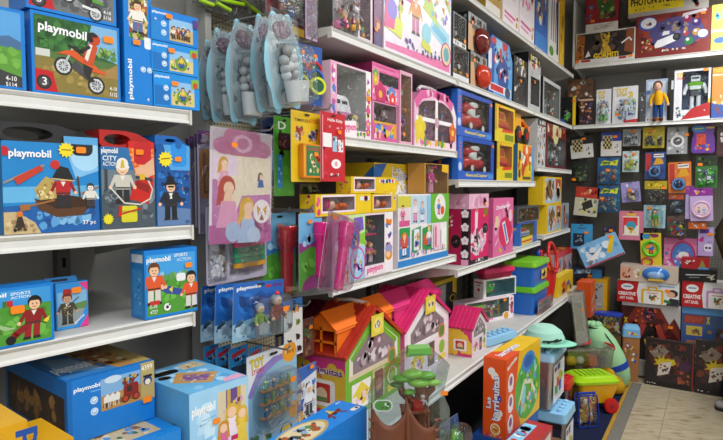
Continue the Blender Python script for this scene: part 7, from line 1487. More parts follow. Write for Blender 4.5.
# zip bag of yellow pieces
o = empty('zip_bag', (-.655, 3.70, G0), R(40)); tag(o, 'clear zip bag of yellow pieces with blue piping on the carpet', 'bag')
mb = MB(); mb.loft([(0,.06,.035),(.06,.064,.04),(.17,.058,.03),(.2,.055,.012)], CLEAR('eef2f4',.12,.5,.6), .02, (0,0), 5); mb.build('clear_pouch', o)
lumps(o, -.052, .052, .006, .165, .05, 'e8b01c f0c83a e8a01c c8882a f0f0e8', 34, 440, rmin=.011, rmax=.019, y=.02)
mb = MB(); BP = M('1f3f9a','fabric')
for sy in (-1, 1): mb.tube([(-.062,sy*.034,.004),(-.066,sy*.036,.08),(-.058,sy*.02,.195),(.058,sy*.02,.195),(.066,sy*.036,.08),(.062,sy*.034,.004),(-.062,sy*.034,.004)], .0055, BP, 7)
mb.tube([(-.058,0,.203),(.058,0,.203)], .008, BP, 8); mb.tube([(0,-.042,.01),(0,-.045,.1),(0,-.02,.195)], .004, BP, 6); mb.build('blue_piping', o)
# wagon
o = empty('toy_wagon', (-.675, 4.01, G0), R(40)); o.scale = (1.12, 1.12, 1.12); tag(o, 'yellow plastic toy wagon with lime lid and red wheels on the navy carpet', 'toy wagon')
w = .27
mb = MB(); mb.loft([(.055,w*.36,.062),(.165,w*.46,.088),(.175,w*.48,.093)], M('f0b414','gloss'), .025, (0,0), 5); mb.loft([(.115,w*.05,.02),(.19,w*.07,.03)], M('f0b414','gloss'), .01, (w*.5,0), 3); mb.build('wagon_body', o)
mb = MB(); LM = M('a8d81a','gloss'); mb.loft([(.175,w*.50,.095),(.19,w*.51,.097),(.21,w*.44,.08),(.216,w*.4,.07)], LM, .03, (-.01,0), 5)
for i in range(6): mb.rbox(-w*.36+i*.03, -w*.36+i*.03+.018, -.05, .05, .214, .223, LM, .005)
mb.build('lid', o)
for sx in (-1, 1):
    for sy in (-1, 1):
        q = MB(); q.lathe([(.03,-.012),(.042,-.011),(.044,0),(.042,.011),(.03,.012)], M('c8141c','gloss'), (sx*w*.27, sy*.085, .044), 20, axis='y'); q.lathe([(.014,-.014),(.014,.014)], M('9a0f18','gloss'), (sx*w*.27, sy*.085, .044), 12, axis='y'); q.build('wheel', o)
# clear organiser on a carton
crate(-.89, -.71, 4.20, 4.42, G0, .216, 'small brown shipping carton behind the yellow wagon')
o = empty('organiser_case', (-.775, 4.26, .2175), R(38)); tag(o, 'flat clear organiser case with red clips, on a carton behind the wagon', 'storage case')
mb = MB(); CP = CLEAR('eef0f0',.16,.55,.2); mb.loft([(0,.165,.085),(.125,.175,.095)], CP, .012, (0,0), 4); mb.build('case_body', o)
mb = MB(); mb.loft([(.127,.18,.1),(.137,.18,.1),(.142,.17,.09)], CLEAR('f0f2f2',.3,.5,.3), .012, (0,0), 4); mb.build('lid', o)
for sx in (-1, 1): mb = MB(); mb.tube([(sx*.178,-.07,.12),(sx*.19,-.06,.135),(sx*.192,0,.14),(sx*.19,.06,.135),(sx*.178,.07,.12)], .008, M('c8242a','plastic'), 8); mb.build('clip', o)
mb = MB(); mb.ball((-.11,-.02,.04), (.045,.04,.036), M('e8b01c','plastic')); mb.ball((-.03,0,.035), (.03,.03,.03), M('e8e4dc','plastic')); mb.loft([(.004,.035,.04),(.07,.03,.035)], M('c8422a','plastic'), .01, (.05,0), 3); mb.loft([(.004,.02,.05),(.06,.02,.05)], M('3a4a6a','plastic'), .01, (.12,0), 3); mb.build('small_toy', o)
# tall clear case leaning on top
o = empty('clear_case', (-.79, 4.245, .368), (0, R(-8), R(38))); tag(o, 'tall clear plastic case with red foot leaning upright on the organiser case', 'storage case')
mb = MB(); mb.loft([(0,.055,.026),(.38,.055,.026)], CLEAR('e4e6e6',.34,.5,.5), .012, (0,0), 4); mb.build('case_body', o)
mb = MB(); mb.box(-.04,.04,-.016,.016,.01,.36,M('c8c8c6','matte')); mb.box(-.03,.02,-.0175,-.0165,.1,.3,M('a8b0a0','matte')); mb.build('paper_insert', o); sticker(o, .02, .25, .022, -.029)
mb = MB(); mb.tube([(.0,-.034,.006),(.045,-.034,.007),(.058,-.02,.03)], .006, M('c8242a','plastic'), 8); mb.build('clip', o)
# flat clear red case of pencils behind
S = spot(MF, 541, 554, 296, 0, .083, ZD)
o = blister('pencil_case', 'clear red edged case of coloured pencils propped on the low shelf', 'stationery set', S, 'b8484a', lambda A: (A.r(0,0,1,1,'8a8c94'), [A.r(.08+.09*i,.15,.14+.09*i,.8,('c8323a','3a5ab0','d8a03a','8a8c90','4a8a5a')[i%5]) for i in range(9)], A.r(0,.86,1,1,'c8484a'), A.r(0,0,1,.1,'c8484a'), A.r(0,.42,1,.5,'c8c8cc')), dome=(.03,.04,.97,.96), d=.014, hole=False)
# orange and yellow boxes
crate(-.885, -.80, 4.63, 4.72, G0, .50, 'upright brown shipping carton on the carpet near the corner')
S = at(-.785, 4.62, .5015, .20, .262, 90)
carton('toy_box', 'orange box with grey label strips standing near the corner', 'toy box', S, .10, 'e05a1c', lambda A: (A.r(0,0,1,1,'e05a1c'), A.p([(.2,.3),(.8,.5),(.8,.68),(.2,.46)],'b8b0a8'), A.p([(.3,.1),(.7,.2),(.7,.3),(.3,.18)],'d8d0c8'), A.b(.1,.75,.9,.95,8,'f0a03a c83a1a',.06,.1,444)), left=lambda A: A.r(0,0,1,1,'c84a14'))
# mint green drawstring bag with yellow plush feet and blue band
o = empty('drawstring_bag', (-.63, 4.555, .0085), R(0)); o.scale = (1.08, .85, 1.0); tag(o, 'bulging mint green drawstring bag with a blue band, slumped on the carpet edge', 'bag')
mb = MB(); MG = M('a8dca8','fabric'); pts = [(-.12,-.02,.43),(-.105,-.02,.38),(-.065,-.01,.30),(-.01,-.0,.2),(.035,.02,.11),(.055,.04,.045),(.055,.04,.006)]
mb.tube(pts, [.05,.08,.098,.095,.08,.06,.04], MG, 20); mb.build('bag_body', o)
mb = MB(); mb.tube([(.008,.006,.17),(.024,.013,.13)], [.0925,.086], M('2f4fb0','fabric'), 20); mb.build('blue_band', o)
mb = MB(); 
for k in range(7): a = R(52*k); mb.ball((-.12+.035*math.cos(a), -.02+.035*math.sin(a), .445), (.02,.02,.022), MG, 8, 6)
mb.build('gathered_neck', o)
mb = MB(); mb.tube([(-.12+.054*math.cos(R(20*i)), -.02+.054*math.sin(R(20*i)), .425) for i in range(19)], .005, M('1c241e','fabric'), 6); mb.tube([(-.07,-.05,.42),(-.03,-.08,.38),(.02,-.08,.31)], .004, M('1c241e','fabric'), 6); mb.build('drawstring', o)
o = empty('plush_boots', (-.575, 4.38, G0), R(20)); tag(o, 'pair of mustard yellow plush boots heaped at the foot of the mint bag', 'plush toy')
Y = M('c8981c','fabric')
mb = MB(); mb.ball((0,0,.055), (.06,.045,.055), Y, 16, 10); mb.tube([(.0,0,.07),(.01,.01,.12)], [.04,.03], Y, 12); mb.build('boot', o)
mb = MB(); mb.ball((-.06,.0,.14), (.05,.04,.045), Y, 16, 10); mb.tube([(-.07,0,.15),(-.095,.0,.19)], [.034,.026], Y, 12); mb.tube([(-.055,.0,.11),(-.05,.0,.02)], [.03,.028], Y, 10); mb.build('boot', o)
# ================================================================== back wall
ZU, ZV = 2.4306, 1.9586
def bt(S): return S
# ---------- upper shelf
S = spot(BF, 568, 636, 31, 0, -.02, ZU); _r = S.loc.x+S.w/2; S.w = _r+.992; S.loc.x = (_r-.992)/2; Sg_ = S
def art_beast(A):
    A.r(0,0,1,1,'d8d4ce'); A.r(.02,.14,.96,.96,'2a2422'); A.p([(0,.14),(.14,.14),(.16,.9),(.02,.96)],'a8602a'); A.b(.0,.2,.16,.9,14,'c88a3a 7a3a1c 3a2a20',.02,.04,500); A.p([(.82,.3),(.98,.2),(.98,.98),(.86,.98)],'8a4a2a'); A.b(.16,.2,.8,.95,40,'3a2f2a 4a3a30 1c1816 5a4638',.04,.09,501)
    A.p([(.42,.3),(.47,.55),(.42,.95),(.52,.88),(.58,.96),(.56,.55),(.62,.3)],'c8a02a'); A.b(.43,.3,.6,.95,14,'e8c83a 8a6a1a 3a3a3e',.02,.03,502); A.t('GORMITI',.31,.14,.42,.17,'e8c01c',0,bold=.04,out='3a2a14'); A.r(.1,.06,.26,.13,'a81f24'); A.r(.74,.06,.86,.13,'a81f24'); A.p([(.16,.2),(.22,.42),(.26,.24)],'e4e0da'); A.l([(.78,.55),(.9,.7),(.94,.6)],.025,'e8e8ea')
carton('monster_figure_box', 'wide dark box with yellow monster lettering, lying on the upper back shelf', 'figure pack', S, .16, 'd8d4ce', art_beast, st=[(.03,.1,.03),(.93,.12,.03)])
S = spot(BF, 586.5, 619, -25, 0, -.03, ZU+Sg_.h+.0015)
def art_beast2(A): A.r(0,0,1,1,'8a1a20'); A.r(0,0,1,.15,'dcdad6'); A.t('GORMITI',.25,.03,.6,.09,'b8b0a8',4,bold=.03); A.b(.3,.2,.95,.85,40,'3a7a2a 5a9a3a 1c2a1a 8ab84a 2a2a2c',.05,.1,503); A.e(.6,.5,.26,'2f5a24'); A.b(.45,.4,.78,.62,8,'d8e0c8 c83a2a 8ad04a',.03,.06,504); A.e(.2,.78,.16,'d8d8da'); A.e(.2,.78,.1,'3a7a3a'); A.b(.02,.2,.28,.5,14,'2f5a9a 5a8ac8 c83a2a',.03,.06,505)
carton('monster_figure_box', 'dark red box with a green monster, standing on the wide monster box', 'figure pack', S, .12, '8a1a20', art_beast2, st=(.22,.2,.03))
S = spot(BF, 637, 711.5, 12, 0, -.02, ZU); Sd = S
def art_planet(A):
    A.r(0,0,1,1,'7a241c'); A.b(0,0,1,1,30,'8a2f24 5a1814 983a2a',.05,.12,506); A.e(.55,.52,.37,'4a4478',.37); A.b(.3,.45,.75,.82,26,'5a548a 7a6a9a a8905a 8a7a6a 3a3466',.03,.06,507); A.e(.55,.5,.35,'8a86a8',.3) if False else None
    A.p([(.26,.28),(.3,.38),(.5,.48),(.58,.5),(.6,.36),(.5,.3),(.36,.22),(.27,.2)],'ececee'); A.p([(.36,.48),(.46,.5),(.46,.58),(.38,.58)],'e4e4e8'); A.e(.56,.42,.055,'1c1c20'); A.e(.555,.43,.03,'4a4a54')
    for x, y, r_, c in ((.7,.82,.06,'8a1f4a'),(.82,.7,.06,'3a1f6a'),(.82,.48,.055,'b88a2a'),(.72,.3,.06,'1f7a3a'),(.68,.48,.04,'a83a3a')): A.e(x,y,r_,c); A.e(x-.015,y+.03,r_*.4,'d8d0d8')
    A.e(.16,.8,.13,'2f4fa0',.17); A.e(.17,.81,.11,'dcdce4',.13); A.b(.1,.74,.24,.84,6,'a8502a 5a5a6a',.015,.03,508); A.e(.9,.42,.075,'2f4f9a',.11); A.e(.9,.43,.065,'e0e4ec',.09); A.p([(.62,.86),(.95,.94),(.93,1),(.64,.94)],'c8c4d0'); A.b(.06,.08,.24,.5,26,'c8a03a 3a6a4a d8c8b0 2a2a2e b8402a',.015,.03,509); A.b(.32,.1,.78,.17,10,'e0d8d4',.015,.022,510)
carton('projector_kit_box', 'large dark red box picturing a white projector and coloured balls', 'toy box', S, .18, '7a241c', art_planet, st=(.9,.9,.03))
S = spot(BF, 629, 709, -25, 0, -.03, ZU+Sd.h+.0015)
carton('game_box', 'yellow and grey box lettered PHOTON STORM on the red projector box', 'game box', S, .15, 'b8b4b0', lambda A: (A.r(0,0,1,1,'b0aca8'), A.r(0,.12,.7,1,'e8cf1c'), A.t('PHOTON STORM',.03,.3,.62,.2,'1c1a14',0,bold=.04), A.b(.08,.16,.62,.26,8,'3a3a2a 8a7a1a',.012,.02,511), A.b(.72,.05,1,.9,20,'8a3a34 c8c4c0 5a5a60',.03,.06,512), A.b(.02,.62,.5,.95,8,'d84a1f f0d84a',.03,.06,513)))
S = spot(BF, 712.3, 760, 2, 0, -.02, ZU)
carton('toy_box', 'yellow box at the far end of the upper back shelf, cut by the frame', 'toy box', S, .16, 'e0c84a', lambda A: (A.r(0,0,1,1,'e0cf5a'), A.t('Tu',.05,.74,.16,.14,'3a8ac8',6,bold=.04) if False else A.b(.04,.66,.4,.9,8,'3a8ac8 5ab0d8',.04,.07,514), A.r(0,.4,.6,.46,'f0e8c8'), A.e(.2,.22,.18,'e8d84a',.1), A.e(.2,.22,.14,'3a6ab0',.07)))
# ---------- second shelf: space heroes
def art_ts(sd, three=False):
    def f(A):
        A.r(0,0,1,1,'d8d8dc'); A.b(.05,.05,.95,.7,36,'6a8ab0 3a4a6a e8e8ec 8ab84a 5a3a8a c8ccd4',.05,.1,sd); A.t('TOY',.12,.80,.5,.14,'e0c01c',4,bold=.05,out='3a4a2a'); A.t('STORY',.16,.72,.44,.07,'c8b01c',4,bold=.05,out='3a4a2a')
        if three: A.t('3',.62,.68,.18,.16,'e0c01c',0,bold=.05,out='3a4a2a')
    return f
S = spot(BF, 562, 577, 97, 0, -.0, ZV)
window_box('figure_box', 'black box with a yellow edge and green toy, in the shelf corner', 'figure pack', S, .10, '1c1c1e', (.1,.08,.72,.6), front=lambda A: (A.r(0,0,1,1,'1c1c1e'), A.r(.8,0,1,1,'e8c81c'), A.p([(0,0),(.6,0),(0,.3)],'2f5ac0')), inside='2a2a2c', fill=lambda o,a,b,c,d_,dp: lumps(o,a,b,c,d_,.05,'6ac82a 8ad83a 3a3a3e d8d8da 5a3a8a',14,520,rmin=.012,rmax=.024,y=.06), st=(.9,.86,.03))
S = spot(BF, 580.5, 596, 97, 0, -.01, ZV); Sk = S
carton('figure_box', 'dark box with a crowded orange and purple toy picture, beside the yellow edged one', 'figure pack', S, .1, '2a1f1c', lambda A: (A.r(0,0,1,1,'2a1f1c'), A.b(.04,.04,.9,.85,44,'a8502a 5a3a7a c88a3a 3a4a8a 6a2a2a d8b08a',.06,.12,521), A.r(.04,.86,.9,.94,'c8a08a')))
S = spot(BF, 569, 594, 79, 0, -.13, ZV+.0); S.h = spot(BF, 569, 594, 79, 0, -.13, ZV).h
o = carton('figure_box', 'brown box with shiny silver wrapping at the back of the shelf corner', 'figure pack', S, .12, '6a4a34', lambda A: (A.r(0,0,1,1,'6a4a34'), A.b(0,.4,1,1,30,'8a5a3a d8d4d0 4a3a30 b87a4a e8e8e8',.06,.12,522)))
S = spot(BF, 597.5, 612.5, 89, 0, -.02, ZV)
blister('figure_blister', 'white space themed figure pack, narrow one beside the dark crowded box', 'figure pack', S, 'd8d8dc', art_ts(523), dome=(.12,.06,.88,.64), d=.04, fill=lambda o,a,b,c,d_,e: fig3(o,(a+b)/2,-.018,c+.003,(d_-c)*.95,hair='5a3a8a',top='d8dcd8',leg='6ab04a',name='figure'), hole=False, rx=-2)
S = spot(BF, 614, 639.5, 86, 0, -.02, ZV)
blister('figure_blister', 'wide white figure pack with number three and red lower strip', 'figure pack', S, 'd4d4d8', lambda A: (art_ts(526,True)(A), A.p([(.5,.0),(1,.0),(1,.1),(.4,.06)],'b8242a')), dome=(.3,.14,.94,.66), d=.04, fill=lambda o,a,b,c,d_,e: (fig3(o,a+(b-a)*.35,-.018,c+.003,(d_-c)*.9,hair='8a3a2a',top='e0e0e4',leg='c8ccd8',name='figure')), hole=False, rx=-2, st=(.22,.24,.032))
S = spot(BF, 641, 648, 92, 0, -.04, ZV); S.w = .04
carton('figure_box', 'dark grey slim box in the gap before the cloth doll', 'figure pack', S, .1, '4a4c50', lambda A: (A.r(0,0,1,1,'4a4c50'), A.b(0,0,1,1,10,'2a2a2e 6a6c70 c8ccd0',.15,.25,529)))
# cloth doll leaning on a blue and white backing card
S = spot(BF, 647.5, 669, 79, 0, -.05, ZV)
o = carton('doll_backing_box', 'pale blue box standing behind the cloth doll', 'figure pack', S, .07, 'b8c4d4', lambda A: (A.r(0,0,1,1,'a8b8d0'), A.r(.1,.08,.9,.95,'c8d4e4'), A.r(0,0,1,.12,'d8dce2'), A.b(.04,.02,.5,.1,6,'c8a02a b8342a',.03,.05,530), A.e(.1,.7,.12,'5a7ac0')), st=(.62,.05,.032))
S = spot(BF, 650, 671, 77, 0, -.0, ZV); h = S.h
o = empty('cloth_doll', S.loc, 0); tag(o, 'cloth doll in yellow shirt and blue trousers leaning against the pale blue box', 'doll')
mb = MB(); sk = M('d8b09a','fabric')
mb.tube([(0,-.0,h*.36),(0,.0,h*.45),(0,.0,h*.58),(-.004,.0,h*.68)], [.028,.03,.032,.018], M('d8a01c','fabric'), 12)
for sx in (-1, 1): mb.tube([(sx*.03,0,h*.62),(sx*.05,-.004,h*.5),(sx*(.062 if sx > 0 else .05),-.012,h*.38)], [.013,.012,.010], M('d8a01c','fabric'), 8)
mb.build('shirt', o)
mb = MB(); 
for sx in (-1, 1): mb.tube([(sx*.014,0,h*.40),(sx*.018,-.006,h*.24),(sx*.02,-.004,h*.08)], [.018,.015,.013], M('22407a','fabric'), 10)
mb.build('trousers', o)
mb = MB()
for sx in (-1, 1): mb.ball((sx*.022,-.012,h*.035), (.014,.022,.0155*1.0), M('5a3a24','fabric'), 10, 6)
mb.build('shoe', o)
mb = MB(); mb.tube([(-.004,0,h*.66),(-.006,0,h*.74)], [.012,.012], sk, 10); mb.ball((-.008,-.002,h*.79), (.027,.026,.034), sk, 14, 10)
for sx in (-1, 1):
    g = MB(); g.ball((sx*(.062 if sx > 0 else .05),-.013,h*.365), (.011,.009,.014), sk, 8, 6); g.build('hand', o)
    mb.ball((-.008+sx*.010,-.026,h*.80), .0035, M('2a1c14'), 6, 4)
mb.ball((-.008,-.028,h*.785), .004, sk, 6, 4); mb.tube([(-.016,-.025,h*.765),(-.008,-.027,h*.762),(0,-.025,h*.765)], .0016, M('a85a4a'), 5); mb.build('head', o)
mb = MB(); mb.ball((-.008,.006,h*.815), (.032,.03,.034), M('5a2f1a','fabric'), 14, 8); mb.build('hair', o)
S = spot(BF, 676, 712.5, 69, 0, -.02, ZV)
def art_hero(A): A.r(0,0,1,1,'e0e0e4'); A.t('TOY',.04,.85,.22,.09,'d8b81c',4,bold=.05,out='8a2a2a'); A.t('STORY',.05,.80,.24,.045,'c82a24',4,bold=.04); A.p([(.2,.0),(1,.06),(1,.34),(.5,.22)],'b81f26'); A.b(.6,.14,.98,.24,8,'e8d8d8 8a1418',.02,.035,533); A.r(.84,.32,1,.4,'e0c81c'); A.b(.02,.02,.34,.3,20,'7ac03a e0e4e0 5a3a8a 3a6a2a',.03,.06,534); A.r(.0,.0,.06,.96,'e8e8ec')
def hero(o, a, b, c, d_, dp):
    m = MB(); cx = (a+b)/2; H_ = (d_-c)*.92; W_ = M('e4e6e8','gloss'); G_ = M('6ab02a','gloss'); P_ = M('5a5e64','gloss')
    for sx in (-1, 1):
        m.tube([(cx+sx*.02,.05,c+.004),(cx+sx*.022,.05,c+H_*.2),(cx+sx*.02,.05,c+H_*.42)], [.018,.014,.016], W_, 10); m.tube([(cx+sx*.045,.05,c+H_*.74),(cx+sx*.066,.045,c+H_*.58),(cx+sx*.07,.03,c+H_*.44)], [.017,.014,.012], W_, 10); m.ball((cx+sx*.07,.03,c+H_*.42), .013, P_, 8, 6)
    m.loft([(c+H_*.4,.03,.022),(c+H_*.5,.034,.024),(c+H_*.56,.03,.022)], P_, .012, (cx,.05)); m.loft([(c+H_*.56,.036,.024),(c+H_*.76,.05,.03),(c+H_*.8,.036,.022)], G_, .014, (cx,.05)); m.rbox(cx-.035,cx+.035,.018,.03,c+H_*.58,c+H_*.68,W_,.004)
    m.rbox(cx-.03,cx+.03,.022,.076,c+H_*.81,c+H_*.97,W_,.006); m.box(cx-.022,cx+.022,.0195,.0215,c+H_*.88,c+H_*.93,M('2a3a4a','gloss')); m.tube([(cx,.05,c+H_*.97),(cx,.05,c+H_*1.03)],.003,P_,6)
    m.build('toy_robot', o)
window_box('figure_box', 'large white window box with a white and green toy robot', 'figure pack', S, .12, 'dcdce0', (.22,.2,.94,.96), front=art_hero, left=lambda A: A.r(0,0,1,1,'1c1d20'), inside='3a5a84', fill=hero, st=(.86,.97,.032))
S = spot(BF, 672.2, 675.4, 76, 0, -.0, ZV)
carton('figure_box', 'thin black box squeezed against the robot window box', 'figure pack', S, .1, '17181b', lambda A: (A.r(0,0,1,1,'17181b'), A.r(.2,.7,.9,.9,'c8ccd4')))
S = spot(BF, 714, 750, 66, 0, -.02, ZV)
carton('figure_box', 'orange and blue box at the end of the action figure shelf, cut by the frame', 'figure pack', S, .12, 'b87a2a', lambda A: (A.r(0,0,1,1,'c8903a'), A.r(0,0,1,.3,'3a5aa8'), A.t('TOY',.02,.9,.3,.07,'d8b81c',0,bold=.05,out='8a2a2a'), A.r(0,.84,1,.86,'e8e4dc'), A.e(.2,.6,.24,'d88a3a',.2), A.b(.0,.06,.5,.5,16,'d8a04a 8a4a2a e8d8b8',.04,.08,536)), st=None)

# ---------- hanging packs on the dark pegboard, nearest row edge 4.81
def hang(label, a, b, yt, yb, col, art, dome=None, d=.03, cols=None, st=None, off=-.10, shape='card', ry=0, name='blister_pack', seed=0, fill=None, group=None, nh=True):
    S = spot(BF, a, b, yt, yb, off)
    f = fill or ((lambda o,x0,x1,z0,z1,d_: lumps(o,x0,x1,z0,z1,d_,cols,14,seed,rmin=.008,rmax=.018)) if cols else None)
    o = blister(name, label, 'blister pack', S, col, art, dome=dome, d=d, fill=f, st=st, shape=shape, ry=ry, group=group)
    if nh: bhook(S.loc.x, S.loc.z+S.h+.006, S.loc.y-4.81-.02+.0)
    return o
def mix(base, cols, sd, n=34, top=None, tcol=None):
    def f(A):
        A.r(0,0,1,1,base); A.b(.03,.03,.97,.95,n,cols,.05,.11,sd)
        if top: A.r(0,.74,1,1,top); A.b(.1,.77,.9,.95,8,tcol or 'f0e8d8',.05,.09,sd+1)
    return f
def chess(c0):
    def f(A):
        A.r(0,0,1,1,c0); A.r(0,0,1,.62,'d8d6d0'); A.r(.08,.28,.55,.86,'c8b88a')
        for i in range(5):
            for j in range(5):
                if (i+j) % 2: A.r(.1+.086*i,.3+.108*j,.186+.086*i,.408+.108*j,'2a241c')
        A.b(.58,.1,.95,.5,8,'2a2a2c 8a8a88 f0f0ec',.04,.08,540); A.r(.05,.86,.95,.97,c0)
    return f
hang('white and black chess set pack near the corner', 571.5, 594, 136, 158, '1c1c20', chess('1c1c20'), st=(.62,.86,.032), ry=-5)
hang('white and blue chess set pack with a checkered board', 601, 621.5, 132, 156, '1f3f9a', chess('1f3f9a'), st=(.7,.8,.032))
hang('silver crumpled foil pack with orange sticker, right of the blue chess pack', 622.8, 640.5, 129, 146, 'b0b0b0', mix('a8a8a8','d8d8d8 5a5a5a c8b8a8 8a8a8a 3a3a3a',542), dome=(.06,.05,.94,.8), cols='c8c8cc 8a8a8e d8d4d0 4a4a4e', st=(.62,.85,.032), seed=543)
hang('yellow pack with two dark toy figures inside', 643, 664.5, 127, 148, 'c8b01c', mix('c8b41c','8a7a1a 5a5a2a e0cf4a',545,20), dome=(.06,.08,.94,.6), cols='2a2a2c 4a4a40 1c1c1e', st=(.36,.82,.032), seed=546)
hang('silver and black pack with a round white disc', 667, 687.5, 127, 154, '8a8c90', lambda A: (A.r(0,0,1,1,'a0a2a6'), A.b(0,0,1,1,24,'5a5c60 c8cacc 2a2a2c e0e0e2',.06,.12,548), A.e(.52,.48,.34,'e8e8ea'), A.e(.52,.48,.22,'5a5c62'), A.p([(.4,.46),(.64,.5),(.6,.56)],'e8e8ea')), st=(.96,.7,.03))
o = hang('purple and blue shaped pack with an orange red toy set', 691.5, 715.5, 124, 153, '6a2fa0', lambda A: (A.b(.06,.05,.94,.5,26,'8a3ac0 e8701a 3a9ad0 d8c83a d82a5a',.05,.09,550), A.e(.3,.84,.3,'2f8ad0',.12), A.l([(.12,.84),(.48,.86)],.05,'e8e04a'), A.r(.22,.3,.6,.66,'e84a2a'), A.b(.22,.3,.6,.66,10,'f06a3a d83a1f',.05,.09,551), A.r(.6,.84,.94,.9,'e8c83a')), shape='bell')
hang('dark red and white pack partly beyond the picture edge', 717, 740, 126, 156, '3a1a1c', mix('4a1c1e','2a1214 6a2a2a e8e4e0',553), nh=False)
hang('black pack with dim green pieces, lower in the corner', 571.5, 589, 161, 183, '1f231f', mix('1f231f','2a3a24 3f5a2a 14161a',555), dome=(.06,.06,.94,.66), cols='4a6a2a 6a8a3a 2a3a24', st=(.2,.16,.032), seed=556)
for i, (yt, yb, lab) in enumerate(((157.5, 184, 'blue and yellow lettered figure pack, upper of two alike'), (185.5, 212, 'blue and yellow lettered figure pack, lower of two alike'))):
    hang(lab, 597.5, 620, yt, yb, '1f5a8a', lambda A: (A.r(0,0,1,1,'1f5a8a'), A.b(0,0,1,.6,20,'2a7aa8 174a74 3a8a9a',.07,.13,558), A.p([(.1,.7),(.3,.9),(.6,.84),(.92,.92),(.86,.68),(.5,.74)],'d8d82a'), A.b(.12,.7,.88,.88,12,'6aa83a e8e04a 3a7a3a',.05,.08,559)), dome=(.08,.06,.92,.62), cols='8a8a7a c8542a 6a7a8a a8a89a 3a4a5a', st=(.5 if i == 0 else .24,.52,.032), seed=560+i)
hang('small yellow and white pack with a notched top', 622.5, 639, 151, 172, 'c8c8b8', mix('b8d0d0','e0d03a 8aa84a c83a3a e8e8e0',563), dome=(.14,.1,.86,.6), cols='e0d02a 8ac03a d8d8c8 c8302a', shape='bell', seed=564, st=(.7,.86,.03))
def owl(bc):
    def f(A): A.r(0,0,1,1,bc); A.b(0,0,1,1,14,'24407a 3a5a9a 2a2f5a' if bc != 'd8772a' else 'c8642a e08a3a',.08,.14,566); A.r(.04,.3,.28,.95,'b8342a'); A.p([(.4,.52),(.92,.56),(.8,.76),(.55,.78)],'d8a01c'); A.r(.42,.8,.9,.93,'e8e4d8'); A.l([(.46,.86),(.86,.88)],.05,'3a4a6a')
    return f
def globe(o, a, b, c, d_, e): m = MB(); m.lathe([((b-a)*.48,0),((b-a)*.48,.012),((b-a)*.36,.016)], M('5a9ad8','gloss'), ((a+b)/2,-.02,(c+d_)/2), 20, axis='y'); m.ball(((a+b)/2,-.012,(c+d_)/2), ((b-a)*.36,.022,(b-a)*.36), M('1c2a5a','gloss'), 18, 10); m.build('goggle', o)
hang('dark blue pack with a yellow emblem and blue lens', 645, 665.5, 152, 179, '2a4a8a', owl('2a4a8a'), dome=(.18,.06,.8,.52), fill=globe)
hang('orange edged pack with a yellow emblem and blue lens', 669, 692, 162, 193, 'd8772a', owl('d8772a'), dome=(.14,.08,.76,.5), fill=globe, ry=-2, nh=False)
hang('green pack with a black top and lime toys', 695.5, 717.5, 156, 188, '1f4a1c', lambda A: (A.r(0,0,1,1,'2f7a24'), A.r(0,.68,1,1,'14240f'), A.b(0,.6,1,1,18,'1f3a14 3a6a24 0f1a0c',.07,.12,568), A.b(.03,.03,.97,.6,24,'3a9a2a 5ac03a 24641c 8ae04a',.06,.12,569)), dome=(.06,.06,.94,.64), cols='3ab83a 5a3a8a 8ae06a e0e8e0', seed=570, st=(.2,.74,.032), nh=False)
hang('red, white and black game pack hanging at a slight slant', 573.5, 597, 187, 216, 'c83a2a', lambda A: (A.r(0,0,1,1,'b83a2a'), A.r(0,0,1,.62,'c8c8b0'), A.b(0,0,1,.64,26,'3a3a34 d8d8c8 d8c83a 5a6a3a a8a89a',.05,.1,572), A.p([(.4,.2),(.8,.34),(.7,.6),(.32,.44)],'2a2a28'), A.b(.06,.68,.94,.96,12,'e8d0a0 8a1a14 e86a4a',.05,.09,573)), ry=5)
hang('lilac pack with a small yellow and white toy, tilted', 622.5, 641.5, 182, 202, '9a92c8', mix('9a92c8','b8b0dc 8078b0 e0dcf0',575,18), dome=(.3,.08,.92,.7), cols='e8c83a e8e4dc 5a4a3a d88a3a', seed=576, st=(.5,.6,.03), ry=-6)
hang('yellow and black vehicle pack below the dark blue lens pack', 644.5, 667, 181, 205, '8a7a1c', lambda A: (A.r(0,0,1,1,'2a2820'), A.r(0,.66,1,1,'b8a01c'), A.b(.1,.7,.9,.95,10,'5a4a14 e0c83a',.05,.09,578)), dome=(.05,.06,.95,.64), cols='2a2a2a 4a4438 1c1c1c 6a5a3a', seed=579, st=(.84,.72,.032), nh=False)
hang('dark multicoloured pack beside the lilac plate pack', 668.5, 684, 194, 214, '2a2f3a', mix('2a2f3a','3a4a5a 14161c 5a6a7a',581,24,'c8542a','3a8ac8 e8c83a d82a5a'), dome=(.1,.04,.9,.66), cols='3a4a5a 8a929a 1c2028', seed=582, off=-.12, nh=False)
hang('lilac bag with a purple header, tucked behind the round plate pack', 685.5, 694, 186, 219, 'a898cc', mix('b0a0d0','c8bce0 9a8ac0',584,16,'8a2f8a','d8a0d8'), off=-.06, nh=False)
hang('purple headed pack with a round pink picnic plate', 691, 714, 188, 221, 'b898cc', lambda A: (A.r(0,0,1,1,'c0a8d4'), A.r(0,.76,1,1,'8a2a90'), A.b(.1,.8,.9,.96,8,'e8a0d8 c860c0 e8c83a',.05,.09,586)), dome=None, off=-.03, ry=-3, nh=False)
S = spot(BF, 691, 714, 188, 221, -.03); p = [o for o in bpy.data.objects if o.get('label') == 'purple headed pack with a round pink picnic plate'][0]
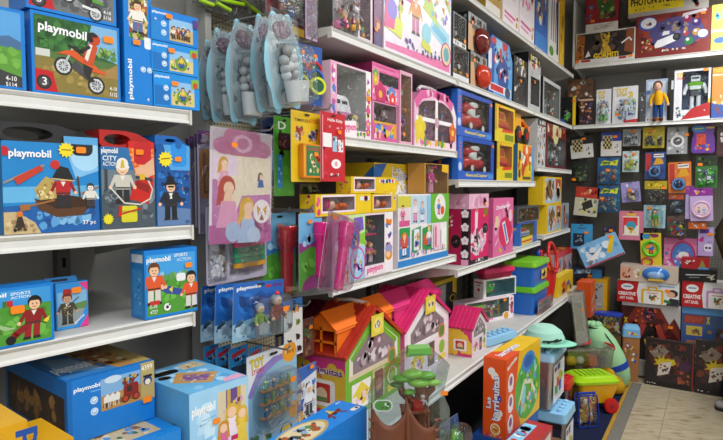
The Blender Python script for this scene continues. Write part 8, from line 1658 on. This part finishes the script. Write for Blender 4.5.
m = MB(); m.lathe([(S.w*.40,0),(S.w*.43,-.008),(S.w*.38,-.010),(S.w*.3,-.005)], M('e0b8d4','plastic'), (0,-.006,S.h*.36), 26, axis='y'); A = Art(S.w*.6,S.w*.6); A.e(.5,.5,.48,'e4c8dc'); A.fg(.3,.2,.5,'2a1c1c','f0c8a4','d8b83a','3a5ab0'); A.fg(.68,.2,.5,'d8b03a','f0c8a4','8ab0e0','a8c8f0'); m.art(A, (-S.w*.3,-.0165,S.h*.36-S.w*.3),(1,0,0),(0,0,1)); m.build('plate', p)
hang('light blue box shaped pack with a small dark screen, in the corner', 571, 592.5, 224, 249, '3a9ad0', lambda A: (A.r(0,0,1,1,'3a9ad0'), A.r(.1,.1,.62,.62,'1f2f44'), A.b(.14,.14,.58,.58,12,'8aa0b0 3a4a5a',.05,.09,588), A.e(.8,.2,.1,'d8a02a'), A.r(.3,.8,.7,.86,'2a6a9a')), st=(.72,.66,.032))
hang('small dark figure pack right of the light blue pack', 602.5, 615.5, 226, 243, '2a2f4a', mix('2a2f4a','3a4a7a 1c1c2a 8a8aa0',590), dome=(.1,.06,.9,.8), cols='5a5a7a c8b83a 8a3a3a c8c8d0', seed=591, st=(.7,.76,.03), nh=False)
hang('pink card pack with a small white framed craft picture', 619, 643.5, 211, 240, 'd07a94', lambda A: (A.r(0,0,1,1,'d07a94'), A.r(.16,.16,.82,.82,'e8e4d4'), A.r(.2,.5,.76,.78,'d83a3a'), A.e(.5,.5,.2,'3a9ab8'), A.b(.24,.22,.78,.5,10,'e8c83a d8a03a',.05,.09,593), A.r(.3,.84,.7,.92,'e8b83a'), A.r(.17,.2,.22,.78,'c82a3a')))
hang('pale blue pack with a brown haired toy figure', 643.5, 665.5, 205, 228, '9ac0d0', mix('9ac0d0','b8d8dc 7aa8b8 d8d0a0',595,22), dome=(.14,.06,.9,.84), fill=lambda o,a,b,c,d_,e: fig3(o,(a+b)/2,-.016,c+.004,(d_-c)*.95,hair='4a2a1a',top='5ab03a',leg='e0c83a',name='figure'), st=(.26,.86,.032), nh=False)
hang('clear bag of red, green and blue balls under the dark pack', 667, 686.5, 216, 237, '4a3a3a', mix('5a4a44','8a2a24 2f6a3a 3a3a40',597), dome=(.04,.04,.96,.8), cols='c8241f 2f8a3a c8241f 2f5ac0 e8c01c d8d8d8', seed=598, d=.045)
hang('orange and white pack below the round plate pack', 688.5, 707, 222, 229, 'e0641c', mix('e0641c','e8e4e0 f08a3a',600,10), off=-.06, nh=False)
o = hang('yellow card pack with a green hoop and blue red figure', 641.5, 662.5, 233, 267, 'd8c02a', lambda A: (A.r(0,0,1,1,'d8c42a'), A.e(.3,.9,.2,'3a8ac0',.08), A.e(.7,.92,.2,'8a2f5a',.06), A.e(.5,.14,.44,'d8c42a',.2), A.fg(.5,.38,.34,'3a2a1a','e8b890','2f6ac8','c82a2a')), st=(.36,.6,.032), ry=-3)
S = spot(BF, 641.5, 662.5, 233, 267, -.10); m = MB(); m.tube([(S.w*.36*math.cos(R(15*i)), -.012, S.h*.55+S.w*.38*math.sin(R(15*i))) for i in range(25)], .009, M('4fd02a','plastic'), 8); m.tube([(-S.w*.2+S.w*.26*math.cos(R(15*i)), -.010, S.h*.16+S.w*.2*math.sin(R(15*i))) for i in range(25)], .006, M('c8344a','plastic'), 8); m.build('hoop', o)
o = hang('pink carry pack with a big round magenta edged window', 663.8, 697, 238, 268, 'd87aa8', lambda A: (A.r(0,0,1,1,'d880ac'), A.r(0,.78,1,1,'c86a98'), A.b(0,.0,.3,.7,12,'3a7ad0 c83a8a e8c8d8',.04,.07,604), A.e(.58,.42,.38,'b82a62',.48), A.e(.58,.42,.33,'4a7ac8',.42), A.b(.3,.12,.86,.72,14,'c8489a 6a9ad8 e8d0e0',.04,.07,605), A.rr(.44,.3,.76,.55,'ece8ea',.5), A.r(.44,.26,.76,.34,'d84a8a')), off=-.14, nh=True)
hang('lilac shaped pack with purple eyed toy, beside the dark coat sleeve', 698, 713.5, 227, 256, 'b8a0d0', lambda A: (A.r(0,0,1,1,'b8a0d4'), A.b(0,0,1,1,20,'c8b8e0 9a80c0 8a5ab0',.07,.12,607), A.e(.22,.55,.16,'c82a8a'), A.rr(.4,.16,.92,.42,'e0d8ec',.3), A.e(.56,.28,.09,'2a1f3a'), A.e(.78,.28,.09,'2a1f3a'), A.r(.1,.78,.7,.92,'5a3a9a')), st=(.8,.76,.032))
# ---------- stacks standing on the base plinth
ZP = .1405
S = spot(BF, 626, 686, 304, 0, -.09, ZP); Sx = S
def art_lava(A):
    A.r(0,0,1,1,'4a1614'); A.b(0,.2,1,1,40,'6a201a 8a2f1c 3a1010 541a18',.06,.14,610); A.p([(0,.55),(.3,1),(.7,1),(1,.5),(1,.4),(.7,.75),(.3,.75),(0,.42)],'7a2418'); A.p([(.06,0),(.34,.62),(.44,.62),(.2,0)],'a83a34'); A.p([(.58,.62),(.66,.66),(.96,.0),(.82,0)],'a83a34'); A.e(.48,.82,.11,'3a2044',.14); A.b(.38,.7,.6,.95,18,'7a2a3a 5a3a6a c84a2a 2a1a2a',.03,.05,611); A.b(.2,.5,.8,.92,20,'d8602a e88a3a b84a1c',.015,.035,612); A.p([(.38,.36),(.54,.44),(.5,.3),(.58,.26),(.42,.24)],'e0b02a'); A.p([(.24,0),(.44,.6),(.56,.6),(.78,0)],'1c1416'); A.p([(.4,.36),(.56,.44),(.52,.3),(.6,.26),(.44,.24)],'e0a82a'); A.r(0,.93,1,1,'c8c4c4'); A.p([(.66,.93),(.82,.66),(.9,.78),(1,.6),(1,.93)],'bcb8b8'); A.t('X',.04,.62,.07,.1,'d8c01c',0,bold=.06)
carton('lava_building_set', 'large dark red building set box with lava bridge picture, behind the floor boxes', 'toy box', S, .16, '4a1614', art_lava, st=(.84,.62,.034))
S = spot(BF, 687, 752, 309, 0, -.09, ZP); Sn = S
def art_snap(A):
    A.r(0,0,1,1,'3a5a8a'); A.r(0,.88,1,1,'5a9ad8'); A.p([(.03,.72),(.36,.72),(.4,.86),(.06,.86)],'8a3a34'); A.t('SNAP',.05,.74,.3,.1,'b84a3a',0,bold=.05,out='5a2a24'); A.t('X',.4,.73,.06,.12,'d8c01c',0,bold=.06,out='3a5a2a')
    for y in (.5,.26,.04): A.r(.06,y,.36,y+.2,'3a4ab0'); A.r(.08,y+.02,.34,y+.18,('d8c83a','a8704a','c8b04a')[int(y*4)%3]); A.b(.1,y+.03,.32,y+.17,8,'3a3a3e 5a4a34 8a6a4a',.025,.045,int(614+y*100))
    A.b(.4,.05,1,.7,30,'7a4a34 5a3a2a 8a8a90 3a3a40 a8785a',.03,.07,620)
carton('snap_building_set', 'blue building set box lettered SNAP beside the lava box', 'toy box', S, .16, '3a5a8a', art_snap)
def art_easel(pc, boy):
    def f(A):
        A.r(0,0,1,1,'e4e4e6'); A.r(0,0,.3,1,'b8141c'); A.p([(.3,0),(.36,0),(.33,.5),(.36,1),(.3,1)],'b8141c'); A.e(.17,.72,.105,'e8e6e8',.15); A.l([(.11,.73),(.23,.73)],.025,'5a8ab0'); A.t('CREATIVE',.02,.32,.29,.16,'f2ecec',0,bold=.04); A.t('ART EASEL',.045,.13,.24,.12,'ecdcdc',0,bold=.03)
        A.rr(.4,.02,.76,.68,pc,.12); A.rr(.44,.02,.72,.6,'f0f0ee',.1); A.rr(.5,.66,.66,.8,pc,.4); A.rr(.53,.66,.63,.75,'e4e4e6',.4); A.b(.48,.12,.7,.45,14,'e0c02a d83a2a 3a8a4a 3a5ab0 8a4a2a',.02,.04,622); A.l([(.5,.5),(.66,.5)],.012,'d83a2a')
        if boy: A.e(.9,.56,.085,'3a2a20',.17); A.e(.875,.5,.065,'e0b090',.13); A.p([(.8,0),(1,0),(1,.3),(.86,.34)],'2a2a34'); A.l([(.78,.2),(.86,.14)],.05,'2f7a3a'); A.l([(.68,.86),(.92,.86)],.03,'8ab0d0')
    return f
S = spot(BF, 621, 684, 282.5, 0, -.06, ZP+Sx.h+.0015); Se = S
carton('art_easel_box', 'white and red easel box with a boy drawing, on the lava building set', 'toy box', S, .16, 'e4e4e6', art_easel('e0b41c', 1), st=(.82,.66,.036))
S = spot(BF, 687, 750, 283, 0, -.06, ZP+Sn.h+.0015); Sf2 = S
carton('art_easel_box', 'white and red easel box with a lilac easel, on the blue building set', 'toy box', S, .16, 'e4e4e6', art_easel('c890d0', 0))
S = spot(BF, 624, 683, 266, 0, -.05, ZP+Sx.h+Se.h+.003)
o = carton('bubble_set_box', 'long pale box with a shiny blue domed toy on the boy easel box', 'toy box', S, .14, 'c8b8a8', lambda A: (A.r(0,0,1,1,'c8b8a8'), A.r(0,.08,.22,.85,'d8a088'), A.b(.02,.1,.2,.8,10,'b84a34 e8d8c0 8a5a3a',.02,.04,624), A.b(.2,.1,.4,.9,10,'d8c03a c8a07a e8e0d0',.03,.06,625)))
m = MB(); m.ball((S.w*.12,-.0,S.h*.5), (S.w*.24,.03,S.h*.44), M('3a7ac8','gloss'), 18, 10); m.ball((S.w*.12,-.02,S.h*.46), (S.w*.15,.02,S.h*.25), M('8ab0dc','gloss'), 14, 8); m.box(-S.w*.0,S.w*.26,-.041,-.036,S.h*.14,S.h*.26,M('d8b02a','plastic')); m.build('domed_toy', o)
S = spot(BF, 687, 722, 270, 0, -.05, ZP+Sn.h+Sf2.h+.003)
carton('toy_box', 'black glossy box with silver flashes on the lilac easel box', 'toy box', S, .14, '141417', lambda A: (A.r(0,0,1,1,'141417'), A.l([(.1,.5),(.8,.6)],.03,'c8ccd0'), A.l([(.2,.3),(.5,.34)],.02,'8a8f96'), A.p([(.7,.4),(.96,.7),(.86,.3)],'c8c0b0'), A.b(.6,.1,.95,.5,6,'8a8a7a e0e0e2',.02,.04,627))); Sb_ = S
S = spot(BF, 686, 714, 258, 0, -.055, Sb_.loc.z+Sb_.h+.0015)
carton('game_box', 'red box with silver script on top of the black glossy box', 'game box', S, .12, 'a81a22', lambda A: (A.r(0,0,1,1,'a81a22'), A.b(.06,.2,.5,.9,14,'d8c8c8 e8e0e0 8a1218',.03,.06,628), A.p([(.62,.0),(.74,.9),(.92,.0)],'8a8a3a'), A.r(.6,0,1,.16,'4a8ac8')))
# boxes standing on the floor in front
def art_bak(sd):
    def f(A): A.r(0,0,1,1,'2a2426'); A.b(.02,.12,.98,.98,50,'4a2a2a 6a2a24 3a3034 5a3a3a 7a3a2a 241c1e',.05,.1,sd); A.p([(.1,.7),(.3,.9),(.5,.78),(.4,.66),(.2,.6)],'8a7a6a'); A.b(.06,.66,.45,.92,12,'a8988a 6a5a54 3a2f2c',.02,.05,sd+1); A.star(.36,.52,.2,'c8b02a',9,.45); A.p([(.2,.56),(.6,.62),(.66,.5),(.3,.42)],'d0b82a'); A.p([(.26,.22),(.5,.3),(.56,.56),(.3,.5)],'d8d0c4'); A.b(.28,.26,.54,.52,14,'6a4a4a a83a3a 3a3a3e',.02,.04,sd+2); A.b(.55,.1,.95,.6,20,'7a2a24 8a4a34 5a2020 a8583a',.03,.07,sd+3); A.e(.82,.5,.12,'4a2a4a'); A.r(0,0,1,.1,'1c1a1c'); A.b(.03,.03,.3,.08,5,'c8c4c0',.015,.022,sd+4); A.r(.97,0,1,1,'8a2a2a')
    return f
S = spot(BF, 645, 694, 341, 386, .07, .0012); S.rot += R(-3)
carton('battle_game_box', 'dark red and yellow battle game box standing on the tiles, the whole one', 'game box', S, .05, '2a2426', art_bak(630), top=lambda A: A.r(0,0,1,1,'3a2f30'))
S = spot(BF, 695, 750, 343, 391, .085, .0012); S.rot += R(-3)
carton('battle_game_box', 'dark battle game box standing on the tiles, cut by the picture edge', 'game box', S, .05, '2a2426', art_bak(640), top=lambda A: A.r(0,0,1,1,'3a2f30'))
# ---------- corner heap beside the easel boxes
crate(-.90, -.665, 4.885, 5.2, .1405, .444, 'brown shipping carton on the plinth in the back corner')
S = spot(BF, 590, 611, 279, 0, -.08, .4455)
carton('toy_box', 'yellow box with a dark framed picture in the back corner heap', 'toy box', S, .14, 'd8a01c', lambda A: (A.r(0,0,1,1,'d8a41c'), A.r(.3,.2,.8,.9,'a8a8a4'), A.b(.32,.22,.78,.88,16,'5a5a5a c8c8c0 3a3a3a',.05,.1,650)))
zy = .4455+S.h
S = spot(BF, 574, 605, 268, 0, -.085, zy+.0015)
carton('toy_box', 'dark blue glossy box with a figure picture, on the yellow corner box', 'toy box', S, .16, '1c2a44', lambda A: (A.r(0,0,1,1,'1c2a44'), A.p([(.1,.3),(.6,.5),(.7,.9),(.2,.8)],'5a8ab0'), A.b(.2,.3,.7,.85,12,'8ab0c8 3a4a5a c8d8e0',.04,.08,652), A.r(.7,.0,1,.9,'2f7ab0')), st=(.62,.2,.032)); zd = S.loc.z+S.h
S = spot(BF, 586, 628, 241, 0, -.035, zd+.03); S.h = .185; S.w = .31
S.loc = Vector((-.735, 4.80, zd+.073))
carton('airplane_box', 'light blue airplane box lying tilted on top of the corner heap', 'toy box', S, .028, '8ab8dc', lambda A: (A.r(0,0,1,1,'7ab4e0'), A.b(0,0,1,1,20,'a8d0ec 5a9ad0 d8e8f4',.07,.13,654), A.p([(.06,.3),(.4,.5),(.6,.66),(.5,.46),(.4,.3),(.2,.24)],'e8ecf0'), A.p([(.2,.6),(.36,.5),(.3,.44)],'3a4a6a'), A.b(.05,.06,.4,.3,8,'e8ecf0 8a9aa8',.04,.08,655), A.p([(.62,.3),(.86,.9),(.96,.86),(.74,.24)],'e0c01c'), A.r(0,0,1,.06,'a83a3a')), ry=-27, rx=-12, st=(.86,.88,.032))
# candy coloured bag and lunch bag behind the mint bag
crate(-.83, -.60, 4.745, 4.862, .0065, .335, 'narrow brown carton on the carpet end before the back plinth')
o = empty('toy_bag', (-.70, 4.79, .3365), 0); tag(o, 'clear bag of bright yellow and red pieces with a blue lid', 'bag')
lumps(o, -.085, .085, .004, .14, .09, 'e8b81c d8301f e8e04a 3a8a3a f0a01c e8e4dc 8a2a8a', 60, 660, rmin=.011, rmax=.02, y=.05); mb = MB(); mb.loft([(0,.09,.05),(.13,.095,.055),(.145,.09,.05)], CLEAR('eef2f4',.12,.5,.8), .02, (0,0), 4); mb.build('clear_bag', o); mb = MB(); mb.loft([(.146,.10,.058),(.16,.10,.058),(.168,.08,.045)], M('1f3fa8','plastic'), .02, (0,0), 4); mb.build('lid', o)
o = empty('lunch_bag', (-.535, 4.79, .0012), R(8)); tag(o, 'small cooler bag with light blue lid and coloured print, beside the floor boxes', 'bag')
mb = MB(); mb.loft([(0,.055,.05),(.24,.06,.055),(.34,.06,.055)], M('a8744a','fabric'), .015, (0,0), 4); A = Art(.1,.2); A.b(0,0,1,1,24,'c83a2a 3a7a3a e0b83a 3a5ab0 e8e0d0',.08,.14,662); mb.art(A, (-.05,-.0575,.12),(1,0,0),(0,0,1)); mb.build('bag_body', o); mb = MB(); mb.loft([(.341,.064,.06),(.40,.06,.055),(.425,.045,.035)], M('7ab4e0','fabric'), .02, (0,0), 4); A = Art(.08,.04); A.b(0,0,1,1,10,'d83a3a e8c83a f0f0f0',.1,.16,663); mb.art(A, (-.04,-.0615,.352),(1,0,0),(0,0,1)); mb.build('lid', o)
# ================================================================== a shopper at the end of the aisle, almost wholly outside the frame
def skin_mesh(name, parent, nodes, edges, root, m, sub=2):
    me = bpy.data.meshes.new(name); me.from_pydata([n[0] for n in nodes], edges, []); me.materials.append(m)
    o = bpy.data.objects.new(name, me); COL.objects.link(o); o.parent = parent
    md = o.modifiers.new('skin', 'SKIN'); md.use_smooth_shade = True
    sv = me.skin_vertices[0].data
    for i, n in enumerate(nodes): r_ = n[1]; sv[i].radius = r_ if isinstance(r_, tuple) else (r_, r_); sv[i].use_root = (i == root)
    if sub: sd = o.modifiers.new('sub', 'SUBSURF'); sd.levels = sub; sd.render_levels = sub
    return o
PX, PY = .235, 4.34
P = empty('person', (PX, PY, 0), R(-90)); P.scale = (1.06,1.06,1.06); tag(P, 'person in dark olive coat at the frame edge, only sleeve and shoe showing', 'person')
# turned away from the shelves with elbows back; body of one piece
B_ = [((0,0,.93),(.15,.105)), ((0,0,1.10),(.135,.10)), ((0,.0,1.28),(.165,.11)), ((0,-.005,1.42),(.15,.085)), ((0,.0,1.50),(.055,.055)), ((0,.02,1.56),(.05,.052)),
      ((-.19,0,1.40),(.065,.062)), ((-.235,-.15,1.12),(.048,.048)), ((-.232,-.03,.92),(.036,.036)), ((-.228,.0,.86),(.022,.034)),
      ((.19,0,1.40),(.065,.062)), ((.235,-.15,1.12),(.048,.048)), ((.232,-.03,.92),(.036,.036)), ((.228,.0,.86),(.022,.034)),
      ((-.085,0,.86),(.095,.095)), ((-.10,-.04,.48),(.06,.062)), ((-.105,-.11,.09),(.042,.045)),
      ((.085,0,.86),(.095,.095)), ((.10,.01,.48),(.06,.062)), ((.105,-.01,.09),(.042,.045))]
E_ = [(0,1),(1,2),(2,3),(3,4),(4,5),(3,6),(6,7),(7,8),(8,9),(3,10),(10,11),(11,12),(12,13),(0,14),(14,15),(15,16),(0,17),(17,18),(18,19)]
skin_mesh('body', P, B_, E_, 0, M('c99c80','satin'))
OL = M('3a3424','fabric'); NV = M('15161c','fabric')
# coat: lofted shell from shoulders to thigh, sleeves as tapered tubes
c = MB(); c.loft([(.62,.225,.155),(.80,.215,.15),(1.05,.185,.14),(1.28,.205,.145),(1.40,.205,.13),(1.465,.15,.10),(1.50,.085,.08),(1.53,.08,.078)], M('2a281f','fabric'), .11, (0,0), 6, True); c.build('coat', P)
for sx in (-1, 1):
    s_ = MB(); s_.tube([(sx*.16,0,1.45),(sx*.205,-.015,1.38),(sx*.245,-.10,1.22),(sx*.25,-.165,1.10),(sx*.25,-.135,1.02),(sx*.245,-.05,.93)], [.07,.085,.078,.072,.068,.058], OL, 16); s_.tube([(sx*.2455,-.056,.938),(sx*.244,-.04,.918)], [.062,.062], OL, 16); s_.build('sleeve', P)
    hx, hy, hz = sx*.238, -.012, .855
    nodes = [((hx,hy,hz+.03),(.022,.034)), ((hx,hy+.005,hz-.03),(.017,.038)), ((hx,hy+.008,hz-.065),(.014,.036))]
    hand = skin_mesh('hand', P, nodes, [(0,1),(1,2)], 0, M('c99c80','satin'))
    for k, (fy, L_) in enumerate(((.032,.06),(.011,.07),(-.010,.066),(-.030,.052))):
        q = [((hx,hy+.008+fy,hz-.062),.0092), ((hx-sx*.004,hy+.010+fy,hz-.062-L_*.5),.0086), ((hx-sx*.014,hy+.012+fy,hz-.062-L_),.0072)]
        f = skin_mesh('finger', hand, q, [(0,1),(1,2)], 0, M('c99c80','satin'), 1)
    t = skin_mesh('thumb', hand, [((hx,hy+.034,hz-.0),.012), ((hx-sx*.008,hy+.058,hz-.03),.0105), ((hx-sx*.012,hy+.064,hz-.058),.0085)], [(0,1),(1,2)], 0, M('c99c80','satin'), 1)
    tr = MB(); tr.tube([(sx*.085,0,.90),(sx*.095,.005+(sx-1)*.012,.70),(sx*.10,.01+(sx-1)*.025,.48),(sx*.105,-.005+(sx-1)*.042,.22),(sx*.106,-.01+(sx-1)*.05,.085)], [.112,.10,.08,.072,.074], NV, 16); tr.build('trouser_leg', P)
    sh = MB(); bx = sx*.11
    sh.loft([(.0015,.042,.135),(.018,.045,.14),(.024,.044,.138)], M('2a2a2c','satin'), .04, (bx,.035+(sx-1)*.05), 6, True); sh.loft([(.0245,.043,.134),(.05,.041,.125),(.072,.036,.085),(.095,.034,.05)], M('a8a8a8','fabric'), .036, (bx,.030+(sx-1)*.05), 6, True); sh.build('shoe', P)
hd = MB(); SKN = M('c99c80','satin')
hd.ball((0,.03,1.665),(.076,.094,.115), SKN, 20, 14); hd.ball((0,.055,1.60),(.052,.062,.055), SKN, 14, 10); hd.tube([(0,.118,1.69),(0,.135,1.655),(0,.120,1.645)], [.009,.013,.010], SKN, 8)
for sx in (-1, 1): hd.ball((sx*.076,.02,1.66),(.012,.022,.032), SKN, 10, 8); hd.ball((sx*.030,.110,1.685),(.013,.008,.008), M('ece8e4','gloss'), 10, 6); hd.ball((sx*.030,.117,1.685),(.006,.004,.006), M('3a2a1c','gloss'), 8, 6); hd.tube([(sx*.016,.117,1.707),(sx*.045,.108,1.707)], .004, M('2f2219','fabric'), 5)
hd.tube([(-.022,.108,1.612),(0,.116,1.614),(.022,.108,1.612)], .0055, M('a8645a','satin'), 7); hd.build('head', P)
hr = MB(); hr.ball((0,.005,1.70),(.086,.098,.098), M('2f2219','fabric'), 18, 12); hr.ball((0,-.03,1.64),(.08,.07,.10), M('2f2219','fabric'), 14, 10); hr.build('hair', P)
# ================================================================== repeats share a group
GROUPS = dict(toy_box='boxed toys along the shelves', figure_box='boxed action figures on the shelves', blister_pack='hanging packs on the back pegboard', doll_box='boxed dolls on the doll shelves',
    doll_playset_box='boxed doll playsets', baby_doll_box='baby doll boxes stacked on a playset', storage_tub='lidded storage tubs on the low shelf', block_tub='building block tubs with studded lids',
    shipping_carton='brown cartons under the heap', torch_card='toy torches on cards', rescue_robot_box='boxed robot helicopters', machine_box='boxed toy diggers', egg_pack='packs with a big egg', creature_pack='packs of black creatures',
    fashion_box='pink fashion boxes', art_easel_box='art easel boxes', battle_game_box='battle game boxes on the floor', monster_figure_box='boxed monster figures', figure_blister='action figure blister packs', foam_craft_bag='foam craft bags hanging one behind the other', doll_bag='clear bags of dolls')
for o in list(bpy.data.objects):
    if o.parent is None and o.get('category') and not o.get('group'):
        g = GROUPS.get(o.name.split('.')[0])
        if g: o['group'] = g
